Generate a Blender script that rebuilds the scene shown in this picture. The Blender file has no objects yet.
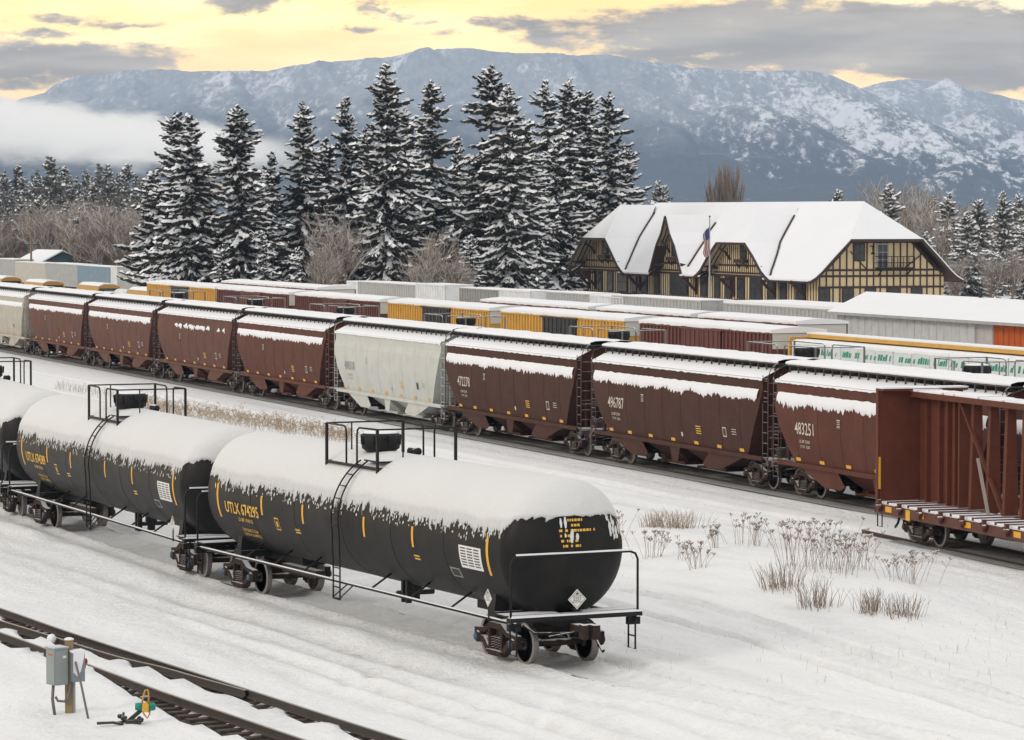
import bpy, bmesh, math, random
import numpy as np
from mathutils import Vector, Matrix, noise as mnoise
scene = bpy.context.scene
col = scene.collection
PI = math.pi
rnd = random.Random(7)

# ------------------------------------------------------------------ camera
F, CAMH, CX, CY, HZ = 3400.0, 10.2, 512.0, 370.0, 212.0
PITCH = math.atan((CY - HZ) / F)
cam = bpy.data.cameras.new('camera')
cam.sensor_width = 36.0
cam.lens = 36.0 * F / 1024.0
cam.clip_start = 1.0
cam.clip_end = 40000.0
camo = bpy.data.objects.new('camera', cam)
col.objects.link(camo)
camo.location = (0, 0, CAMH)
camo.rotation_euler = (PI / 2 - PITCH, 0, 0)
scene.camera = camo

# ------------------------------------------------------------------ world, sun, exposure
SUN_EL, SUN_AZ = math.radians(28), math.radians(-128)      # azimuth from +Y, negative to the west (picture left)
scene.view_settings.view_transform = 'Standard'
scene.view_settings.look = 'None'
scene.view_settings.exposure = 0.17
scene.view_settings.gamma = 1.0
scene.cycles.volume_bounces = 5
scene.cycles.volume_step_rate = 0.5
scene.cycles.max_bounces = 8
scene.cycles.transparent_max_bounces = 16
world = bpy.data.worlds.new('World')
scene.world = world
world.use_nodes = True


class NT:
    """small node-expression helper"""
    def __init__(s, nt):
        s.nt = nt
        s.n = nt.nodes
        s.l = nt.links

    def new(s, t, **kw):
        nd = s.n.new(t)
        for k, v in kw.items():
            setattr(nd, k, v)
        return nd

    def put(s, sock, val):
        if isinstance(val, bpy.types.NodeSocket):
            s.l.new(val, sock)
        elif isinstance(val, (tuple, list)):
            if len(val) == 3 and sock.type == 'RGBA':
                val = (*val, 1.0)
            sock.default_value = val
        else:
            sock.default_value = val

    def m(s, op, a, b=None, c=None, clamp=False):
        nd = s.new('ShaderNodeMath', operation=op, use_clamp=clamp)
        s.put(nd.inputs[0], a)
        if b is not None:
            s.put(nd.inputs[1], b)
        if c is not None:
            s.put(nd.inputs[2], c)
        return nd.outputs[0]

    def step(s, x, a, b):
        nd = s.new('ShaderNodeMapRange', interpolation_type='SMOOTHSTEP')
        s.put(nd.inputs[0], x)
        s.put(nd.inputs[1], a)
        s.put(nd.inputs[2], b)
        return nd.outputs[0]

    def mix(s, f, a, b):
        nd = s.new('ShaderNodeMix', data_type='RGBA')
        s.put(nd.inputs[0], f)
        s.put(nd.inputs[6], a)
        s.put(nd.inputs[7], b)
        return nd.outputs[2]

    def noise(s, vec, scale, detail=4, rough=0.55, dist=0.0):
        nd = s.new('ShaderNodeTexNoise')
        if vec is not None:
            s.put(nd.inputs['Vector'], vec)
        s.put(nd.inputs['Scale'], scale)
        s.put(nd.inputs['Detail'], detail)
        s.put(nd.inputs['Roughness'], rough)
        s.put(nd.inputs['Distortion'], dist)
        return nd.outputs[0]

    def xyz(s, x, y, z):
        nd = s.new('ShaderNodeCombineXYZ')
        s.put(nd.inputs[0], x)
        s.put(nd.inputs[1], y)
        s.put(nd.inputs[2], z)
        return nd.outputs[0]

    def sep(s, v):
        nd = s.new('ShaderNodeSeparateXYZ')
        s.put(nd.inputs[0], v)
        return nd.outputs

    def coord(s, which='Object'):
        return s.new('ShaderNodeTexCoord').outputs[which]

    def scale3(s, v, x, y, z):
        nd = s.new('ShaderNodeVectorMath', operation='MULTIPLY')
        s.put(nd.inputs[0], v)
        nd.inputs[1].default_value = (x, y, z)
        return nd.outputs[0]


def build_world():
    nt = NT(world.node_tree)
    nt.n.clear()
    d = nt.coord('Generated')
    x, y, z = nt.sep(d)
    ys = nt.m('MAXIMUM', y, 0.05)
    A = nt.m('DIVIDE', x, ys)
    E = nt.m('DIVIDE', z, ys)
    # clouds as soft-edged banks at fixed directions: centre and half size in tangent units
    warp = nt.noise(nt.xyz(nt.m('MULTIPLY', A, 26), nt.m('MULTIPLY', E, 80), 1.7), 1.0, 6, 0.62)
    wv = nt.m('SUBTRACT', warp, 0.5)
    fine = nt.noise(nt.xyz(nt.m('MULTIPLY', A, 75), nt.m('MULTIPLY', E, 210), 4.1), 1.0, 5, 0.6)
    fv = nt.m('SUBTRACT', fine, 0.5)
    banks = [(850, 38, 300, 40, 1.7), (1010, 60, 220, 32, 1.4), (650, 40, 130, 18, .9), (40, 66, 135, 24, 1.15), (140, 58, 90, 12, .6), (55, 18, 48, 6, .9), (130, 24, 52, 5, .9),
             (30, 34, 55, 5, .7), (243, 5, 52, 11, 1.2), (200, 58, 40, 6, .5), (372, 8, 15, 9, .8), (402, 14, 20, 7, .9), (358, 26, 30, 5, .9), (455, 34, 30, 6, .7),
             (500, 27, 50, 7, .7), (420, 22, 40, 4, .5), (-120, 60, 160, 40, 1.2), (1250, 40, 200, 40, 1.4)]
    A0, E0 = A, E
    w1 = nt.noise(nt.xyz(nt.m('MULTIPLY', A, 30), nt.m('MULTIPLY', E, 70), 6.3), 1.0, 5, .65)
    w2 = nt.noise(nt.xyz(nt.m('MULTIPLY', A, 34), nt.m('MULTIPLY', E, 75), 12.9), 1.0, 5, .65)
    A = nt.m('ADD', A, nt.m('MULTIPLY', nt.m('SUBTRACT', w1, .5), .040))
    E = nt.m('ADD', E, nt.m('MULTIPLY', nt.m('SUBTRACT', w2, .5), .011))
    tot = None
    for px, py, rx, ry, amp in banks:
        dx = nt.m('MULTIPLY', nt.m('SUBTRACT', A, (px - CX) / F), F / rx)
        dy = nt.m('MULTIPLY', nt.m('SUBTRACT', E, (HZ - py) / F), F / ry)
        r2 = nt.m('ADD', nt.m('MULTIPLY', dx, dx), nt.m('MULTIPLY', dy, dy))
        g = nt.m('MULTIPLY', nt.m('SUBTRACT', 1.15, r2), amp)
        tot = g if tot is None else nt.m('SMOOTH_MAX', tot, g, 0.25)
    A, E = A0, E0
    dens = nt.m('ADD', tot, nt.m('ADD', nt.m('MULTIPLY', wv, 4.2), nt.m('MULTIPLY', fv, 2.6)))
    mask = nt.step(dens, -0.05, 1.0)
    # glowing sunset sky behind the clouds
    glow_n = nt.step(nt.noise(nt.xyz(nt.m('MULTIPLY', A, 14), nt.m('MULTIPLY', E, 75), 9.0), 1.0, 4), 0.35, 0.68)
    glow = nt.mix(glow_n, (1.75, 1.06, .24), (2.05, 1.55, .60))
    west = nt.step(A, 0.02, 0.16)
    glow = nt.mix(nt.m('MULTIPLY', west, .45), glow, (1.75, 1.50, .98))
    low = nt.step(E, 0.058, 0.036)
    glow = nt.mix(nt.m('MULTIPLY', low, .8), glow, (1.62, 1.00, .36))
    shade = nt.noise(nt.xyz(nt.m('MULTIPLY', A, 18), nt.m('MULTIPLY', E, 120), 2.0), 1.0, 4)
    cl = nt.mix(nt.step(shade, .3, .7), (.26, .19, .115), (.56, .45, .31))
    front = nt.mix(nt.m('MULTIPLY', mask, .96), glow, cl)
    # high overcast overhead and all round
    on = nt.noise(nt.scale3(d, 3, 3, 6), 1.0, 4)
    over = nt.mix(on, (.87, .86, .85), (1.07, 1.045, 1.0))
    up = nt.step(z, 0.075, 0.30)
    back = nt.step(y, 0.55, 0.15)
    f = nt.m('MAXIMUM', up, back)
    over = nt.mix(nt.step(z, 0.0, 0.5), nt.mix(1.0, over, (.72, .71, .69)), over)
    cloudy = nt.mix(f, front, over)
    sky = nt.new('ShaderNodeTexSky', sky_type='NISHITA', sun_disc=False)
    sky.sun_elevation = SUN_EL
    sky.sun_rotation = SUN_AZ
    up10 = nt.new('ShaderNodeVectorMath', operation='SCALE')
    nt.put(up10.inputs[0], cloudy)
    up10.inputs['Scale'].default_value = 10.0
    tot_c = nt.mix(nt.m('MULTIPLY', nt.step(z, .08, .3), .12), up10.outputs[0], sky.outputs[0])
    bg = nt.new('ShaderNodeBackground')
    nt.put(bg.inputs['Color'], tot_c)
    bg.inputs['Strength'].default_value = SKY_STRENGTH
    out = nt.new('ShaderNodeOutputWorld')
    nt.l.new(bg.outputs[0], out.inputs['Surface'])


SKY_STRENGTH = 0.1
build_world()
sl = bpy.data.lights.new('sun', 'SUN')
sl.energy = 0.8
sl.angle = math.radians(14)
sl.color = (1.0, .92, .80)
so = bpy.data.objects.new('sun', sl)
col.objects.link(so)
sd = Vector((math.sin(SUN_AZ) * math.cos(SUN_EL), math.cos(SUN_AZ) * math.cos(SUN_EL), math.sin(SUN_EL)))
so.rotation_euler = (-sd).to_track_quat('-Z', 'Y').to_euler()
so.location = (0, 0, 60)

# ------------------------------------------------------------------ projection and yard coordinates
cp, sp = math.cos(PITCH), math.sin(PITCH)


def ray(x, y):
    xr, yu = (x - CX) / F, (CY - y) / F
    return Vector((xr, cp + yu * sp, -sp + yu * cp))


def gp(x, y, z=0.0):
    """the place at height z seen at a pixel"""
    d = ray(x, y)
    return Vector((0, 0, CAMH)) + d * ((z - CAMH) / d.z)


def at(x, y, Y):
    d = ray(x, y)
    return Vector((0, 0, CAMH)) + d * (Y / d.y)


PSI = math.atan(1258.0 / F)
cs, sn = math.cos(PSI), math.sin(PSI)


def yard(p, u, z=0.0):
    """p metres across the yard tracks, u metres along them (away, to the left)"""
    return Vector((p * cs - u * sn, p * sn + u * cs, z))


def u_at(p, x):
    k = (x - CX) / F
    return p * (cs - k * sn) / (sn + k * cs)


YARD_ROT = math.atan2(-cs, sn)       # local +x points along the tracks towards the camera's right, local +y away

# ------------------------------------------------------------------ object helpers


def tag(o, label=None, cat=None, group=None, kind=None):
    for k, v in (('label', label), ('category', cat), ('group', group), ('kind', kind)):
        if v:
            o[k] = v
    return o


def thing(name, label, cat, loc=(0, 0, 0), rz=0.0, group=None):
    o = bpy.data.objects.new(name, None)
    o.empty_display_size = .3
    col.objects.link(o)
    o.location = loc
    o.rotation_euler = (0, 0, rz)
    return tag(o, label, cat, group)


KIDS = {}


def copy_tree(o, parent=None):
    c = o.copy()
    col.objects.link(c)
    if parent is not None:
        c.parent = parent
        KIDS.setdefault(parent.name, []).append(c)
    for ch in KIDS.get(o.name, []):
        copy_tree(ch, c)
    return c


class MB:
    def __init__(s):
        s.v, s.f, s.m, s.s = [], [], [], []
        s.attr = None

    def add(s, vs, fs, mi=0, smooth=False):
        b = len(s.v)
        s.v += [tuple(v) for v in vs]
        for f in fs:
            s.f.append([b + i for i in f])
            s.m.append(mi)
            s.s.append(smooth)
        return s

    def box(s, a, b, mi=0):
        x0, x1 = sorted((a[0], b[0]))
        y0, y1 = sorted((a[1], b[1]))
        z0, z1 = sorted((a[2], b[2]))
        return s.add([(x0, y0, z0), (x1, y0, z0), (x1, y1, z0), (x0, y1, z0), (x0, y0, z1), (x1, y0, z1), (x1, y1, z1), (x0, y1, z1)],
                     [(0, 3, 2, 1), (4, 5, 6, 7), (0, 1, 5, 4), (1, 2, 6, 5), (2, 3, 7, 6), (3, 0, 4, 7)], mi)

    def cbox(s, c, d, mi=0):
        return s.box((c[0] - d[0] / 2, c[1] - d[1] / 2, c[2] - d[2] / 2), (c[0] + d[0] / 2, c[1] + d[1] / 2, c[2] + d[2] / 2), mi)

    def bar(s, p, q, w, h, mi=0, up=(0, 0, 1)):
        p, q = Vector(p), Vector(q)
        t = (q - p).normalized()
        u = Vector(up)
        if abs(t.dot(u)) > .97:
            u = Vector((1, 0, 0)) if abs(t.x) < .9 else Vector((0, 1, 0))
        a = t.cross(u).normalized() * (w / 2)
        b = a.cross(t).normalized() * (h / 2)
        vs = [p - a - b, p + a - b, p + a + b, p - a + b, q - a - b, q + a - b, q + a + b, q - a + b]
        return s.add(vs, [(0, 3, 2, 1), (4, 5, 6, 7), (0, 1, 5, 4), (1, 2, 6, 5), (2, 3, 7, 6), (3, 0, 4, 7)], mi)

    def tube(s, pts, r, n=6, mi=0, r1=None, smooth=True):
        pts = [Vector(p) for p in pts]
        vs, fs = [], []
        ref = None
        for i, p in enumerate(pts):
            t = ((pts[i + 1] if i + 1 < len(pts) else p) - (pts[i - 1] if i else p)).normalized()
            if ref is None:
                ref = Vector((0, 0, 1)) if abs(t.z) < .9 else Vector((1, 0, 0))
            a = (ref - t * ref.dot(t))
            if a.length < 1e-5:
                a = Vector((0, 1, 0)) - t * t.y
            a.normalize()
            ref = a
            b = t.cross(a)
            rr = r if r1 is None else r + (r1 - r) * i / (len(pts) - 1)
            for k in range(n):
                an = 2 * PI * k / n
                vs.append(p + a * (rr * math.cos(an)) + b * (rr * math.sin(an)))
        for i in range(len(pts) - 1):
            for k in range(n):
                k2 = (k + 1) % n
                fs.append((i * n + k, i * n + k2, (i + 1) * n + k2, (i + 1) * n + k))
        fs.append(tuple(range(n - 1, -1, -1)))
        fs.append(tuple(range((len(pts) - 1) * n, len(pts) * n)))
        return s.add(vs, fs, mi, smooth)

    def lathe(s, prof, o=(0, 0, 0), axis='z', n=20, mi=0, smooth=True):
        """prof: (radius, height) pairs"""
        vs, fs = [], []
        o = Vector(o)
        for r, h in prof:
            for k in range(n):
                a = 2 * PI * k / n
                c, d = r * math.cos(a), r * math.sin(a)
                vs.append(o + Vector({'z': (c, d, h), 'x': (h, c, d), 'y': (d, h, c)}[axis]))
        for i in range(len(prof) - 1):
            for k in range(n):
                k2 = (k + 1) % n
                fs.append((i * n + k, i * n + k2, (i + 1) * n + k2, (i + 1) * n + k))
        fs.append(tuple(range(n - 1, -1, -1)))
        fs.append(tuple(range((len(prof) - 1) * n, len(prof) * n)))
        return s.add(vs, fs, mi, smooth)

    def prism(s, poly, f0, f1, mi=0):
        """poly: 2-D points; f0/f1 map (a, b) to the two 3-D faces"""
        n = len(poly)
        vs = [f0(*p) for p in poly] + [f1(*p) for p in poly]
        fs = [tuple(range(n - 1, -1, -1)), tuple(range(n, 2 * n))]
        fs += [(i, (i + 1) % n, n + (i + 1) % n, n + i) for i in range(n)]
        return s.add(vs, fs, mi)

    def grid(s, P, mi=0, smooth=True, flip=False):
        """P: rows of points"""
        r, c = len(P), len(P[0])
        fs = []
        for i in range(r - 1):
            for j in range(c - 1):
                q = (i * c + j, i * c + j + 1, (i + 1) * c + j + 1, (i + 1) * c + j)
                fs.append(q[::-1] if flip else q)
        return s.add([p for row in P for p in row], fs, mi, smooth)

    def text(s, body, size, fn, mi=0, align='CENTER', sx=1.0):
        vs, fs = text_mesh(body, size, align)
        return s.add([fn(x * sx, y) for x, y in vs], fs, mi)

    def build(s, name, mats, parent=None, loc=None, rz=0.0):
        me = bpy.data.meshes.new(name)
        me.from_pydata(s.v, [], s.f)
        if not isinstance(mats, (list, tuple)):
            mats = [mats]
        for mt in mats:
            me.materials.append(mt)
        me.polygons.foreach_set('material_index', s.m)
        me.polygons.foreach_set('use_smooth', s.s)
        if s.attr:
            at_ = me.attributes.new(s.attr[0], 'FLOAT', 'POINT')
            vals = list(s.attr[1]) + [1.0] * (len(s.v) - len(s.attr[1]))
            at_.data.foreach_set('value', vals)
        me.update()
        o = bpy.data.objects.new(name, me)
        col.objects.link(o)
        if loc is not None:
            o.location = loc
        o.rotation_euler = (0, 0, rz)
        if parent is not None:
            o.parent = parent
            KIDS.setdefault(parent.name, []).append(o)
        return o


_TXT = {}


def text_mesh(body, size, align):
    k = (body, align)
    if k not in _TXT:
        cu = bpy.data.curves.new('lettering', 'FONT')
        cu.body = body
        cu.align_x = align
        cu.resolution_u = 2
        cu.offset = .016 if 'UTLX' in body else .004
        ob = bpy.data.objects.new('lettering', cu)
        col.objects.link(ob)
        bpy.context.view_layer.update()
        dg = bpy.context.evaluated_depsgraph_get()
        me = bpy.data.meshes.new_from_object(ob.evaluated_get(dg))
        _TXT[k] = ([(v.co.x, v.co.y) for v in me.vertices], [tuple(p.vertices) for p in me.polygons])
        bpy.data.objects.remove(ob)
        bpy.data.meshes.remove(me)
        bpy.data.curves.remove(cu)
    vs, fs = _TXT[k]
    return [(x * size, y * size) for x, y in vs], fs


# ------------------------------------------------------------------ materials
def lin(r, g, b):
    return tuple(((c / 255 / 12.92) if c / 255 <= .04045 else ((c / 255 + .055) / 1.055) ** 2.4) for c in (r, g, b))


_M = {}


def mat(name, color, rough=.6, var=.18, scale=2.0, dirt=None, dirt_amt=0.0, snow=0.0, bump=0.0, bscale=20.0, metal=0.0, streak=0.0, spec=.5, snow_n=.62):
    """painted/painted-metal/wood surface: mottled colour, optional dirt, rain streaks down the sides and settled snow on upward faces"""
    if name in _M:
        return _M[name]
    mt = bpy.data.materials.new(name)
    mt.use_nodes = True
    nt = NT(mt.node_tree)
    bs = nt.n['Principled BSDF']
    co = nt.coord('Object')
    n1 = nt.noise(co, scale, 5, .6)
    c = nt.mix(n1, tuple(k * (1 - var) for k in color), tuple(min(1, k * (1 + var)) for k in color))
    if dirt:
        dn = nt.step(nt.noise(co, scale * 1.7, 6, .65), .5 - dirt_amt * .35, .78)
        c = nt.mix(nt.m('MULTIPLY', dn, dirt_amt), c, dirt)
    if streak:
        sv = nt.scale3(co, 7.0, 7.0, .35)
        sn_ = nt.step(nt.noise(sv, 1.0, 4, .6), .5, .8)
        c = nt.mix(nt.m('MULTIPLY', sn_, streak), c, tuple(k * 1.5 + .018 for k in color))
    rg = nt.m('ADD', rough - .08, nt.m('MULTIPLY', n1, .16))
    if snow:
        g = nt.new('ShaderNodeNewGeometry')
        nz = nt.sep(g.outputs['Normal'])[2]
        nn = nt.noise(co, 5.0, 4, .6)
        f = nt.step(nt.m('ADD', nz, nt.m('MULTIPLY', nt.m('SUBTRACT', nn, .5), 1.2)), snow_n, snow_n + .12)
        f = nt.m('MULTIPLY', f, snow)
        c = nt.mix(f, c, (.83, .84, .86))
    nt.put(bs.inputs['Base Color'], c)
    nt.put(bs.inputs['Roughness'], rg)
    bs.inputs['Metallic'].default_value = metal
    bs.inputs['Specular IOR Level'].default_value = spec
    if bump:
        bn = nt.new('ShaderNodeBump')
        bn.inputs['Strength'].default_value = bump
        bn.inputs['Distance'].default_value = .03
        nt.put(bn.inputs['Height'], nt.noise(co, bscale, 5, .6))
        nt.put(bs.inputs['Normal'], bn.outputs[0])
    _M[name] = mt
    return mt


def snow_mat(name, base=(.80, .80, .815), bump=.5, bscale=3.0, gritty=0.0, fine=9.0, edge=None, dirt=None):
    mt = bpy.data.materials.new(name)
    mt.use_nodes = True
    nt = NT(mt.node_tree)
    bs = nt.n['Principled BSDF']
    co = nt.coord('Object')
    n1 = nt.noise(co, .25, 5, .6)
    c = nt.mix(n1, tuple(k * .955 for k in base), tuple(min(.9, k * 1.03) for k in base))
    if gritty:
        gn = nt.step(nt.noise(co, 7, 6, .75), .60, .74)
        c = nt.mix(nt.m('MULTIPLY', gn, gritty), c, (.30, .28, .26))
    if edge:
        a = nt.new('ShaderNodeAttribute', attribute_name='edge').outputs['Fac']
        en = nt.noise(nt.scale3(co, 1.0, 1.0, .45), 15.0, 5, .7)
        hole = nt.step(nt.m('SUBTRACT', en, nt.m('MULTIPLY', a, 1.0)), .36, .43)
        c = nt.mix(hole, c, edge)
        thin = nt.step(nt.m('ADD', a, nt.m('MULTIPLY', nt.m('SUBTRACT', en, .5), .6)), .75, .1)
        c = nt.mix(nt.m('MULTIPLY', thin, .22), c, edge)
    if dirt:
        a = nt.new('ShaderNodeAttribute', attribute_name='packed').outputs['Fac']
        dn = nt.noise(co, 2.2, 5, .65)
        c = nt.mix(nt.m('MULTIPLY', a, nt.step(dn, .15, .75)), c, dirt)  # mixes in a greyer colour where the ground attribute is high
    nt.put(bs.inputs['Base Color'], c)
    bs.inputs['Roughness'].default_value = .75
    bs.inputs['Specular IOR Level'].default_value = .25
    bn = nt.new('ShaderNodeBump')
    bn.inputs['Strength'].default_value = bump
    bn.inputs['Distance'].default_value = .12
    h = nt.m('ADD', nt.noise(co, bscale, 6, .62), nt.m('MULTIPLY', nt.noise(co, fine, 3, .6), .35))
    nt.put(bn.inputs['Height'], h)
    nt.put(bs.inputs['Normal'], bn.outputs[0])
    _M[name] = mt
    return mt


SNOW = snow_mat('snow', bump=.22, bscale=2.2, fine=14)
SNOW_TANK = snow_mat('tank_snow', base=(.66, .655, .645), bump=.4, bscale=1.4, fine=16, edge=(.012, .012, .012))
BLACK = mat('black_paint', (.0060, .0058, .0056), .5, .25, .8, dirt=(.024, .020, .016), dirt_amt=.6, spec=.2, streak=.28)
BLACKM = mat('black_metal', (.010, .010, .010), .55, .3, 3, snow=.85, snow_n=.70, spec=.25)
BLACKR = mat('black_rail', (.010, .010, .010), .55, .3, 3, spec=.25)
YELLOW = mat('yellow_reflector', (.72, .36, .02), .5, .12, 4)
LETTER = mat('yellow_lettering', (.72, .42, .05), .6, .1, 6)
WHITE_P = mat('white_placard', (.72, .71, .67), .55, .06, 8)
GREYPL = mat('grey_print', (.30, .30, .29), .6, .3, 9)
INK = mat('black_ink', (.02, .02, .02), .6, .1, 3)
RUST = mat('rusty_steel', (.021, .0145, .012), .75, .45, 4, dirt=(.085, .046, .030), dirt_amt=.6, snow=.9, snow_n=.68, spec=.2)
WHEELM = mat('wheel_steel', (.045, .028, .022), .55, .4, 5, dirt=(.03, .025, .022), dirt_amt=.6)
TREAD = mat('worn_tread', (.24, .22, .205), .45, .25, 6, metal=.4)
BLUECAP = mat('blue_bearing_cap', (.035, .10, .18), .6, .25, 4)
RAILTOP = mat('rail_steel', (.26, .225, .20), .4, .3, 3, metal=.3)
RAILSIDE = mat('rail_rust', (.045, .030, .022), .75, .4, 6)

# ------------------------------------------------------------------ ground: snow with ruts
TANK_TC = 15.8
WA, WB = gp(531, 665), gp(261, 593)
WC, WD = gp(204.5, 576.4), gp(57, 528.4)


def norm2(v):
    v = Vector((v.x, v.y, 0))
    return v.normalized()


def car_pose(outer, inner, tc):
    """pose from the near wheel contacts: right bogie's outer axle, left bogie's inner axle"""
    d = norm2(outer - inner)                 # local +x
    q = Vector((-d.y, d.x, 0))               # local +y: away from the camera
    mid = (outer + inner) / 2 - d * .9
    o = mid + q * .75
    return Vector((o.x, o.y, 0)), math.atan2(d.y, d.x), d


P1, R1, D1 = car_pose(WA, WB, TANK_TC)
P2, R2, D2 = car_pose(WC, WD, TANK_TC)
TANK_PITCH = TANK_TC + 4.6
dang = R2 - R1
R3 = R2 + dang
D3 = Vector((math.cos(R3), math.sin(R3), 0))
P3 = P2 - D2 * (TANK_PITCH / 2) - D3 * (TANK_PITCH / 2)


def smooth_curve(ctrl, step=.6):
    """Catmull-Rom through ground points"""
    pts = [Vector(c) for c in ctrl]
    pts = [pts[0] * 2 - pts[1]] + pts + [pts[-1] * 2 - pts[-2]]
    out = []
    for i in range(1, len(pts) - 2):
        a, b, c, d = pts[i - 1:i + 3]
        n = max(2, int((c - b).length / step))
        for k in range(n):
            t = k / n
            out.append(.5 * ((2 * b) + (c - a) * t + (2 * a - 5 * b + 4 * c - d) * t * t + (3 * b - a - 3 * c + d) * t ** 3))
    out.append(pts[-2])
    return out


# centre line of the tank car track, from beyond the left of the picture to beyond the right
Rm1 = R1 - dang
Dm1 = Vector((math.cos(Rm1), math.sin(Rm1), 0))
Dm2 = Vector((math.cos(Rm1 - dang), math.sin(Rm1 - dang), 0))
R4 = R3 + dang * .6
D4 = Vector((math.cos(R4), math.sin(R4), 0))
tc_ctrl = [P3 - D3 * 10 - D4 * 60, P3 - D3 * 10 - D4 * 25, P3 - D3 * 9, P3 + D3 * 4, P2 - D2 * 7.9, P2 + D2 * 7.9, P1 - D1 * 7.9, P1 + D1 * 7.9,
           P1 + D1 * 10.2 + Dm1 * 9, P1 + D1 * 10.2 + Dm1 * 20.4 + Dm2 * 12]
tank_line = smooth_curve(tc_ctrl, .5)

# foreground switch: rails traced on the ground
railA = smooth_curve([gp(-140, 566), gp(-60, 590), gp(0, 608.7), gp(62.5, 630.5), gp(125, 651), gp(187.5, 671), gp(250, 691), gp(311, 711), gp(399, 739), gp(520, 777)], .5)
railC = smooth_curve([gp(-140, 586), gp(-60, 613), gp(0, 633), gp(45, 649), gp(85, 664), gp(150, 688), gp(180, 698.5), gp(248, 721.5), gp(311, 743), gp(420, 781)], .5)
railB = smooth_curve([gp(-140, 585), gp(-60, 604), gp(0, 621), gp(50, 636), gp(87.5, 648), gp(125, 659), gp(160, 667), gp(192, 676), gp(222, 684.2), gp(246, 691)], .5)


def polydist(px, py, line):
    """distance and side (positive = far/right of the run) of points to a polyline; numpy"""
    L = np.array([(p.x, p.y) for p in line])
    best = np.full(px.shape, 1e9)
    side = np.zeros(px.shape)
    run = np.zeros(px.shape)
    acc = 0.0
    for i in range(len(L) - 1):
        a, b = L[i], L[i + 1]
        d = b - a
        ln = math.hypot(*d)
        t = np.clip(((px - a[0]) * d[0] + (py - a[1]) * d[1]) / (ln * ln), 0, 1)
        qx, qy = a[0] + t * d[0] - px, a[1] + t * d[1] - py
        ds = np.hypot(qx, qy)
        m = ds < best
        best = np.where(m, ds, best)
        side = np.where(m, np.sign(d[0] * (py - a[1]) - d[1] * (px - a[0])), side)
        run = np.where(m, acc + t * ln, run)
        acc += ln
    return best, side, run


def vnoise(x, y, s, seed=0):
    """cheap smooth value noise in numpy, range -1..1"""
    x, y = x * s + seed * 17.3, y * s + seed * 9.1
    xi, yi = np.floor(x), np.floor(y)
    fx, fy = x - xi, y - yi
    fx, fy = fx * fx * (3 - 2 * fx), fy * fy * (3 - 2 * fy)

    def h(i, j):
        v = np.sin(i * 127.1 + j * 311.7 + seed * 74.7) * 43758.5453
        return (v - np.floor(v)) * 2 - 1
    return (h(xi, yi) * (1 - fx) + h(xi + 1, yi) * fx) * (1 - fy) + (h(xi, yi + 1) * (1 - fx) + h(xi + 1, yi + 1) * fx) * fy


GROUND_Z = -.13
RUTS = []          # (line, width, depth)


def rut(pxs, w, d):
    RUTS.append((smooth_curve([gp(*p, GROUND_Z) for p in pxs], 1.2), w, d))


rut([(560, 590), (642, 603), (760, 632), (860, 660), (960, 688), (1100, 728)], .15, .12)
rut([(560, 598), (646, 622), (760, 652), (860, 682), (960, 711), (1100, 752)], .15, .13)
rut([(700, 612), (800, 637), (900, 664), (1060, 710)], .12, .03)
rut([(600, 664), (700, 690), (800, 716), (900, 744)], .22, .14)
rut([(560, 668), (660, 697), (760, 726), (850, 752)], .18, .06)
rut([(540, 690), (640, 716), (740, 745)], .2, .05)
rut([(470, 700), (560, 728), (640, 752)], .3, .06)
rut([(0, 545), (100, 575), (200, 604), (300, 633), (400, 662), (520, 697), (640, 735)], .45, .05)
rut([(0, 556), (100, 587), (200, 617), (300, 648), (400, 679), (520, 716), (600, 742)], .35, .045)
rut([(0, 568), (120, 606), (250, 647), (380, 688), (480, 722), (560, 750)], .3, .04)
rut([(0, 580), (120, 618), (250, 660), (350, 694), (440, 722), (520, 750)], .3, .03)
rut([(60, 388), (200, 418), (330, 446), (450, 470), (560, 490), (700, 517), (860, 548), (1024, 580)], .5, .05)
rut([(160, 393), (330, 430), (470, 458), (620, 487), (760, 513), (870, 533)], .3, .06)
rut([(250, 402), (400, 432), (550, 460), (700, 489), (860, 520)], .35, .05)
rut([(0, 366), (150, 395), (300, 424), (460, 455), (620, 486)], .3, .05)
rut([(330, 418), (480, 447), (620, 474), (760, 500), (860, 518)], .25, .05)

PITS = []
_pr = random.Random(12)
for (xa, ya), (xb, yb), n_ in (((20, 655), (60, 735), 16), ((100, 700), (170, 735), 14), ((330, 690), (420, 660), 18), ((640, 575), (760, 600), 12), ((440, 715), (600, 700), 16)):
    for i_ in range(n_):
        t_ = i_ / n_
        g_ = gp(xa + (xb - xa) * t_ + _pr.gauss(0, 3), ya + (yb - ya) * t_ + _pr.gauss(0, 1.5), GROUND_Z)
        PITS.append((g_.x, g_.y, _pr.uniform(.09, .15), _pr.uniform(.05, .10)))

MOUNDS = [(770, 588, 3.2, .30), (840, 592, 3.0, .34), (690, 560, 2.5, .2), (900, 600, 2.8, .2), (660, 600, 3.5, .12), (800, 640, 5, .12), (150, 660, 2.0, .06), (60, 700, 1.6, .1), (20, 690, 2.0, .1), (160, 715, 1.2, .06), (730, 550, 2.5, .18), (470, 640, 1.6, .08)]


PACKED = [None]


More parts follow.
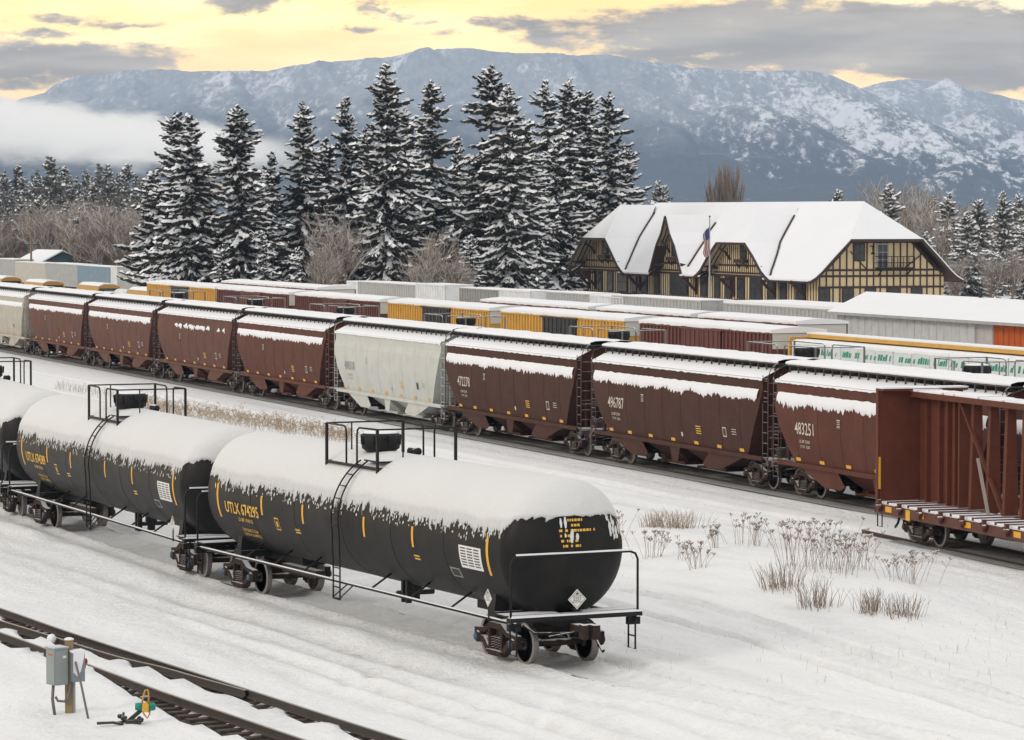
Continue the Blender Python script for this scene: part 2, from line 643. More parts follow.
def terrain_z(X, Y):
    z = np.full(X.shape, GROUND_Z)
    pk = np.zeros(X.shape)
    near = np.clip((150 - Y) / 60, 0, 1)
    z += near * (vnoise(X, Y, .11, 1) * .04 + vnoise(X, Y, .35, 2) * .014 + vnoise(X, Y, 1.1, 3) * .010 + vnoise(X, Y, 3.0, 4) * .007)
    # streaky, wind- and plough-drawn texture along the yard
    pu, pp = -X * sn + Y * cs, X * cs + Y * sn
    z += near * (vnoise(pp, pu * .10, 1.1, 5) * .045 + vnoise(pp, pu * .2, 2.9, 6) * .022)
    for line, w, d in RUTS:
        ds, _, run = polydist(X, Y, line)
        e = np.exp(-(ds / w) ** 2)
        lip = np.exp(-((ds - 1.7 * w) / (w * .8)) ** 2)
        k = .75 + .5 * vnoise(run, run * 0, .5, 8)
        z += k * d * 2.4 * (-e + .40 * lip)
        pk = np.maximum(pk, np.clip(e * k * min(1, d / .07) * 1.1, 0, 1))  # snow colour turns greyer along each rut
    for px, py, r, h in MOUNDS:
        g = gp(px, py, GROUND_Z)
        z += h * np.exp(-(((X - g.x) / r) ** 2 + ((Y - g.y) / (r * 2.2)) ** 2))
    for qx, qy, r, h in PITS:
        z -= h * np.exp(-(((X - qx) / r) ** 2 + ((Y - qy) / (r * 2)) ** 2))
    # tank track: snow piled along both rails, scoured between them
    ds, side, run = polydist(X, Y, tank_line)
    z = np.where(ds < 2.6, z * np.clip((ds - 1.0) / 1.6, .0, 1) + (GROUND_Z + .02) * (1 - np.clip((ds - 1.0) / 1.6, 0, 1)), z)
    z += .13 * np.exp(-((ds - 1.75) / .45) ** 2) * (.9 + .8 * vnoise(run, side * 3, .4, 4))
    tot_run = sum((b - a).length for a, b in zip(tank_line, tank_line[1:]))
    pk_t = [0]
    past = np.clip((run - (tot_run - 30.5)) / 4, 0, 1)
    z += (.135 + .09 * past + .03 * vnoise(run, side * 5, .35, 14) + .03 * vnoise(run, side * 3, 1.2, 15)) * np.exp(-((ds - .75) / .22) ** 2) + .06 * past * np.exp(-(ds / .5) ** 2)
    # foreground switch: melted strips on the near side of the rails
    for line, wl, seed in ((railA, .55, 11), (railC, .62, 12), (railB, .22, 13)):
        ds, side, run = polydist(X, Y, line)
        near_side = side < 0
        ww = wl * np.clip(.55 + .75 * vnoise(run, run * 0, .23, seed) + .25 * vnoise(run, run * 0, 1.3, seed + 5) + (.25 if seed == 12 else .1), .06, 1.3)
        if seed == 12:
            ww = ww * np.clip((run - 18) / 6, .25, 1)
        ww = ww + .10 * vnoise(run, ds, 2.7, seed + 9) + .05 * vnoise(run, ds, 6.5, seed + 3)
        s_ = np.clip((ww - ds) / .09, 0, 1) * near_side
        s_ = np.maximum(s_, np.clip((.13 - ds) / .05, 0, 1))
        z = z * (1 - s_) + (-.30) * s_
        z += .05 * np.exp(-((ds - ww - .2) / .25) ** 2) * near_side
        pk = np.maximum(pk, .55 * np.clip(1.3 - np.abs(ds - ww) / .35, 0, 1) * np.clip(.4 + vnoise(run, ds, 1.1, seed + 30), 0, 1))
    # grey streaks along the yard and a grey band along the tank cars, fainter past them
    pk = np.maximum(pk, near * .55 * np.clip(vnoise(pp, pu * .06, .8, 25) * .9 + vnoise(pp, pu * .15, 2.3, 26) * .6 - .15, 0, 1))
    ds, side, run = polydist(X, Y, tank_line)
    past = np.clip((run - (tot_run - 30.5)) / 4, 0, 1)
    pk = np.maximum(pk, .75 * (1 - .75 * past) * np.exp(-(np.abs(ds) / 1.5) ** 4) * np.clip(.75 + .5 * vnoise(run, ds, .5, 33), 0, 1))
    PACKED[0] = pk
    return z


def ground():
    M = MB()
    # fine patch in yard-aligned cells
    p_ = np.concatenate([np.arange(4, 22, .35), np.arange(22, 49, .11), np.arange(49, 60, .45)])
    u_ = np.concatenate([np.arange(30, 120, .45), np.arange(120, 330, 2.0)])
    PP, UU = np.meshgrid(p_, u_, indexing='ij')
    X, Y = PP * cs - UU * sn, PP * sn + UU * cs
    Z = terrain_z(X, Y)
    r, c = X.shape
    pkv = PACKED[0].reshape(-1).tolist()
    vs = np.stack([X, Y, Z], -1).reshape(-1, 3)
    idx = np.arange(r * c).reshape(r, c)
    q = np.stack([idx[:-1, :-1], idx[1:, :-1], idx[1:, 1:], idx[:-1, 1:]], -1).reshape(-1, 4)
    # outer sheet, joined to the patch rim a little below it so that nothing shows through
    big = [(-9000, -300), (9000, -300), (9000, 12000), (-9000, 12000)]
    inner = [yard(4, 30), yard(59.6, 30), yard(59.6, 329), yard(4, 329)]
    b = len(vs)
    ov = [(x, y, GROUND_Z - .012) for x, y in big] + [(v.x, v.y, GROUND_Z - .012) for v in inner]
    me = bpy.data.meshes.new('ground')
    allv = np.concatenate([vs, np.array(ov)])
    faces = [tuple(f) for f in q.tolist()]
    faces += [(b, b + 1, b + 5, b + 4), (b + 1, b + 2, b + 6, b + 5), (b + 2, b + 3, b + 7, b + 6), (b + 3, b, b + 4, b + 7)]
    me.from_pydata(allv.tolist(), [], faces)
    me.polygons.foreach_set('use_smooth', [True] * len(faces))
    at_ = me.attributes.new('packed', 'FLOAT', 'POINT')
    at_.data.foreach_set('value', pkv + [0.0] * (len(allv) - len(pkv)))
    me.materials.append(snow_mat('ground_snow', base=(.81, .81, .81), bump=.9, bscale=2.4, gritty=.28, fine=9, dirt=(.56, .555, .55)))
    o = bpy.data.objects.new('ground', me)
    col.objects.link(o)
    tag(o, kind='structure')


ground()

BALLAST = mat('dark_ballast', (.045, .034, .027), .9, .5, 9, dirt=(.12, .10, .085), dirt_amt=.5, bump=1.0, bscale=14)
TIE = mat('tarred_sleeper', (.045, .031, .023), .85, .5, 4, dirt=(.12, .085, .06), dirt_amt=.5)


def offset_line(line, d):
    out = []
    for i, p in enumerate(line):
        t = norm2(line[min(i + 1, len(line) - 1)] - line[max(i - 1, 0)])
        out.append(p + Vector((-t.y, t.x, 0)) * d)
    return out


def rail_mesh(line, top=0.0, h=.17):
    """flat-bottomed rail swept along a ground line; head top at height top"""
    sec = [(-.065, -h), (.065, -h), (.065, -h + .02), (.012, -h + .045), (.012, -.05), (.036, -.035), (.036, 0), (-.036, 0), (-.036, -.035), (-.012, -.05), (-.012, -h + .045), (-.065, -h + .02)]
    M = MB()
    rows = []
    for i, p in enumerate(line):
        t = norm2(line[min(i + 1, len(line) - 1)] - line[max(i - 1, 0)])
        n = Vector((-t.y, t.x, 0))
        rows.append([Vector((p.x, p.y, top + z)) + n * a for a, z in sec + sec[:1]])
    M.grid(rows, 1, smooth=False)
    for k, f in enumerate(M.f):
        if k % len(sec) == 6:
            M.m[k] = 0
    return M


def sleepers(M, line, skip=1.0, half=1.3, z0=-.36, z1=-.19, spacing=.55):
    acc, nxt = 0.0, 0.0
    for i in range(len(line) - 1):
        d = line[i + 1] - line[i]
        ln = d.length
        while nxt < acc + ln:
            p = line[i] + d * ((nxt - acc) / ln)
            t = norm2(d)
            n = Vector((-t.y, t.x, 0))
            a, b_ = p - n * half, p + n * half
            M.bar((a.x, a.y, (z0 + z1) / 2), (b_.x, b_.y, (z0 + z1) / 2), .23, z1 - z0)
            nxt += spacing
        acc += ln


def strip(line, w0, w1, z, name, m):
    M = MB()
    rows = []
    for i, p in enumerate(line):
        t = norm2(line[min(i + 1, len(line) - 1)] - line[max(i - 1, 0)])
        n = Vector((-t.y, t.x, 0))
        rows.append([Vector((p.x, p.y, z)) + n * (w0 + (w1 - w0) * k / 6) for k in range(7)])
    M.grid(rows, 0)
    o = M.build(name, m)
    return tag(o, kind='structure')


switch_mid = [(a + b) / 2 for a, b in zip(railA, offset_line(railA, -1.5))]
tk = thing('railway_track', 'rusty rails of a switch half buried in snow beside the grey electric box', 'railway track')
rail_mesh(railA, 0.02).build('rail', [RAILTOP, RAILSIDE], tk)
rail_mesh(railC, 0.02).build('rail', [RAILTOP, RAILSIDE], tk)
rail_mesh(railB, 0.015).build('switch_rail', [RAILTOP, RAILSIDE], tk)
M = MB()
sleepers(M, [p for p in switch_mid if p.y > 50], half=1.45)
M.build('sleeper_bed', TIE, tk)
strip([p for p in switch_mid], -1.55, 1.35, -.262, 'ballast', BALLAST)

tk = thing('railway_track', 'snow covered rails under the black tank cars', 'railway track')
for s_ in (-.75, .75):
    rail_mesh(offset_line(tank_line, s_), 0.0).build('rail', [RAILTOP, RAILSIDE], tk)

HOP_P = 53.25
BACK_P = 58.6
BOX_P = 71.5
BOX2_P = 77.5
GREYBED = snow_mat('track_bed_snow', base=(.40, .395, .39), bump=1.0, bscale=2.5, gritty=.8, fine=12)


def straight(p, u0, u1, n=40):
    return [yard(p, u0 + (u1 - u0) * i / n) for i in range(n + 1)]


for p, lab in ((HOP_P, 'rails under the line of covered hopper cars'), (BACK_P, 'rails under the row of tank cars hidden behind the hoppers'), (BOX_P, 'rails under the yellow and brown boxcars'), (BOX2_P, 'rails under the farther brown boxcars')):
    tk = thing('railway_track', lab, 'railway track')
    for s_ in (-.75, .75):
        rail_mesh(straight(p + s_, 60, 420), 0.0).build('rail', [RAILTOP, RAILSIDE], tk)
o = strip(straight(HOP_P, 60, 420, 200), -1.0, 1.6, -.085, 'track_bed', GREYBED)
for p in (BACK_P, BOX_P, BOX2_P):
    strip(straight(p, 60, 420, 60), -1.6, 1.6, -.10, 'track_bed', GREYBED)

# ------------------------------------------------------------------ railway car parts


def bogie_parts():
    """meshes of one bogie, centred on x=0"""
    P = {}
    M = MB()
    M.box((-.17, -1.0, .52), (.17, 1.0, .80))
    M.lathe([(.30, .80), (.30, .90)], n=16)
    for x in (-.52, .52):
        M.bar((x, -.72, .42), (x, .72, .42), .09, .12)
    for y in (-.42, .42):
        M.bar((-.52, y, .42), (.52, y, .48), .05, .05)
    P['bogie'] = M
    W = MB()
    prof = [(.05, -.11), (.12, -.11), (.13, -.05), (.36, -.045), (.40, -.075), (.452, -.075), (.457, .02), (.462, .045), (.492, .055), (.488, .075), (.405, .075), (.37, .03), (.14, .045), (.12, .11), (.05, .11)]
    W.lathe(prof[:5], n=28, axis='y')
    W.lathe([prof[4], prof[5], prof[6], prof[7], prof[8], prof[9], prof[10]], n=28, axis='y', mi=1)
    W.lathe(prof[10:], n=28, axis='y')
    P['wheel'] = W
    A = MB()
    A.lathe([(.075, -.70), (.085, 0), (.075, .70)], axis='y', n=10)
    for s in (-1, 1):
        A.lathe([(.06, .80 * s), (.06, 1.02 * s)], axis='y', n=10)
        A.lathe([(.13, .98 * s), (.135, 1.02 * s), (.135, 1.14 * s), (.10, 1.17 * s), (.03, 1.18 * s)], axis='y', n=14)
        A.lathe([(.085, 1.170 * s), (.085, 1.20 * s), (.02, 1.205 * s)], axis='y', n=12, mi=1)
    P['axle'] = A
    # cast side frame, outline with two lightening holes and a spring window made from overlapping ribs
    S = MB()
    y0, y1 = -.075, .075

    def pr(poly):
        S.prism(poly, lambda a, b: (a, y0, b), lambda a, b: (a, y1, b))
    pr([(-1.08, .50), (-1.08, .66), (-.62, .70), (-.30, .86), (.30, .86), (.62, .70), (1.08, .66), (1.08, .50), (.76, .50), (.74, .585), (.58, .59), (.28, .72), (-.28, .72), (-.58, .59), (-.74, .585), (-.76, .50)])
    pr([(-1.08, .50), (-.76, .50), (-.76, .36), (-.80, .33), (-1.05, .36)])
    pr([(1.08, .50), (1.05, .36), (.80, .33), (.76, .36), (.76, .50)])
    pr([(-.76, .50), (-.62, .50), (-.30, .24), (.30, .24), (.62, .50), (.76, .50), (.76, .36), (.66, .34), (.34, .10), (-.34, .10), (-.66, .34), (-.76, .36)])
    pr([(-.36, .24), (-.28, .24), (-.28, .72), (-.36, .72)])
    pr([(.28, .24), (.36, .24), (.36, .72), (.28, .72)])
    S.box((-.40, -.12, .16), (.40, .12, .235))
    P['side_frame'] = S
    K = MB()
    for x in (-.19, 0, .19):
        n = 34
        K.tube([(x + .075 * math.cos(a * .95), .075 * math.sin(a * .95), .24 + .29 * a / n) for a in range(n + 1)], .018, 5)
        K.tube([(x, 0, .24), (x, 0, .53)], .03, 6)
    P['spring_set'] = K
    return P


_BP = bogie_parts()


def mesh_of(mb, name, mats):
    o = mb.build(name, mats)
    me = o.data
    bpy.data.objects.remove(o)
    return me


BOGIE_ME = {'bogie': mesh_of(_BP['bogie'], 'bogie', [RUST]), 'wheel': mesh_of(_BP['wheel'], 'wheel', [WHEELM, TREAD]), 'axle': mesh_of(_BP['axle'], 'axle', [RUST, BLUECAP]), 'plain_axle': mesh_of(_BP['axle'], 'axle', [RUST, WHEELM]),
            'side_frame': mesh_of(_BP['side_frame'], 'side_frame', [RUST]), 'spring_set': mesh_of(_BP['spring_set'], 'spring_set', [RUST])}


def link(name, me, parent, loc=(0, 0, 0), rz=0.0):
    o = bpy.data.objects.new(name, me)
    col.objects.link(o)
    o.location = loc
    o.rotation_euler = (0, 0, rz)
    o.parent = parent
    KIDS.setdefault(parent.name, []).append(o)
    return o


def bogie(root, x, spread=.9, ax='plain_axle'):
    b = link('bogie', BOGIE_ME['bogie'], root, (x, 0, 0))
    for a in (-spread, spread):
        link('axle', BOGIE_ME[ax], b, (a, 0, .457))
        link('wheel', BOGIE_ME['wheel'], b, (a, -.755, .457), PI)
        link('wheel', BOGIE_ME['wheel'], b, (a, .755, .457))
    for y in (-1.05, 1.05):
        link('side_frame', BOGIE_ME['side_frame'], b, (0, y, 0))
        link('spring_set', BOGIE_ME['spring_set'], b, (0, y, 0))
    return b


def simple_bogie(root, x, me=[None]):
    if me[0] is None:
        M = MB()
        for a in (-.9, .9):
            for y in (-.755, .755):
                M.lathe([(.40, -.07), (.457, -.07), (.457, .05), (.49, .07), (.40, .07)], (a, y, .457), 'y', 16)
            M.lathe([(.08, -1.15), (.08, 1.15)], (a, 0, .457), 'y', 8)
        for y in (-1.02, 1.02):
            M.prism([(-1.08, .36), (-1.08, .66), (-.3, .86), (.3, .86), (1.08, .66), (1.08, .36), (.66, .34), (.34, .1), (-.34, .1), (-.66, .34)], lambda a, b: (a, y - .07, b), lambda a, b: (a, y + .07, b))
        M.box((-.17, -1, .52), (.17, 1, .85))
        me[0] = mesh_of(M, 'bogie', [RUST])
    return link('bogie', me[0], root, (x, 0, 0))


def coupler_mesh(sgn):
    M = MB()
    M.box((0, -.11, .77), (sgn * .55, .11, .98))
    M.box((sgn * .55, -.17, .70), (sgn * .72, .17, 1.02))
    M.box((sgn * .72, .03, .70), (sgn * .90, .19, 1.02))
    M.box((sgn * .72, -.19, .70), (sgn * .80, -.06, 1.02))
    M.tube([(sgn * .45, .25, .78), (sgn * .62, .30, .55), (sgn * .85, .28, .42), (sgn * 1.05, .2, .48)], .03, 6)
    M.tube([(sgn * .50, -.22, .85), (sgn * .52, -.9, .78)], .018, 5)
    return M


# ------------------------------------------------------------------ tank cars
TR, TZ = 1.535, 2.59
TANK_OVER = 3.6                # head tips beyond the bogie centres, both ends together


def tank_r(x, half, depth=.72):
    e = abs(x) - (half - depth)
    if e <= 0:
        return TR
    return TR * math.sqrt(max(0.0, 1 - (e / depth) ** 2))


def tank_pt(x, phi, half, off=0.0):
    """phi: angle above the horizontal on the near side (local -y)"""
    depth = .72
    e = abs(x) - (half - depth)
    r = tank_r(x, half)
    nx = 0.0
    nr = 1.0
    if e > 0:
        gx, gr = e / depth ** 2, r / TR ** 2
        ln = math.hypot(gx, gr)
        nx, nr = math.copysign(gx / ln, x), gr / ln
    rr = r + off * nr
    return Vector((x + off * nx, -rr * math.cos(phi), TZ + rr * math.sin(phi)))


def spike(seed):
    """hanging fringe of the snow: irregular teeth along the car"""
    r = random.Random(seed)
    teeth = []
    x = -14.0
    while x < 14:
        w = r.uniform(.05, .17)
        teeth.append((x, w, r.random() ** 2.0))
        x += w * r.uniform(.7, 1.25)

    def f(x):
        v = 0.0
        for c, w, h in teeth:
            if abs(x - c) < w:
                v = max(v, h * (1 - abs(x - c) / w) ** .8)
        return v
    return f


def tank_snow(half, seed, fine=.035, rows=22, zlo=.36, zend=.50, teeth=.24):
    """thick blanket over the top with a fine ragged fringe; only the outermost strip is jagged"""
    M = MB()
    fa, fb = spike(seed), spike(seed + 50)
    fc, fd = spike(seed + 70), spike(seed + 90)
    depth = .72
    n = int(2 * (half - depth) / fine)
    nh = 60 if fine < .06 else 20
    head = [half - depth + depth * math.sin(a) for a in np.linspace(0, PI / 2 * .97, nh)][1:]
    body = list(np.linspace(-(half - depth), half - depth, n))
    xs = [-h for h in head[::-1]] + body + head
    P, E = [], []
    for x in xs:
        r = tank_r(x, half)
        on_head = abs(x) > half - depth
        k = min(1, max(0, (abs(x) - (half - depth)) / depth * 1.6)) if on_head else 0
        ze = zlo + (zend - zlo) * k + .05 * mnoise.noise((x * .35, seed, 0)) + .03 * mnoise.noise((x * 1.1, seed, 3))
        ang = []
        for fn, fq, sd in ((fa, fc, 1), (fb, fd, 2)):
            if on_head:
                hx = math.sqrt(max(0, r * r - (ze * TR) ** 2))
                hq = hx * sd + 3 * seed
                drop = teeth * .5 * (fn(hq % 20 - 10) - .3) + .07 * mnoise.noise((hx * 6, seed + sd, 2 + math.copysign(3, x))) + .05 * mnoise.noise((hx * 15, seed + sd, 5 + math.copysign(3, x)))
            else:
                drop = teeth * (.75 * fn(x) + .45 * fq(x * 1.7)) + .05 * (.5 + mnoise.noise((x * 9, seed + sd, 7))) + .03 * (.5 + mnoise.noise((x * 21, seed + sd, 9)))
            ang.append((ze * TR + (.05 if not on_head else .05 * (1 - k) + .012) * TR, (ze - drop) * TR))
        if r < max(q[0] for q in ang) + .015:
            continue
        asn = lambda z: math.asin(max(-1, min(.9995, z / r)))
        b0, b1 = asn(ang[0][0]), PI - asn(ang[1][0])
        e0, e1 = asn(ang[0][1]), PI - asn(ang[1][1])
        thick = .06 + .022 * mnoise.noise((x * .55, seed, 1))
        row = []
        for t_ in (0, .35, .7):
            ph = e0 + (b0 - e0) * t_
            row.append(tank_pt(x, ph, half, .008 + .022 * t_ + .010 * mnoise.noise((x * 13, t_ * 3, seed))))
            E.append(.06 + t_ * .40)
        for j in range(rows + 1):
            t = j / rows
            ph = b0 + (b1 - b0) * t
            s_ = min(t, 1 - t) * (b1 - b0) * r
            E.append(min(1.0, .34 + s_ / .40))
            o = .032 + thick * min(1, max(0, s_) / .6) ** .8
            o += .010 * mnoise.noise((x * 2.2, ph * 5, seed)) * min(1, s_ / .3) + .012 * mnoise.noise((x * 11, ph * 9, seed)) * max(0, 1 - s_ / .45)
            row.append(tank_pt(x, ph, half, o))
        for t_ in (.7, .35, 0):
            ph = e1 + (b1 - e1) * t_
            row.append(tank_pt(x, ph, half, .008 + .022 * t_))
            E.append(.06 + t_ * .40)
        P.append(row)
    M.grid(P, 0, smooth=True, flip=True)
    for row in (P[0], P[-1]):
        c = sum(row, Vector()) / len(row)
        M.add(row + [c], [((i, i + 1, len(row)) if row is P[0] else (i + 1, i, len(row))) for i in range(len(row) - 1)], 0, True)
    M.attr = ('edge', E)
    # loose clinging patches below the fringe
    r = random.Random(seed + 9)
    for k in range(200):
        x = r.uniform(-half + 1, half - 1)
        ph = r.uniform(.10, .30)
        w, h = r.uniform(.012, .04), r.uniform(.03, .12)
        q = [tank_pt(x + w * math.cos(a), ph + h / TR * .5 * math.sin(a), half, .012) for a in np.linspace(0, 2 * PI, 7)[:-1]]
        M.add(q, [tuple(range(6))], 0)
    if fine < .06:
        # spatter on the head
        for sg in (1, -1):
            for k in range(26):
                y, z = r.choice((r.uniform(.7, 1.35), r.uniform(-.35, .1), r.uniform(.9, 1.4))), r.uniform(.25, .75)
                if y * y + z * z > TR * TR * .93:
                    continue
                w, h = r.uniform(.015, .05), r.uniform(.04, .16)
                q = []
                for a in np.linspace(0, 2 * PI, 7)[:-1]:
                    yy, zz = y + w * math.cos(a), z + h * math.sin(a)
                    q.append(Vector((sg * (half - depth + depth * math.sqrt(max(0, 1 - (yy * yy + zz * zz) / TR ** 2)) + .012), yy, TZ + zz)))
                M.add(q, [tuple(range(6)) if sg > 0 else tuple(range(5, -1, -1))], 0)
    return M


def tank_body(half, text, seed):
    M = MB()
    depth = .72
    prof = []
    for a in np.linspace(PI / 2 * .999, 0, 14):
        prof.append((max(.004, TR * math.cos(a)), -(half - depth) - depth * math.sin(a)))
    prof += [(TR, x) for x in np.linspace(-(half - depth), half - depth, 9)[1:-1]]
    for a in np.linspace(0, PI / 2 * .999, 14):
        prof.append((max(.004, TR * math.cos(a)), (half - depth) + depth * math.sin(a)))
    M.lathe(prof, (0, 0, TZ), 'x', 64)

    def onside(x0, phi0, side=1):
        def fn(a, b):
            p = tank_pt(x0 + a * side, phi0 + b / TR, half, .020)
            if side < 0:
                p.y = -p.y
            return p
        return fn

    def patch(x0, x1, p0, p1, mi, off=.006, n=8, side=1):
        rows = [[tank_pt(x, p0 + (p1 - p0) * k / n, half, off) for k in range(n + 1)] for x in (x0, x1)]
        if side < 0:
            rows = [[Vector((v.x, -v.y, v.z)) for v in r_] for r_ in rows]
        M.grid(rows, mi, flip=side > 0)
    w = half - depth - .6
    for side in (1, -1):
        # reflector stripes, the end ones longer
        for x in (-.62 * w, -.29 * w, .17 * w, .51 * w):
            patch(x - .055, x + .055, -.20, .12, 1, side=side)
        for x in (-w + .05, w - .05):
            patch(x - .06, x + .06, -.40, .24, 1, side=side)
        if side < 0:
            pass
        xt = -.79 * w
        M.text(text, .42, onside(xt * side if side > 0 else -xt, -.27, side), 2, 'CENTER', .98)
        for k, ln in enumerate(('LD LMT 197600 LB', '', 'SAFE BRAKE 7.62 M', 'LENGTH 20.4 METRES')):
            if ln:
                M.text(ln, .15, onside((xt + .1) * side if side > 0 else -xt - .1, -.40 - k * .10, side), 2, 'CENTER', .85)
        # plates: qualification stencil, small tan plate, boxed mark
        x = .885 * w
        patch(x - .58, x + .58, -.36, -.01, 3, side=side)
        for k in range(7):
            pz = -.045 - k * .043
            for j in range(3):
                xx = x - .50 + j * .35
                patch(xx, xx + .28, pz - .013, pz + .006, 5, .010, 1, side=side)
        x = .76 * w
        patch(x - .26, x + .26, -.56, -.40, 4, side=side)
        patch(x - .21, x + .21, -.54, -.42, 5, .009, 2, side=side)
        x = -.51 * w
        for a, b, c, d in ((x - .14, x + .14, -.22, -.20), (x - .14, x + .14, -.42, -.40), (x - .14, x - .12, -.42, -.2), (x + .12, x + .14, -.42, -.2), (x - .05, x + .05, -.36, -.26)):
            patch(a, b, c, d, 2, side=side)
        for x in (-.35 * w, .52 * w):
            for k in range(2):
                patch(x - .16, x + .16, -.40 + k * .05, -.375 + k * .05, 2, side=side)
    for xr in list(np.linspace(-(half - depth), half - depth, 7)):
        M.lathe([(TR - .01, xr - .02), (TR + .006, xr - .012), (TR + .006, xr + .012), (TR - .01, xr + .02)], (0, 0, TZ), 'x', 64)
    # stencilled lines high on the heads
    for sg in (1, -1):
        for k, (a, b) in enumerate(((-.42, .50), (-.16, .22), (-.08, .14), (-.38, .52), (-.36, -.05), (-.34, .05), (-.3, .2))):
            zz = .80 - k * .115
            n = 5
            y = a
            while y < b:
                wd = rnd.uniform(.03, .09)

                def hp(yy, z2):
                    q = max(0, 1 - (yy * yy + z2 * z2) / TR ** 2)
                    return Vector((sg * (half - depth + depth * math.sqrt(q) + .008), yy, TZ + z2))
                M.add([hp(y, zz), hp(y + wd, zz), hp(y + wd, zz + .055), hp(y, zz + .055)], [(0, 1, 2, 3) if sg > 0 else (3, 2, 1, 0)], 2)
                y += wd + rnd.choice((.02, .02, .02, .07))
    return M


def hazard_diamond(fn, s):
    """white diamond placard with black border and the number band; fn maps (a, b) in metres to 3-D"""
    M = MB()
    M.add([fn(0, -s, 0), fn(s, 0, 0), fn(0, s, 0), fn(-s, 0, 0)], [(0, 1, 2, 3)], 0)
    k = s * .86
    for p, q in (((0, -k), (k, 0)), ((k, 0), (0, k)), ((0, k), (-k, 0)), ((-k, 0), (0, -k))):
        d = Vector((q[0] - p[0], q[1] - p[1])).normalized() * .0
        n = .05 * s
        M.add([fn(p[0], p[1], .004), fn(q[0], q[1], .004), fn(q[0] * (1 - n / k), q[1] * (1 - n / k), .004), fn(p[0] * (1 - n / k), p[1] * (1 - n / k), .004)], [(0, 1, 2, 3)], 1)
    M.text('3257', s * .55, lambda a, b: fn(a, b - s * .17, .004), 1, 'CENTER', .85)
    for zz in (.30, -.30):
        M.add([fn(-s * .55, s * zz, .004), fn(s * .55, s * zz, .004), fn(s * .55, s * (zz + .05), .004), fn(-s * .55, s * (zz + .05), .004)], [(0, 1, 2, 3)], 1)
    M.add([fn(-s * .22, s * .45, .004), fn(s * .22, s * .45, .004), fn(0, s * .72, .004)], [(0, 1, 2)], 1)
    return M


def guardrail(L_, W_, z0, z1):
    """hooped tubular guardrail round the top platform with ladder openings in the long sides"""
    M = MB()
    a, b = L_ / 2, W_ / 2
    r = .025
    for s in (-1, 1):
        # end panels across the car
        M.tube([(s * a, -b, z0), (s * a, -b, z1), (s * a, b, z1), (s * a, b, z0)], r, 6)
        M.tube([(s * a, -b * .35, z0 + .15), (s * a, -b * .35, z1)], r * .8, 6)
        for sy in (-1, 1):
            # hoop from corner post to beside the ladder
            g = .33
            M.tube([(s * a, sy * b, z1), (s * (g + .14), sy * b, z1 - .01), (s * (g + .03), sy * b, z1 - .07), (s * g, sy * b, z1 - .2), (s * g, sy * b, z0)], r, 6)
            M.box((s * a - .032, sy * b - .032, z0 - .12), (s * a + .032, sy * b + .032, z1))
    for sy in (-1, 1):
        M.bar((-a, sy * b, z0), (a, sy * b, z0), .05, .07)
    for s in (-1, 1):
        M.bar((s * a, -b, z0), (s * a, b, z0), .05, .07)
    return M


SILVR = mat('weathered_grey_rail', (.13, .13, .135), .6, .3, 3, snow=.9, snow_n=.6)


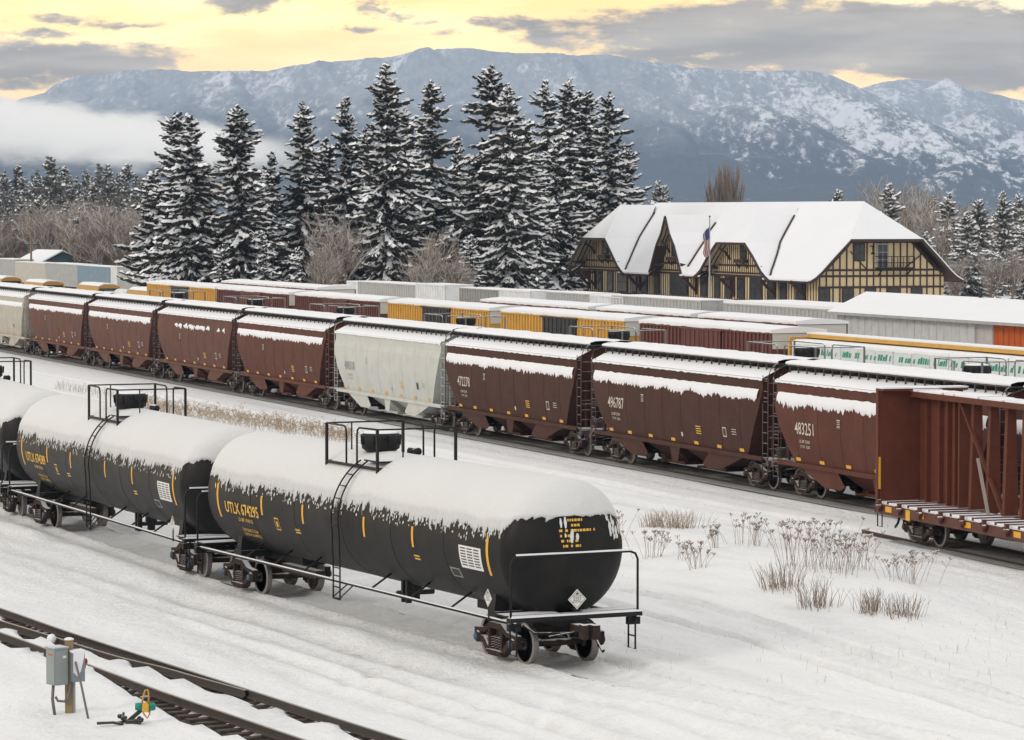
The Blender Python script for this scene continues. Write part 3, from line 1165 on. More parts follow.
def make_tank_car(label, text, seed, loc, rot, tc=TANK_TC, fine=.035, group='black tank cars on the nearest track', detail=True, cat='tank car', rail_len=3.15, dome_snow=True, body_m=None):
    root = thing('tank_car', label, cat, loc, rot, group)
    half = (tc + TANK_OVER) / 2
    bm_ = body_m or BLACK
    tank_body(half, text, seed).build('tank', [bm_, YELLOW, LETTER, WHITE_P, GREYPL, INK], root)
    tank_snow(half, seed, fine).build('snow_cover', SNOW_TANK, root)
    for s in (-1, 1):
        if detail:
            bogie(root, s * tc / 2, ax='axle')
        else:
            simple_bogie(root, s * tc / 2)
        e = s * (tc / 2 + 1.78)
        # stub sill, saddle and end sill
        M = MB()
        M.box((s * (tc / 2 - 2.6), -.32, .90), (s * (tc / 2 + 1.75), .32, 1.22))
        for y in (-.98, .98):
            M.prism([(-.16, 1.0), (.16, 1.0), (.22, 1.75), (-.22, 1.75)], lambda a, b: (s * (tc / 2 - .1) + a, y - .05 * np.sign(y), b), lambda a, b: (s * (tc / 2 - .1) + a, y + .05 * np.sign(y), b))
        M.box((s * (tc / 2 - .32), -1.15, .95), (s * (tc / 2 + .12), 1.15, 1.12))
        M.prism([(-1.15, 1.12), (1.15, 1.12), (1.05, 1.9), (.6, 1.5), (-.6, 1.5), (-1.05, 1.9)], lambda a, b: (s * (tc / 2 - .28), a, b), lambda a, b: (s * (tc / 2 + .02), a, b))
        M.build('saddle', BLACKM, root)
        M = MB()
        M.box((e - .10, -1.66, 1.08), (e + .12, 1.66, 1.18))
        M.box((e - s * .12, -1.66, 1.18), (e - s * .62, 1.66, 1.22))
        M.box((e - .10, -1.66, .88), (e + .02, -1.35, 1.05))
        M.box((e - .10, 1.35, .88), (e + .02, 1.66, 1.05))
        ep = M.build('end_platform', BLACKM, root)
        MB().box((e - .13, -1.6, 1.18), (e + .13, 1.68, 1.21)).build('snow_strip', SNOW, ep)
        for y in (-1.5, 1.5):
            M = MB()
            M.tube([(e - .25, y, 1.05), (e - .25, y, .33), (e + .08, y, .33), (e + .08, y, 1.05)], .022, 6)
            M.bar((e - .25, y, .62), (e + .08, y, .62), .03, .03)
            M.build('step', BLACKR, root)
        M = MB()
        zt = 2.54
        M.tube([(e, -1.60, 1.18), (e, -1.60, zt - .18), (e, -1.54, zt - .05), (e, -1.41, zt), (e, 1.41, zt), (e, 1.54, zt - .05), (e, 1.60, zt - .18), (e, 1.60, 1.18)], .028, 7)
        eh = M.build('end_handrail', BLACKR, root)
        MB().box((e - .03, -1.46, zt + .02), (e + .03, 1.46, zt + .055)).build('snow_strip', SNOW, eh)
        M = coupler_mesh(s)
        M.v = [(v[0] + s * (tc / 2 + 1.75), v[1], v[2]) for v in M.v]
        M.build('coupler', RUST, root)
        MB().tube([(s * (tc / 2 + 1.9), -1.35, 1.02), (s * (tc / 2 + 2.15), -1.2, .86), (s * (tc / 2 + 2.2), .15, .80)], .026, 6).build('uncoupling_lever', BLACKM, root)
        M = MB()     # brake hose, air reservoir bits
        M.tube([(e, .5, .95), (e + s * .1, .55, .7), (e + s * .25, .5, .45), (e + s * .35, .4, .5)], .025, 6)
        M.build('air_hose', BLACKR, root)
        if detail:
            M = hazard_diamond(lambda a, b, o: Vector((s * (half - .205 + o), s * a + .12, 1.95 + b)), .25) if False else None
            xx = s * (half + .055)
            M = hazard_diamond(lambda a, b, o: Vector((xx + s * o, s * a + .02, TZ - 1.06 + b)), .23)
            M.bar((xx - s * .02, .02, TZ - 1.30), (xx - s * .25, .02, TZ - 1.30), .05, .03, 1)
            M.build('placard', [WHITE_P, INK], root)
    # walkway handrails along both sides with rods to the tank
    for y in (-1, 1):
        M = MB()
        zl = 1.04
        M.tube([(-(tc / 2 + 1.9), y * 1.55, zl), ((tc / 2 + 1.9), y * 1.55, zl)], .03, 6)
        for x in (-.62, -.43, -.24, .18, .40, .62):
            M.tube([(x * tc / 2 * 1.3, y * 1.55, zl), (x * tc / 2 * 1.3 + .1, y * 1.02, TZ - 1.17)], .026, 6)
        sh = M.build('side_handrail', BLACKR, root)
        MB().box((-(tc / 2 + 1.9), y * 1.55 - .024, zl + .026), ((tc / 2 + 1.9), y * 1.55 + .024, zl + .05)).build('snow_strip', SNOW, sh)
        if detail and y < 0:
            xq = half - 1.15
            M = hazard_diamond(lambda a, b, o: Vector((xq - y * -1 * a if y < 0 else xq - a, y * (1.62 + o), 1.52 + b)), .21)
            M.bar((xq, y * 1.60, 1.0), (xq, y * 1.60, 1.36), .035, .02, 1)
            M.build('placard', [WHITE_P, INK], root)
        # ladder over the flank, then hanging free to the ground step
        M = MB()
        hw = .21
        rails = {-1: [], 1: []}
        ph = 1.02
        path = []
        while ph > -.25:
            path.append(tank_pt(0, ph, half, .16))
            ph -= .10
        path = [Vector((0, -1.05, TZ + 1.33))] + path
        low = path[-1]
        path += [Vector((0, -1.64, 1.4)), Vector((0, -1.64, .62))]
        for sx in (-1, 1):
            M.tube([(sx * hw, v.y * -y, v.z) for v in path], .022, 6)
            if y < 0:
                M.tube([(.2 * sx + .75, v * 1.0, 1.02) if False else (sx * hw, -1.64, .64) for v in (0, 0)], .0, 3) if False else None
        acc = 0
        for i in range(1, len(path)):
            acc += (path[i] - path[i - 1]).length
            if acc > .30:
                v = path[i]
                M.tube([(-hw, v.y * -y, v.z), (hw, v.y * -y, v.z)], .016, 5)
                acc = 0
        for zz in (.64, .92, 1.2):
            M.tube([(-hw, y * 1.64, zz), (hw, y * 1.64, zz)], .018, 5)
        M.tube([(hw, y * 1.64, .66), (hw + .62, y * 1.55, 1.04)], .018, 5)
        M.tube([(-hw, y * 1.64, .66), (hw + .28, y * 1.55, 1.04)], .018, 5)
        M.build('ladder', BLACKR, root)
    # top platform, rail, manway dome
    gr = guardrail(rail_len, 2.12, 4.05, 5.02)
    gr.v = [(v[0] - .38 if rail_len < 4 else v[0], v[1], v[2] - .15) for v in gr.v]
    gr.build('guardrail', BLACKR if detail else SILVR, root)
    M = MB()
    for x in np.linspace(-1.3, 1.3, 9):
        pass
    M.box((.25, -1.0, 4.05), (rail_len / 2 - .4, -.62, 4.09))
    M.build('platform_grating', BLACKM, root)
    M = MB()
    M.lathe([(.50, 4.16), (.50, 4.24), (.34, 4.30), (.42, 4.38), (.48, 4.42), (.50, 4.74), (.45, 4.80), (.05, 4.82)], (.0, .1, 0), 'z', 20)
    for a in range(8):
        c, d = math.cos(a * PI / 4), math.sin(a * PI / 4)
        M.tube([(.53 * c, .1 + .51 * d, 4.52), (.53 * c, .1 + .53 * d, 4.76)], .025, 5)
    M.tube([(-.48, .05, 4.70), (-.60, .0, 4.74), (-.70, -.03, 4.64)], .05, 6)
    M.tube([(.48, .0, 4.70), (.56, -.05, 4.72)], .05, 6)
    dsh = Vector((-.84, -.16, -.15)) if rail_len < 4 else Vector((0, 0, -.06))
    M.v = [tuple(Vector(v) + dsh) for v in M.v]
    dm = M.build('dome', BLACKR, root)
    MB().lathe([(.46, 4.80), (.42, 4.835), (.28, 4.85), (.02, 4.852)], (dsh.x, .1 + dsh.y, dsh.z), 'z', 18).build('snow_cap', SNOW, dm)
    M = MB()
    M.tube([(-.2, .45, 4.22), (.30, .40, 4.22)], .07, 8)
    M.tube([(.30, .40, 4.22), (.46, .38, 4.25)], .10, 8)
    M.lathe([(.13, 4.2), (.13, 4.36), (.08, 4.44)], (.0, .42, -.10), 'z', 10)
    M.build('valve', BLACKM, root)
    # outlet and steam valve below
    M = MB()
    M.lathe([(.22, 1.25), (.18, 1.02), (.18, .86), (.12, .78), (.12, .62)], (1.1, 0, 0), 'z', 14)
    M.tube([(1.1, -.5, .82), (1.1, .5, .82)], .07, 8)
    M.build('outlet_valve', BLACKM, root)
    for x in (1.9, 2.15):
        MB().box((x, -.75, .7), (x + .1, -.62, 1.4)).build('valve_rod', BLACKM, root)
    M = MB()
    M.lathe([(.05, -.95), (.2, -.9), (.2, .9), (.05, .95)], (-tc / 2 + 3.4, .55, 1.08), 'x', 12)
    M.box((-tc / 2 + 1.6, -.5, .66), (-tc / 2 + 3.9, -.25, .88))
    M.build('brake_gear', RUST, root)
    return root


make_tank_car('nearest black tank car numbered 674295 under a snow blanket, its end facing out', 'UTLX 674295', 3, P1, R1)
make_tank_car('black snow topped tank car coupled directly behind car 674295', 'UTLX 674389', 8, P2, R2)
make_tank_car('black snow topped tank car cut off by the left picture edge', 'UTLX 674260', 15, P3, R3)

# ------------------------------------------------------------------ covered hopper cars


def brown(name, c, st=.25):
    return mat(name, c, .62, .22, .55, dirt=tuple(k * 1.9 for k in c), dirt_amt=.5, streak=st, spec=.16)


H_BROWN = {'a': brown('hopper_brown_dark', (.048, .0175, .012)), 'b': brown('hopper_brown', (.061, .022, .015)), 'c': brown('hopper_brown_faded', (.090, .036, .026)), 'd': brown('hopper_brown_red', (.080, .025, .016))}
H_GREY = mat('hopper_grey', (.50, .51, .48), .6, .1, .8, dirt=(.38, .35, .28), dirt_amt=.45, streak=.1)
H_TAN = mat('hopper_tan', (.42, .39, .33), .6, .1, .8, dirt=(.26, .22, .17), dirt_amt=.5, streak=.1)
PALE_INK = mat('faded_white_lettering', (.58, .53, .45), .65, .2, 5)
DARK_GAP = mat('roof_steel', (.055, .052, .05), .7, .3, 2)
SEC = [(.0, 4.52), (.75, 4.47), (1.50, 4.10), (1.515, 3.72), (1.60, 3.40), (1.62, 3.0), (1.61, 2.5), (1.56, 2.0), (1.47, 1.5), (1.42, 1.22)]


def xe(z):
    """half length of the hopper body at height z: the ends slope in below the shoulder"""
    if z >= 3.3:
        return 8.45
    t = (3.3 - z) / (3.3 - 1.22)
    return 8.45 - 1.5 * t ** 1.25


def hopper_body(mi_seed, ribs=9):
    M = MB()
    n = 36
    for sy in (-1, 1):
        P = []
        for y, z in SEC:
            P.append([Vector((xe(z) * (-1 + 2 * k / n), sy * y, z)) for k in range(n + 1)])
        M.grid(P, 0, smooth=False, flip=sy > 0)
        # welded seams down the side sheets
        for k in range(1, ribs):
            t = -1 + 2 * k / ribs
            pts = [Vector((max(-xe(z) + .05, min(xe(z) - .05, 8.45 * t)), sy * (y + .004), z)) for y, z in SEC[3:]]
            for a, b in zip(pts, pts[1:]):
                M.bar(a, b, .03, .006, up=(0, sy, 0))
        # eave angle and side sill
        M.bar((-8.45, sy * 1.52, 4.09), (8.45, sy * 1.52, 4.09), .06, .07)
        M.bar((-8.4, sy * 1.47, 1.16), (8.4, sy * 1.47, 1.16), .10, .16)
    for sx in (-1, 1):
        P = [[Vector((sx * xe(z), y * t, z)) for t in (-1, -.5, 0, .5, 1)] for y, z in SEC]
        M.grid(P, 0, smooth=False, flip=sx < 0)
        # end slope sheet running down to the centre sill
        M.add([(sx * 6.95, -1.42, 1.22), (sx * 6.95, 1.42, 1.22), (sx * 4.6, 1.2, .62), (sx * 4.6, -1.2, .62)], [(0, 1, 2, 3) if sx < 0 else (3, 2, 1, 0)], 0)
        for y in (-1.05, 0, 1.05):
            M.bar((sx * 8.35, y, 1.2), (sx * 8.38, y, 3.6), .09, .08)
    # centre sill
    M.box((-8.9, -.3, .78), (8.9, .3, 1.12))
    return M


def hopper_bays():
    """two hopper bays tucked in between flush gusset plates"""
    M = MB()
    for sy in (-1, 1):
        y = sy * 1.43
        for poly in ([(-6.98, 1.2), (-3.5, 1.2), (-2.75, .62), (-3.1, .48), (-4.4, .48)], [(6.98, 1.2), (4.4, .48), (3.1, .48), (2.75, .62), (3.5, 1.2)], [(-.55, 1.2), (.55, 1.2), (.28, .50), (-.28, .50)]):
            M.prism(poly, lambda a, b: (a, y - .012, b - 0 * a), lambda a, b: (a, y + .012, b))
    for x0, x1 in ((-3.5, -.5), (.5, 3.5)):
        c = (x0 + x1) / 2
        v = [(x0, -1.40, 1.19), (x1, -1.40, 1.19), (x1, 1.40, 1.19), (x0, 1.40, 1.19), (c - 1.0, -.42, .40), (c + 1.0, -.42, .40), (c + 1.0, .42, .40), (c - 1.0, .42, .40)]
        M.add(v, [(0, 1, 5, 4), (1, 2, 6, 5), (2, 3, 7, 6), (3, 0, 4, 7), (4, 5, 6, 7)], 0)
        M.box((c - 1.1, -.62, .28), (c + 1.1, .62, .40))
        M.tube([(c - .8, -1.0, .36), (c - .8, 1.0, .36)], .05, 6)
    return M


def hopper_roof():
    """roof walks on brackets with hatch troughs between them"""
    M = MB()
    M.box((-8.3, -.34, 4.45), (8.3, .34, 4.64))
    for sy in (-1, 1):
        M.box((-8.7, sy * .42, 4.62), (8.7, sy * 1.02, 4.66))
        for k in range(24):
            x = -8.4 + k * 16.8 / 23
            M.bar((x, sy * .55, 4.44), (x, sy * 1.0, 4.63), .05, .10)
            M.bar((x, sy * 1.0, 4.30), (x, sy * 1.0, 4.63), .05, .05)
    return M


def ragged_strip(M, x0, x1, fn_top, fn_bot, surf, off, step=.045, rows=5):
    """snow lying against a surface between two wavy edges; surf(x, v) -> point + normal"""
    n = int((x1 - x0) / step)
    P = []
    for i in range(n + 1):
        x = x0 + (x1 - x0) * i / n
        a, b = fn_top(x), fn_bot(x)
        row = []
        for j in range(rows + 1):
            t = j / rows
            p, nn = surf(x, a + (b - a) * t)
            th = off * (math.sin(PI * min(1, .12 + t * .88)) ** .6 if t < 1 else 0)
            row.append(p + nn * (.008 + th + (.014 * mnoise.noise((x * 15, t * 5, off)) if 0 < j < rows else 0)))
        P.append(row)
    M.grid(P, 0, smooth=True)
    return M


def side_at(z):
    for (y0, z0), (y1, z1) in zip(SEC, SEC[1:]):
        if z0 >= z >= z1:
            t = (z0 - z) / (z0 - z1)
            return y0 + (y1 - y0) * t
    return SEC[-1][0]


def hopper_snow(seed, band=1.0, patchy=False):
    M = MB()
    r = random.Random(seed)
    for sy in (-1, 1):
        # slab on the roof walk
        P = []
        n = 200
        for i in range(n + 1):
            x = -8.75 + 17.5 * i / n
            h = .13 + .035 * mnoise.noise((x * .9, seed, sy)) + .02 * mnoise.noise((x * 3.1, seed, sy))
            e = 1.05 + .03 * mnoise.noise((x * 2.3, seed, 4 + sy))
            P.append([Vector((x, sy * y, z)) for y, z in ((.0, 4.67 + h * .8), (.35, 4.70 + h), (.8, 4.68 + h), (e - .03, 4.66 + h * .75), (e, 4.665 + h * .25), (e - .06, 4.662))])
        M.grid(P, 0, flip=sy < 0)
        # snow on the sloping roof edge
        P = []
        for i in range(n + 1):
            x = -8.5 + 17.0 * i / n
            h = .045 + .012 * mnoise.noise((x * 1.4, seed, 7 + sy))
            t0 = .80 + .05 * mnoise.noise((x * 1.7, seed, 2))
            z_at = lambda y: 4.47 - (y - .75) * .37 / .75
            d = .05 + .035 * mnoise.noise((x * 2.7, seed, 9))
            P.append([Vector((x, sy * t0, z_at(t0) + .008)), Vector((x, sy * (t0 + .08), z_at(t0 + .08) + h)), Vector((x, sy * 1.3, z_at(1.3) + h)), Vector((x, sy * 1.52, z_at(1.5) + h)), Vector((x, sy * 1.565, 4.10)), Vector((x, sy * 1.56, 4.09 - max(0, d)))])
        M.grid(P, 0, flip=sy < 0)
        # plastered band on the shoulder of the side sheets
        if band > 0:
            fs = spike(seed + 5 + sy)

            def surf(x, v):
                y = side_at(v)
                return Vector((x, sy * y, v)), Vector((0, sy, .25)).normalized()
            runs = [(-8.2, 8.2)] if not patchy else [(a + r.uniform(-.4, .4), a + r.uniform(.45, 1.3)) for a in np.linspace(-7.8, 6.6, 13) if r.random() < .7]
            for a, b in runs:
                top = lambda x: 3.70 + .03 * mnoise.noise((x * 2.1, seed, 1)) - ((.12 + .16 * mnoise.noise((x * 3.1, seed, 4)) + .10 * max(0, 1 - min(x - a, b - x) / .3)) if patchy else 0)
                bot = lambda x: top(x) - .06 - max(.02, band * (.24 + .10 * mnoise.noise((x * .8, seed, 5)) + .09 * mnoise.noise((x * 6.0, seed, 6)) + .09 * mnoise.noise((x * 17.0, seed, 8)) + .12 * fs(x)) * (1 if not patchy else max(.04, min(.8, min(x - a, b - x) / .35))))
                before = len(M.f)
                ragged_strip(M, a, b, top, bot, surf, .05)
                if sy > 0:
                    pass
                else:
                    M.f[before:] = [f[::-1] for f in M.f[before:]]
    return M


def hopper_marks(num, seed, mi_pale=0, mi_y=1):
    M = MB()
    r = random.Random(seed)
    for sy in (-1, 1):
        def on(x0, z0):
            return lambda a, b: Vector((x0 * -sy + a * -sy, sy * (side_at(z0 + b) + .022), z0 + b))
        if num:
            M.text(num, .62, on(-5.75, 2.28), mi_pale, 'CENTER', .92)
            for k, ln in enumerate(('LD LMT 220500', 'LT WT  65500')):
                M.text(ln, .15, on(-5.85, 1.98 - k * .19), mi_pale, 'CENTER', .9)

        def rect(x, z, w, h, mi):
            f = on(x, z)
            M.add([f(-w / 2, -h / 2), f(w / 2, -h / 2), f(w / 2, h / 2), f(-w / 2, h / 2)], [(0, 1, 2, 3)], mi)
        for x in (-6.6, -4.6, -2.4, -.1, 2.2, 4.4, 6.5):
            rect(x, 1.36, .40, .12, 1)
        # consolidated stencil and small stencilled blocks
        for z in (.0, .09, .18, .27):
            rect(2.6, 1.75 + z, .5, .035, 3)
            rect(-2.9, 2.75 + z * .7, .24, .02, 0)
        rect(-2.9, 2.96, .3, .02, 0)
        rect(-2.9, 2.70, .3, .02, 0)
        rect(5.1, 1.95, .34, .36, 0)
        rect(5.1, 1.95, .26, .28, 2)
        for k in range(3):
            rect(6.0, 2.10 - k * .09, .42, .025, 0)
        rect(.9, 1.62, .16, .16, 0)
    return M


def end_gear(s):
    """end platform, crash posts, ladders and handholds at one end"""
    M = MB()
    e = s * 8.85
    for y in (-1.47, 1.47):
        for dx in (0, .46):
            x = e - s * (dx + .02)
            M.tube([(x, y, .55 if dx == 0 else .62), (x, y, 4.22)], .022, 5)
        for k in range(10):
            z = .6 + k * .38
            M.tube([(e - s * .02, y, z), (e - s * .48, y, z)], .016, 5)
        M.tube([(e, y, 4.2), (e, y * .92, 4.5), (e - s * .3, y * .62, 4.7)], .016, 5)
        # corner brackets tie the ladder to the body
        for z in (1.2, 3.4, 4.1):
            M.bar((e - s * .05, y, z), (s * xe(z), y * .99, z), .05, .05)
    for k in range(9):
        z = .75 + k * .4
        M.tube([(e, -1.45, z), (e, -.95, z)], .016, 5)
    M.tube([(e, -.95, .6), (e, -.95, 4.3)], .02, 5)
    M.tube([(e, -1.45, 2.2), (e, 1.45, 2.2)], .018, 5)
    return M


def end_sill(s):
    M = MB()
    M.box((s * 8.72, -1.5, .92), (s * 8.95, 1.5, 1.12))
    M.box((s * 7.2, -1.3, 1.08), (s * 8.72, 1.3, 1.13))
    M.lathe([(.04, -.5), (.16, -.46), (.16, .46), (.04, .5)], (s * 7.9, .2, 1.42), 'y', 12)
    M.box((s * 7.5, -.55, 1.13), (s * 7.9, -.15, 1.5))
    M.tube([(s * 8.6, .9, 1.1), (s * 8.6, .9, 2.6)], .03, 6)
    M.lathe([(.26, 0), (.28, .03), (.26, .06)], (s * 8.66, .9, 2.5), 'x', 14)
    return M


ROOF_ME = None
HOP_SHARED = {}


def make_hopper(label, num, paint, seed, u, band=1.0, patchy=False, tc=14.0, gear=None, sx=1.0, detail=True):
    root = thing('hopper_car', label, 'hopper car', yard(HOP_P, u), YARD_ROT, 'covered hopper cars in the long train')
    gear = gear or paint

    def part(name, mb, mats):
        key = (name, tuple(m.name for m in mats))
        if name in ('body', 'bay_set', 'roof_walk', 'end_ladder', 'end_sill', 'end_ladder2', 'end_sill2', 'coupler', 'coupler2') and key in HOP_SHARED:
            return link(name.rstrip('2'), HOP_SHARED[key], root)
        o = mb().build(name.rstrip('2'), mats, root)
        HOP_SHARED[key] = o.data
        return o
    bd = hopper_body(seed)
    mk = hopper_marks(num, seed)
    bd.add(mk.v, [])
    base = len(bd.v) - len(mk.v)
    bd.f += [[base + i for i in f] for f in mk.f]
    bd.m += [m + 1 for m in mk.m]
    bd.s += mk.s
    bd.build('body', [paint, PALE_INK if 'grey' not in paint.name else GREYPL, YELLOW, INK, LETTER], root)
    part('bay_set', hopper_bays, [paint])
    part('roof_walk', hopper_roof, [DARK_GAP])
    hopper_snow(seed, band, patchy).build('snow_cover', SNOW, root)
    for s, sfx in ((-1, ''), (1, '2')):
        part('end_ladder' + sfx, lambda: end_gear(s), [gear if 'grey' in gear.name or 'tan' in gear.name else RAILDK])
        part('end_sill' + sfx, lambda: end_sill(s), [SILLM])

        def cm():
            M = coupler_mesh(s)
            M.v = [(v[0] + s * 8.45, v[1], v[2]) for v in M.v]
            return M
        part('coupler' + sfx, cm, [RUST])
        bogie(root, s * tc / 2)
    root.scale = (sx, 1, 1)
    return root


RAILDK = mat('ladder_brown', (.085, .055, .05), .6, .2, 4, snow=.7, snow_n=.75)
SILLM = mat('sill_brown', (.07, .042, .037), .7, .3, 4, snow=.9, snow_n=.66)
# near wheel pixel columns of each car's left bogie inner axle fix where it stands
hop_x = [47.5, 109, 180, 262, 362.5, 478, 632, 821, 1070]
t_fit = [1.2539, 1.1641, 1.0753, .987, .8989, .8143, .7236, .6365, .5494]
hop_u = []
for i, x in enumerate(hop_x):
    # the contact point is at local x = -7.0 + 0.9, so the origin lies 6.1 m nearer along the track
    hop_u.append(u_at(HOP_P - .75, x) - 6.1)
SPEC = [('faded brown hopper car with thin snow band, coupled beside the tan hopper', '', 'c', 21, .9, False),
        ('dull brown hopper car, second of the brown cars beside the tan hopper', '', 'c', 22, 1.0, False),
        ('brown hopper car with only broken patches of snow on its side', '', 'c', 23, .8, True),
        ('brown hopper car coupled left of the pale grey hopper', '', 'd', 24, 1.0, False),
        ('pale grey hopper car, the only light one amid the brown train', '404318', 'g', 25, .0, False),
        ('dark brown hopper car coupled right of the pale grey hopper', '472278', 'a', 26, 1.25, False),
        ('dark brown hopper car numbered 496787 with a thick snow band', '496787', 'a', 27, 1.25, False),
        ('reddish brown hopper car numbered 483251 behind the open centerbeam car', '483251', 'd', 28, 1.3, False),
        ('brown hopper car cut off at the right edge behind the centerbeam car', '', 'a', 29, 1.2, False)]
gaps = [hop_u[i] - hop_u[i + 1] for i in range(len(hop_u) - 1)]
for i, (lab, num, k, sd_, band, patchy) in enumerate(SPEC):
    g = ([gaps[0]] + gaps + [gaps[-1]])[i:i + 2]
    L_ = (g[0] + g[1]) / 2
    make_hopper(lab, num, H_GREY if k == 'g' else H_BROWN[k], sd_, hop_u[i], band, patchy, sx=L_ / 18.35)
make_hopper('tan hopper car half cut off by the left picture edge', '', H_TAN, 30, hop_u[0] + gaps[0] * 1.02, .9, False, sx=gaps[0] / 18.35)
make_hopper('tan hopper car beyond the first tan one, showing only its near corner', '', H_TAN, 31, hop_u[0] + gaps[0] * 2.04, .9, False, sx=gaps[0] / 18.35)

# ------------------------------------------------------------------ tank cars standing behind the hoppers
TANK_GREYM = mat('pale_tank_paint', (.48, .47, .43), .55, .12, 1)
back_dome = [(177, 'black'), (254, 'pale'), (344, 'black'), (464, 'black'), (617, 'black'), (805, 'black'), (990, 'black')]
words_ = ['tank car behind the patchy brown hopper, only its railing and snowy dome showing', 'tank car with a pale dome and railing behind the brown hoppers', 'tank car seen over the hopper next to the grey one, dark dome',
          'tank car whose dark dome shows above the joint right of the grey hopper', 'tank car whose grey dome stands above the joint before hopper 496787', 'tank car with a dark dome in front of the white wrapped lumber', 'tank car with wide black railing and round dome above the centerbeam car']
for (dx, kind), lab in zip(back_dome, words_):
    uu = u_at(BACK_P, dx)
    tc = 12.6 if dx < 800 else 10.4
    o = make_tank_car(lab, 'UTLX', int(dx), yard(BACK_P, uu), YARD_ROT, tc=tc, fine=.12, group='tank cars standing behind the hopper train', detail=False, rail_len=6.5 if dx < 900 else 3.6, body_m=TANK_GREYM if kind == 'pale' else None)

# ------------------------------------------------------------------ centerbeam flat car
CB = mat('centerbeam_brown', (.105, .029, .016), .6, .2, 1.2, dirt=(.15, .055, .034), dirt_amt=.4, snow=.0, spec=.2, streak=.2)
CBS = mat('centerbeam_brown_snowy', (.105, .038, .026), .6, .25, 2, snow=1.0, snow_n=.62, spec=.3)


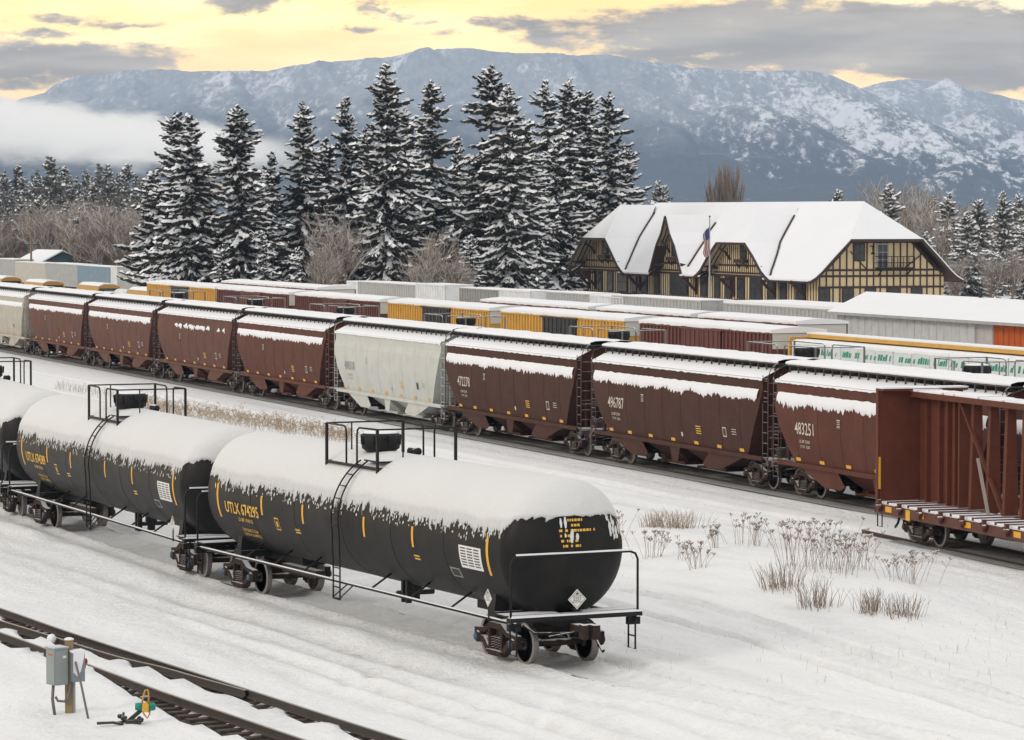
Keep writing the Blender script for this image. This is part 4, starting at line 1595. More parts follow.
def make_centerbeam():
    W1, W2 = gp(916, 541), gp(942, 547)
    v = 632.0 + CX
    ps = math.atan(v / F)
    d = Vector((math.sin(ps), -math.cos(ps), 0))
    q = Vector((-d.y, d.x, 0))
    o = W1 + q * .75 - d * .0
    bog = o + d * .9                        # left bogie centre
    root = thing('centerbeam_car', 'open brown centerbeam lumber car with empty snowy deck', 'railway car', (bog.x, bog.y, 0), math.atan2(d.y, d.x))
    L0, L1 = -2.35, 21.6                    # deck from left end to right end, local x; left bogie at 0
    M = MB()
    M.box((L0, -1.42, 1.02), (L1, 1.42, 1.10))
    for y in (-1.45, 1.45):
        M.box((L0, y - .05, .78), (L1, y + .05, 1.10))
    M.box((L0, -1.5, .84), (L0 + .12, 1.5, 1.10))
    M.box((L1 - .12, -1.5, .84), (L1, 1.5, 1.10))
    M.box((L0 + .5, -.35, .60), (L1 - .5, .35, 1.02))
    dk = M.build('deck', CBS, root)
    # snow on deck, laid between the cross risers
    M = MB()
    k = 0
    x = L0 + .1
    while x < L1 - .8:
        w = .62
        h = .05 + .02 * rnd.random()
        M.box((x, -1.40, 1.10), (x + w, -.12, 1.10 + h))
        M.box((x, .12, 1.10), (x + w, 1.40, 1.10 + h))
        x += .74
    M.build('snow_layer', SNOW, root)
    M = MB()
    x = L0 + .78
    while x < L1 - .5:
        M.box((x - .04, -1.42, 1.10), (x + .04, 1.42, 1.20))
        x += .74
    M.build('cross_riser', CBS, root)
    for y in (-1, 1):
        x = L0 + .5
        while x < L1 - .3:
            M = MB()
            M.box((x - .05, y * 1.50, .86), (x + .05, y * 1.62, 1.24))
            M.lathe([(.07, -.16), (.07, .16)], (x, y * 1.58, 1.02), 'x', 8)
            M.box((x - .13, y * 1.50, .98), (x - .10, y * 1.64, 1.14))
            M.build('winch', CBS, root)
            x += 1.45
    # reflectors
    for x in (-1.3, 1.0, 4.2, 7.4, 10.6, 13.8, 17.0, 20.2):
        for y in (-1, 1):
            MB().box((x - .22, y * 1.502, .88), (x + .22, y * 1.512, 1.05), 0).build('reflector', YELLOW, root)
    MB().box((L0 + 2.3, -1.514, .74), (L0 + 2.6, -1.504, 1.06), 0).build('reflector', YELLOW, root)
    # bulkheads
    for s, x in ((1, L0 + .22), (-1, L1 - .22)):
        M = MB()
        M.box((x - .02, -1.40, 1.10), (x + .02, 1.40, 4.62))
        for y in (-1.40, 1.40):
            M.box((x - .14 * s - .08, y - .07, 1.10), (x - .14 * s + .09, y + .07, 4.66))
        for z in (1.5, 2.3, 3.1, 3.9, 4.55):
            M.box((x - s * .16, -1.36, z), (x - s * .02, 1.36, z + .12))
        M.box((x - .25, -1.46, 4.62), (x + .30, 1.46, 4.69))
        M.box((x - .005 + s * .021, -1.475, 1.55), (x + .01 + s * .021, -1.405, 2.55), 1)
        b = M.build('bulkhead', [CB, YELLOW], root)
        MB().box((x - .26, -1.47, 4.69), (x + .31, 1.47, 4.735)).build('snow_strip', SNOW, b)
        # wing gussets that brace the bulkhead to the centre wall
        M = MB()
        xx = sorted((x + s * .02, x + s * 3.08))
        M.box((xx[0], -.055, 1.12), (xx[1], .055, 4.5))
        for rx in (.75, 1.65, 2.22, 2.72, 3.05):
            a = x + s * rx
            M.box((a - .05, -.20, 1.12), (a + .05, .20, 4.5))
        for z in (2.05, 3.35):
            M.box((xx[0], -.075, z), (xx[1], .075, z + .06))
        M.build('web_panel', CB, root)
    # centre wall: posts, top chord, diagonals
    M = MB()
    M.box((L0 + .3, -.42, 4.50), (L1 - .3, .42, 4.60))
    for y in (-.42, .42):
        M.box((L0 + .3, y - .03, 4.42), (L1 - .3, y + .03, 4.60))
    tc = M.build('top_chord', CB, root)
    M = MB()
    x = L0 + .2
    while x < L1 - .6:
        w = rnd.uniform(.55, .95)
        M.box((x, -.44, 4.60), (x + w, .44, 4.64 + .03 * rnd.random()))
        x += w + rnd.choice((.0, .0, .12, .2))
    M.build('snow_strip', SNOW, tc)
    x = L0 + 4.1
    while x < L1 - 3.6:
        M = MB()
        M.prism([(-.24, 1.10), (.24, 1.10), (.13, 4.5), (-.13, 4.5)], lambda a, b: (x - .09, a, b), lambda a, b: (x + .09, a, b))
        M.build('post', CB, root)
        x += 1.12
    for x0 in (3.3 + L0, 8.6 + L0):
        M = MB()
        M.bar((x0, -.16, 4.45), (x0 + 2.9, -.16, 1.2), .10, .08)
        M.build('diagonal_brace', CB, root)
    M = MB()
    M.bar((L0 + 4.9, -.36, 2.8), (L0 + 6.1, -.6, 1.2), .10, .03)
    M.build('loose_strap', mat('strap_worn', (.30, .26, .23), .7), root)
    bogie(root, 0)
    bogie(root, 19.2)
    for s, x in ((-1, L0 + .1), (1, L1 - .1)):
        M = coupler_mesh(s)
        M.v = [(v_[0] + x, v_[1], v_[2]) for v_ in M.v]
        M.build('coupler', RUST, root)
        for y in (-1.46, 1.46):
            MB().tube([(x - s * .05, y, .85), (x - s * .05, y, .38), (x - s * .38, y, .38), (x - s * .38, y, .85)], .022, 5).build('step', BLACKR, root)
        MB().tube([(x - s * 1.2, -1.2, .9), (x - s * 1.1, -1.25, .55), (x - s * .8, -1.2, .4)], .04, 6).build('air_hose', BLACKR, root)
    # its track
    tk = thing('railway_track', 'rails emerging from the snow under the centerbeam car', 'railway track')
    a0 = o - d * 4.0
    ln = [a0 + d * (k * .5) for k in range(90)]
    for s_ in (-.75, .75):
        rail_mesh(offset_line(ln, s_), 0.0).build('rail', [RAILTOP, RAILSIDE], tk)
    strip(ln[6:], -1.25, 1.2, -.07, 'track_bed', GREYBED)


make_centerbeam()

# ------------------------------------------------------------------ boxcars
BX_Y = mat('boxcar_yellow', (.60, .33, .055), .6, .14, .9, dirt=(.33, .19, .06), dirt_amt=.4, streak=.15)
BX_B = mat('boxcar_brown', (.115, .032, .026), .6, .18, .9, dirt=(.16, .07, .055), dirt_amt=.35, streak=.2)
BX_K = mat('boxcar_black_door', (.022, .022, .023), .6, .3, 1.5, streak=.3)
BX_E = mat('boxcar_frosted_end', (.55, .53, .48), .8, .1, 2)


def make_boxcar(label, p, x0, x1, paint, door, ztop=4.5, group='boxcars beyond the hopper train', dmark=True):
    """x0, x1: pixel columns of the near side's two ends"""
    ua, ub = u_at(p - 1.5, x0), u_at(p - 1.5, x1)
    L_ = ua - ub
    root = thing('boxcar', label, 'boxcar', yard(p, (ua + ub) / 2), YARD_ROT, group)
    h = L_ / 2
    M = MB()
    M.box((-h, -1.44, 1.05), (h, 1.44, ztop - .25))
    dw = min(2.6, L_ * .14)
    n = int(h / .62)
    for sy in (-1, 1):
        for s in (-1, 1):
            for k in range(n):
                x = s * (dw + .25 + (h - dw - .3) * k / (n - 1))
                M.box((x - .07, sy * 1.44, 1.1), (x + .07, sy * 1.51, ztop - .27))
        M.box((-h, sy * 1.44, .92), (h, sy * 1.53, 1.12))
        M.box((-h, sy * 1.44, ztop - .34), (h, sy * 1.52, ztop - .24))
    M.build('body', paint, root)
    for s in (-1, 1):
        M = MB()
        for k in range(8):
            z = 1.2 + k * .27
            M.box((s * h, -1.3, z), (s * (h + .07), 1.3, z + .14))
        M.box((s * h, -1.42, 3.45), (s * (h + .03), 1.42, ztop - .28), 1)
        M.build('end_panel', [paint, BX_E], root)
    for sy in (-1, 1):
        for a, b in ((-dw, -.03), (.03, dw)):
            M = MB()
            M.box((a, sy * 1.50, 1.2), (b, sy * 1.56, ztop - .38))
            for k in range(4):
                x = a + (b - a) * (k + .5) / 4
                M.box((x - .04, sy * 1.56, 1.25), (x + .04, sy * 1.60, ztop - .42))
            if dmark and door is BX_K:
                for k in range(3):
                    M.box((a + .5, sy * 1.605, 2.75 - k * .22), (b - .5, sy * 1.612, 2.85 - k * .22), 1)
            M.build('door', [door, PALE_INK], root)
        MB().box((-dw - .3, sy * 1.50, ztop - .37), (dw + .3, sy * 1.62, ztop - .30)).build('door_track', door, root)
    M = MB()
    M.prism([(-1.5, ztop - .25), (1.5, ztop - .25), (1.5, ztop - .19), (0, ztop - .05), (-1.5, ztop - .19)], lambda a, b: (-h - .05, a, b), lambda a, b: (h + .05, a, b))
    rf = M.build('roof', paint, root)
    M = MB()
    P = []
    for i in range(61):
        x = -h - .08 + (2 * h + .16) * i / 60
        hh = .10 + .03 * mnoise.noise((x * .7, p, x0 * .1))
        e = 1.52 + .03 * mnoise.noise((x * 1.9, p, 3))
        P.append([Vector((x, -e, ztop - .26 - .03 * max(0, mnoise.noise((x * 1.3, 3, p))))), Vector((x, -e - .01, ztop - .14 + hh * .4)), Vector((x, -.7, ztop - .1 + hh)), Vector((x, 0, ztop - .05 + hh)), Vector((x, .7, ztop - .1 + hh)), Vector((x, e + .01, ztop - .14 + hh * .4)), Vector((x, e, ztop - .25))])
    M.grid(P, 0, flip=True)
    for row, fl in ((P[0], False), (P[-1], True)):
        M.add(row, [tuple(range(len(row)))[::(-1 if fl else 1)]], 0)
    M.build('snow_cover', SNOW, rf)
    for s in (-1, 1):
        simple_bogie(root, s * (h - 2.3))
        M = coupler_mesh(s)
        M.v = [(v[0] + s * (h - .1), v[1], v[2]) for v in M.v]
        M.build('coupler', RUST, root)
    return root


make_boxcar('yellow boxcar with a black door left of the brown boxcars', BOX_P, 147, 215, BX_Y, BX_K)
make_boxcar('brown boxcar coupled right behind the leftmost yellow boxcar', BOX_P, 217, 288, BX_B, BX_B)
make_boxcar('brown boxcar in front of the white trailer, next to the middle yellow boxcar', BOX_P, 295, 379, BX_B, BX_B)
make_boxcar('yellow boxcar with black door directly right of two brown boxcars', BOX_P, 388, 489, BX_Y, BX_K)
make_boxcar('yellow boxcar with black door beside the brown boxcar below the depot', BOX_P, 501, 624, BX_Y, BX_K)
make_boxcar('brown boxcar below the depot flag, next to the wrapped lumber', BOX_P, 640, 771, BX_B, BX_B)
for x0, x1, w in ((222, 318, 'farther brown boxcar showing its snowy roof above the brown pair'), (481, 588, 'farther brown boxcar roof behind the yellow boxcars below the spruces'), (597, 690, 'farther brown boxcar roof below the left depot gables'), (699, 796, 'farther brown boxcar whose roof ends beside the grey shed')):
    make_boxcar(w, BOX2_P, x0, x1, BX_B, BX_B, 4.55, 'boxcars on the farther track')

# ------------------------------------------------------------------ loaded yellow centerbeam with wrapped lumber
WRAP = mat('white_lumber_wrap', (.66, .70, .70), .45, .08, 1.5, dirt=(.50, .55, .56), dirt_amt=.4, bump=.3, bscale=3)
WRAPG = mat('green_wrap_print', (.02, .25, .15), .5, .15, 2)


def make_lumber():
    p = BOX_P + .1
    u0 = u_at(p - 1.5, 788)
    u1 = u_at(p - 1.5, 1075)
    L_ = u0 - u1
    root = thing('lumber_car', 'yellow centerbeam lumber car loaded with white wrapped bundles', 'railway car', yard(p, (u0 + u1) / 2), YARD_ROT)
    h = L_ / 2
    M = MB()
    M.box((-h, -1.45, .95), (h, 1.45, 1.1))
    M.box((-h, -.35, .6), (h, .35, .95))
    M.build('deck', BX_Y, root)
    for s in (-1, 1):
        M = MB()
        M.box((s * h - .1, -1.45, 1.1), (s * h + .1, 1.45, 4.12))
        M.build('bulkhead', BX_Y, root)
        simple_bogie(root, s * (h - 2.3))
    M = MB()
    M.box((-h, -.08, 1.1), (h, .08, 4.08))
    M.box((-h, -.45, 4.08), (h, .45, 4.26))
    cw = M.build('center_wall', BX_Y, root)
    MB().box((-h - .1, -.43, 4.26), (h + .1, .46, 4.33)).build('snow_strip', SNOW, cw)
    # bundles, near side and far side
    nb = 5
    bl = (L_ - .6) / nb
    r = random.Random(4)
    names = ['second', 'third', 'fourth', 'fifth']
    for i in range(nb):
        for tier in range(3):
            for sy in (-1, 1):
                z0 = 1.12 + tier * .94
                z1 = z0 + .91
                xc = -h + .3 + bl * (i + .5)
                M = MB()
                a, b = -bl / 2 + .04, bl / 2 - .04
                M.box((a, -.64, 0), (b, .64, z1 - z0), 0)
                fy = sy * .64
                if tier == 2 or tier == 1:
                    for zz in ((.36,) if tier == 2 else (.50, .06)):
                        x = a + .1
                        while x < b - .3:
                            w = r.uniform(.06, .22)
                            hh = r.uniform(.18, .32)
                            sl = .10
                            if r.random() < .86:
                                M.add([(x, fy + sy * .005, zz), (x + w, fy + sy * .005, zz), (x + w + sl, fy + sy * .005, zz + hh), (x + sl, fy + sy * .005, zz + hh)], [(0, 1, 2, 3)], 1)
                            x += w + r.choice((.02, .03, .05, .05, .22))
                for k in range(1, 3):
                    x = a + (b - a) * k / 3
                    M.box((x - .015, fy, 0), (x + .015, fy + sy * .006, z1 - z0), 2)
                place = ('upper', 'middle', 'bottom')[2 - tier]
                o = M.build('lumber_bundle', [WRAP, WRAPG, GREYPL], None, yard(p, (u0 + u1) / 2), YARD_ROT)
                o.location = o.location + Vector((math.cos(YARD_ROT) * xc - math.sin(YARD_ROT) * sy * .78, math.sin(YARD_ROT) * xc + math.cos(YARD_ROT) * sy * .78, z0))
                side = 'near' if sy < 0 else 'far'
                which = ['the yellow bulkhead end', 'the dark tank dome', 'the low railing run', 'the round tank dome', 'the picture edge'][i]
                tag(o, '%s white wrapped lumber bundle on the %s side, by %s' % ({0: 'bottom', 1: 'middle', 2: 'top'}[tier], side, which), 'lumber bundle', 'wrapped lumber bundles on the yellow car')
                if tier == 2:
                    S = MB()
                    P = []
                    for q in range(25):
                        x = a - .02 + (b - a + .04) * q / 24
                        e = .65 + .02 * mnoise.noise((x * 2, i, 1))
                        dr = .10 + .07 * mnoise.noise((x * 1.6, i, 7))
                        P.append([Vector((x, -e, z1 - z0 - max(.01, dr))), Vector((x, -e, z1 - z0 + .03)), Vector((x, -.4, z1 - z0 + .1)), Vector((x, .4, z1 - z0 + .1)), Vector((x, e, z1 - z0 + .03)), Vector((x, e, z1 - z0 - max(.01, dr)))])
                    S.grid(P, 0, flip=True)
                    S.build('snow_cover', SNOW, o)


make_lumber()

# ------------------------------------------------------------------ row of trailers, containers and sheds beyond the yard


def metal(name, c, **k):
    return mat(name, c, .6, .1, 1.0, dirt=tuple(x * .62 for x in c), dirt_amt=.55, streak=.12, **k)


T_GREY = metal('trailer_grey', (.40, .40, .39))
T_DGREY = metal('trailer_dark_grey', (.27, .27, .265))
T_TAN = metal('trailer_tan', (.52, .49, .43))
T_WHITE = metal('trailer_white', (.70, .71, .71))
T_BLUE = metal('container_blue', (.20, .29, .35))
T_TEAL = metal('container_teal', (.10, .17, .18))
T_ORANGE = metal('container_orange', (.52, .10, .012))
DARKM = mat('dark_rubber', (.02, .02, .02), .8, .2, 3)


def make_trailer(label, x0, x1, ytop, paint, name='trailer', cat='trailer', zt=4.0, depth=2.5, ribs=True, snow=.1, z0=.0, wheels=True, sign=None, p=None):
    """box body parallel to the tracks: near top edge seen at pixel x0..x1 with top height zt"""
    xm = (x0 + x1) / 2
    d = at(xm, ytop, 100.0)
    Yd = (CAMH - zt) / (CAMH - d.z) * 100.0
    pt = at(xm, ytop, Yd)
    if p is None:
        p = pt.x * cs + pt.y * sn
    else:
        zt = at(xm, ytop, yard(p, u_at(p, xm)).y).z
    ua, ub = u_at(p, x0), u_at(p, x1)
    L_ = ua - ub
    h = L_ / 2
    root = thing(name, label, cat, yard(p + depth / 2, (ua + ub) / 2), YARD_ROT)
    zb = 1.15 if wheels else .02
    M = MB()
    M.box((-h, -depth / 2, zb), (h, depth / 2, zt))
    if ribs:
        n = max(3, int(L_ / .6))
        for sy in (-1, 1):
            for k in range(n + 1):
                x = -h + L_ * k / n
                M.box((x - .05, sy * depth / 2, zb + .1), (x + .05, sy * (depth / 2 + .035), zt - .08))
    for sy in (-1, 1):
        M.box((-h, sy * depth / 2, zt - .1), (h, sy * (depth / 2 + .05), zt))
        M.box((-h, sy * depth / 2, zb), (h, sy * (depth / 2 + .05), zb + .14))
    M.build('body', paint, root)
    if wheels:
        for a, b in ((-depth / 2 + .05, -.02), (.02, depth / 2 - .05)):
            MB().box((h, a, zb + .06), (h + .04, b, zt - .06)).build('door', paint, root)
    if snow:
        MB().box((-h - .03, -depth / 2 - .03, zt), (h + .03, depth / 2 + .03, zt + snow)).build('snow_cover', SNOW, root)
    if wheels:
        M = MB()
        for x in (-h + 1.2, -h + 2.5):
            for y in (-depth / 2 + .2, depth / 2 - .2):
                M.lathe([(.2, -.14), (.5, -.12), (.5, .12), (.2, .14)], (x, y, .5), 'y', 14)
        M.box((-h + .8, -.5, .6), (h - .5, .5, 1.15))
        for y in (-.8, .8):
            M.box((h - 2.2, y - .06, .02), (h - 2.05, y + .06, 1.15))
        M.build('running_gear', DARKM, root)
    return root, h, p


row = [(-6, 14.8, 259, T_GREY, 'grey trailer at the picture edge left of the blue gabled shed'), (15.2, 45.8, 262.5, T_TAN, 'tan trailer standing before the blue gabled shed'), (46.2, 77.6, 263.8, T_GREY, 'grey trailer between the tan trailer and the blue container'),
       (78, 110.8, 266.2, T_BLUE, 'blue container, the only blue one in the row'), (111.2, 117.4, 266.6, T_WHITE, 'narrow white trailer end right of the blue container'), (117.8, 152.4, 267.6, T_GREY, 'grey trailer before the leftmost tall spruce'),
       (152.8, 195.6, 270.0, T_WHITE, 'white trailer behind the leftmost yellow boxcar'), (196, 208, 277, T_TEAL, 'small dark teal container right of the white trailer'),
       (333, 346.6, 285.5, T_TEAL, 'dark teal container left of the white trailer under the tall spruces'), (347, 358, 281.5, T_WHITE, 'white trailer end with a dark mark under the tallest spruce'), (358.4, 415.6, 283.2, T_GREY, 'pale grey trailer below the tallest spruce'),
       (416, 445, 284.5, T_WHITE, 'white trailer at the foot of the bare brown shrub'), (460, 499, 289, T_DGREY, 'dark grey trailer under the right spruces'), (499.4, 530, 290.5, T_WHITE, 'short white trailer left of the depot'), (547, 589, 293, T_GREY, 'pale grey trailer at the left foot of the depot'), (590, 623, 296, T_WHITE, 'white trailer below the left depot gable'),
       (612, 701, 298, T_GREY, 'long grey trailer in front of the depot windows'), (702, 717, 301.5, T_WHITE, 'white trailer piece beside the blue bin'), (718.5, 723, 305.5, mat('bin_blue', (.02, .10, .30), .5), 'small blue bin in front of the depot')]
for x0, x1, yt, m_, lab in row:
    if 'bin' in lab:
        make_trailer(lab, x0, x1, yt, m_, 'storage_bin', 'bin', 3.2, 1.2, False, .05, wheels=False)
    else:
        cont = 'container' in lab
        root, h, p = make_trailer(lab, x0, x1, yt, m_, 'shipping_container' if cont else 'trailer', 'container' if cont else 'trailer', 4.0, snow=.05, p=93.0)
# long siding-clad shed wall in front of the depot's right half and the white-roofed warehouse
make_trailer('long grey clad shed in front of the right half of the depot', 724, 838, 306.5, T_GREY, 'storage_shed', 'shed', 4.0, 5.0, True, .18, wheels=False)
make_trailer('low tan yard wall behind the trailers under the spruces', 140, 352, 274.5, mat('wall_tan', (.33, .30, .255), .8, .15, .5), 'yard_wall', 'wall', 2.8, .4, False, .06, wheels=False)


def make_warehouse():
    """low hip-roofed warehouse with a deep snow roof"""
    eave = 4.3
    d = at(838, 311.5, 100.0)
    Yd = (CAMH - eave) / (CAMH - d.z) * 100.0
    pt = at(838, 311.5, Yd)
    p = pt.x * cs + pt.y * sn
    ua, ub = u_at(p, 838), u_at(p, 975)
    L_ = ua - ub
    root = thing('warehouse', 'low grey warehouse with a broad white snow roof right of the depot', 'warehouse', yard(p, ub), YARD_ROT)
    # local x from -L to 0 on the front, building runs on to the right; y to depth
    W_ = 17.0
    X0, X1 = -L_, 16.0
    M = MB()
    M.box((X0, 0, .0), (0, W_, eave - .05))
    n = int(L_ / .9)
    for k in range(n + 1):
        x = X0 + L_ * k / n
        M.box((x - .025, -.03, .1), (x + .025, 0, eave - .1))
    M.build('wall', metal('warehouse_wall', (.56, .57, .57)), root)
    M = MB()
    M.box((0, .15, 0), (1.75, 3.0, eave - .05))
    M.build('corner_bay', metal('warehouse_bay', (.52, .50, .48)), root)
    MB().box((1.7, 3.2, 0), (X1, W_, eave - .05)).build('rear_wing', T_DGREY, root)
    pm = p + W_ / 2
    ua2, ub2 = u_at(pm, 866), u_at(pm, 986)
    ridge_l, ridge_r = ub - ua2, ub - ub2
    q = yard(pm, ua2)
    rz = at(866, 291.5, q.y).z
    M = MB()
    o = .5
    A_, B_, C_, D_ = (X0 - o, -o, eave), (X1 + o, -o, eave), (X1 + o, W_ + o, eave), (X0 - o, W_ + o, eave)
    E_, G_ = (ridge_l, W_ / 2, rz), (ridge_r, W_ / 2, rz)
    M.add([A_, B_, C_, D_, E_, G_], [(0, 1, 5, 4), (1, 2, 5), (2, 3, 4, 5), (3, 0, 4)], 0)
    M.box((X0 - o, -o, eave - .16), (X1 + o, -o + .12, eave - .01), 1)
    M.box((X0 - o, -o, eave - .16), (X0 - o + .12, W_ + o, eave - .01), 1)
    M.box((X0, 0, eave - .06), (X1, W_, eave - .02), 1)
    M.build('roof', [SNOW, T_GREY], root)
    MB().tube([(ridge_r - .3, W_ / 2 - .2, rz - .3), (ridge_r - .3, W_ / 2 - .2, rz + .45)], .12, 8).build('vent_pipe', DARKM, root)
    return p


WAREHOUSE_P = make_warehouse()
make_trailer('orange container beside the white roofed warehouse', 976, 1085, 325.5, T_ORANGE, 'shipping_container', 'container', 3.9, 2.6, True, .08, wheels=False, p=WAREHOUSE_P + .25)


def make_shed_blue():
    pt = at(41, 262, 462)
    p = pt.x * cs + pt.y * sn
    u0 = u_at(p, 62)
    root = thing('gabled_shed', 'small shed with a blue gable and white snow roof', 'shed', yard(p, u0), YARD_ROT + math.radians(12))
    M = MB()
    w, l, ez, rz = 2.7, 7.5, 3.7, 4.95
    M.prism([(-w, .0), (w, .0), (w, ez), (0, rz), (-w, ez)], lambda a, b: (0, a, b), lambda a, b: (-l, a, b))
    M.build('wall', mat('shed_blue', (.10, .18, .215), .6, .1, 1), root)
    M = MB()
    for s in (-1, 1):
        a = Vector((.45, s * (w + .6), ez - .30))
        b = Vector((.45, 0, rz + .03))
        M.add([a, b, b + Vector((-l - .9, 0, 0)), a + Vector((-l - .9, 0, 0)), a + Vector((0, 0, .2)), b + Vector((0, 0, .22)), b + Vector((-l - .9, 0, .22)), a + Vector((-l - .9, 0, .2))],
              [(0, 1, 2, 3), (4, 7, 6, 5), (0, 4, 5, 1), (3, 2, 6, 7), (0, 3, 7, 4)], 0)
        M.bar(a + Vector((.02, 0, -.06)), b + Vector((.02, 0, -.06)), .06, .16, 1)
    M.build('roof', [SNOW, DARKM], root)


make_shed_blue()

BUSY = mat('bus_yellow', (.40, .21, .03), .5, .1, 1.0)
GLASS = mat('dark_glass', (.03, .035, .04), .15, .2, 2)
ORANGE = mat('truck_orange', (.60, .10, .02), .5, .1, 1)


def make_bus(label, px, py, zt=3.1, L_=10.5, flip=False):
    d = at(px, py, 100.0)
    Yd = (CAMH - zt) / (CAMH - d.z) * 100.0
    pt = at(px, py, Yd)
    root = thing('school_bus', label, 'school bus', (pt.x, pt.y, GROUND_Z + .02), YARD_ROT + (PI if flip else 0), 'school buses parked beyond the yard')
    h = L_ / 2
    M = MB()
    sec = [(-1.2, .7), (1.2, .7), (1.22, 2.5), (1.05, 2.95), (.5, 3.12), (-.5, 3.12), (-1.05, 2.95), (-1.22, 2.5)]
    M.prism(sec, lambda a, b: (-h, a, b), lambda a, b: (h - 1.3, a, b))
    M.prism([(-1.1, .7), (1.1, .7), (1.05, 1.7), (.9, 1.85), (-.9, 1.85), (-1.05, 1.7)], lambda a, b: (h - 1.3, a, b), lambda a, b: (h, a * .95, b))
    M.build('body', BUSY, root)
    M = MB()
    for sy in (-1, 1):
        for k in range(9):
            x = -h + .5 + k * .93
            M.box((x, sy * 1.2, 1.85), (x + .75, sy * 1.24, 2.5))
    M.box((h - 1.31, -1.0, 1.95), (h - 1.27, 1.0, 2.75))
    M.box((-h - .02, -.9, 1.85), (-h + .02, .9, 2.6))
    M.build('window', GLASS, root)
    MB().prism([(-1.0, 2.98), (-.5, 3.14), (.5, 3.14), (1.0, 2.98), (.55, 3.24), (-.55, 3.24)], lambda a, b: (-h + .1, a, b), lambda a, b: (h - 1.5, a, b)).build('snow_cover', SNOW, root)
    for x in (-h + 2.2, h - 1.6):
        for y in (-1.0, 1.0):
            MB().lathe([(.2, -.14), (.5, -.13), (.5, .13), (.2, .14)], (x, y, .5), 'y', 14).build('wheel', DARKM, root)


make_bus('school bus with yellow roof at the picture edge before the grey trailer', 4, 276)
make_bus('school bus with yellow end, parked before the tan trailer', 45, 280)
make_bus('school bus with yellow roof parked before the blue container', 100, 283)
make_bus('school bus nosing out behind the leftmost yellow boxcar', 152, 288)


def make_truck():
    pt = gp(123, 309)
    d = at(123, 289.5, 100.0)
    Yd = (CAMH - 2.6) / (CAMH - d.z) * 100
    pt = at(123, 289.5, Yd)
    root = thing('tank_truck', 'orange truck carrying a snow dusted white tank', 'truck', (pt.x, pt.y, GROUND_Z + .02), YARD_ROT)
    M = MB()
    M.box((-3.6, -1.15, .75), (3.4, 1.15, 1.75))
    M.build('chassis', ORANGE, root)
    M = MB()
    M.lathe([(.05, -2.2), (.55, -2.1), (.62, -1.9), (.62, 1.2), (.55, 1.4), (.05, 1.5)], (.4, 0, 2.15), 'x', 18)
    M.build('tank', T_WHITE, root)
    M = MB()
    M.prism([(-1.0, .75), (1.0, .75), (1.0, 1.9), (.2, 2.5), (-1.0, 2.5)], lambda a, b: (-3.2 - a * .8, -1.1, b), lambda a, b: (-3.2 - a * .8, 1.1, b))
    cb = M.build('cab', T_WHITE, root)
    MB().box((-3.5, -1.12, 1.8), (-2.8, 1.12, 2.3)).build('window', GLASS, cb)
    for x in (-2.9, 1.6, 2.7):
        for y in (-1, 1):
            MB().lathe([(.2, -.14), (.48, -.13), (.48, .13), (.2, .14)], (x, y, .48), 'y', 14).build('wheel', DARKM, root)
    MB().tube([(2.9, .2, 1.7), (2.9, .2, 2.7)], .12, 8).build('standpipe', DARKM, root)


make_truck()


def make_pickup(label, px, py):
    zt = 1.8
    d = at(px, py, 100.0)
    Yd = (CAMH - zt) / (CAMH - d.z) * 100
    pt = at(px, py, Yd)
    root = thing('pickup_truck', label, 'pickup truck', (pt.x, pt.y, GROUND_Z + .02), YARD_ROT)
    M = MB()
    M.prism([(-2.7, .5), (2.6, .5), (2.6, 1.05), (1.5, 1.12), (-2.7, 1.12)], lambda a, b: (a, -.95, b), lambda a, b: (a, .95, b))
    M.prism([(-.7, 1.12), (1.5, 1.12), (.9, 1.75), (-.5, 1.75)], lambda a, b: (a, -.85, b), lambda a, b: (a, .85, b))
    M.build('body', mat('pickup_dark', (.05, .055, .06), .4, .2, 1), root)
    M = MB()
    M.box((-.5, -.80, 1.76), (.9, .80, 1.88))
    M.box((1.5, -.85, 1.11), (2.55, .85, 1.2))
    M.box((-2.65, -.85, 1.13), (-.75, .85, 1.25))
    M.build('snow_cover', SNOW, root)
    M = MB()
    for sy in (-1, 1):
        M.prism([(-.5, 1.2), (1.3, 1.2), (.85, 1.68), (-.4, 1.68)], lambda a, b: (a, sy * .852, b), lambda a, b: (a, sy * .862, b))
    M.build('window', GLASS, root)
    for x in (-1.7, 1.7):
        for y in (-.85, .85):
            MB().lathe([(.15, -.12), (.38, -.11), (.38, .11), (.15, .12)], (x, y, .38), 'y', 14).build('wheel', DARKM, root)


make_pickup('snow covered dark pickup before the grey trailer, above the tan hoppers', 57, 288)
make_pickup('snow buried pickup at the picture edge above the tan hopper', 8, 285)
make_pickup('snow covered dark pickup between the buses and the orange truck', 84, 291)

# ------------------------------------------------------------------ depot
CREAM = mat('depot_cream', (.64, .50, .29), .8, .08, .6, dirt=(.46, .38, .24), dirt_amt=.3)
TRIM = mat('depot_brown_timber', (.040, .017, .013), .7, .25, 1.5)
DGLASS = mat('depot_glass', (.03, .035, .037), .2, .4, 1.2)
SOFFIT = mat('depot_soffit', (.34, .28, .19), .8, .1, 1)
DOORG = mat('door_grey', (.35, .36, .36), .6, .1, 2)


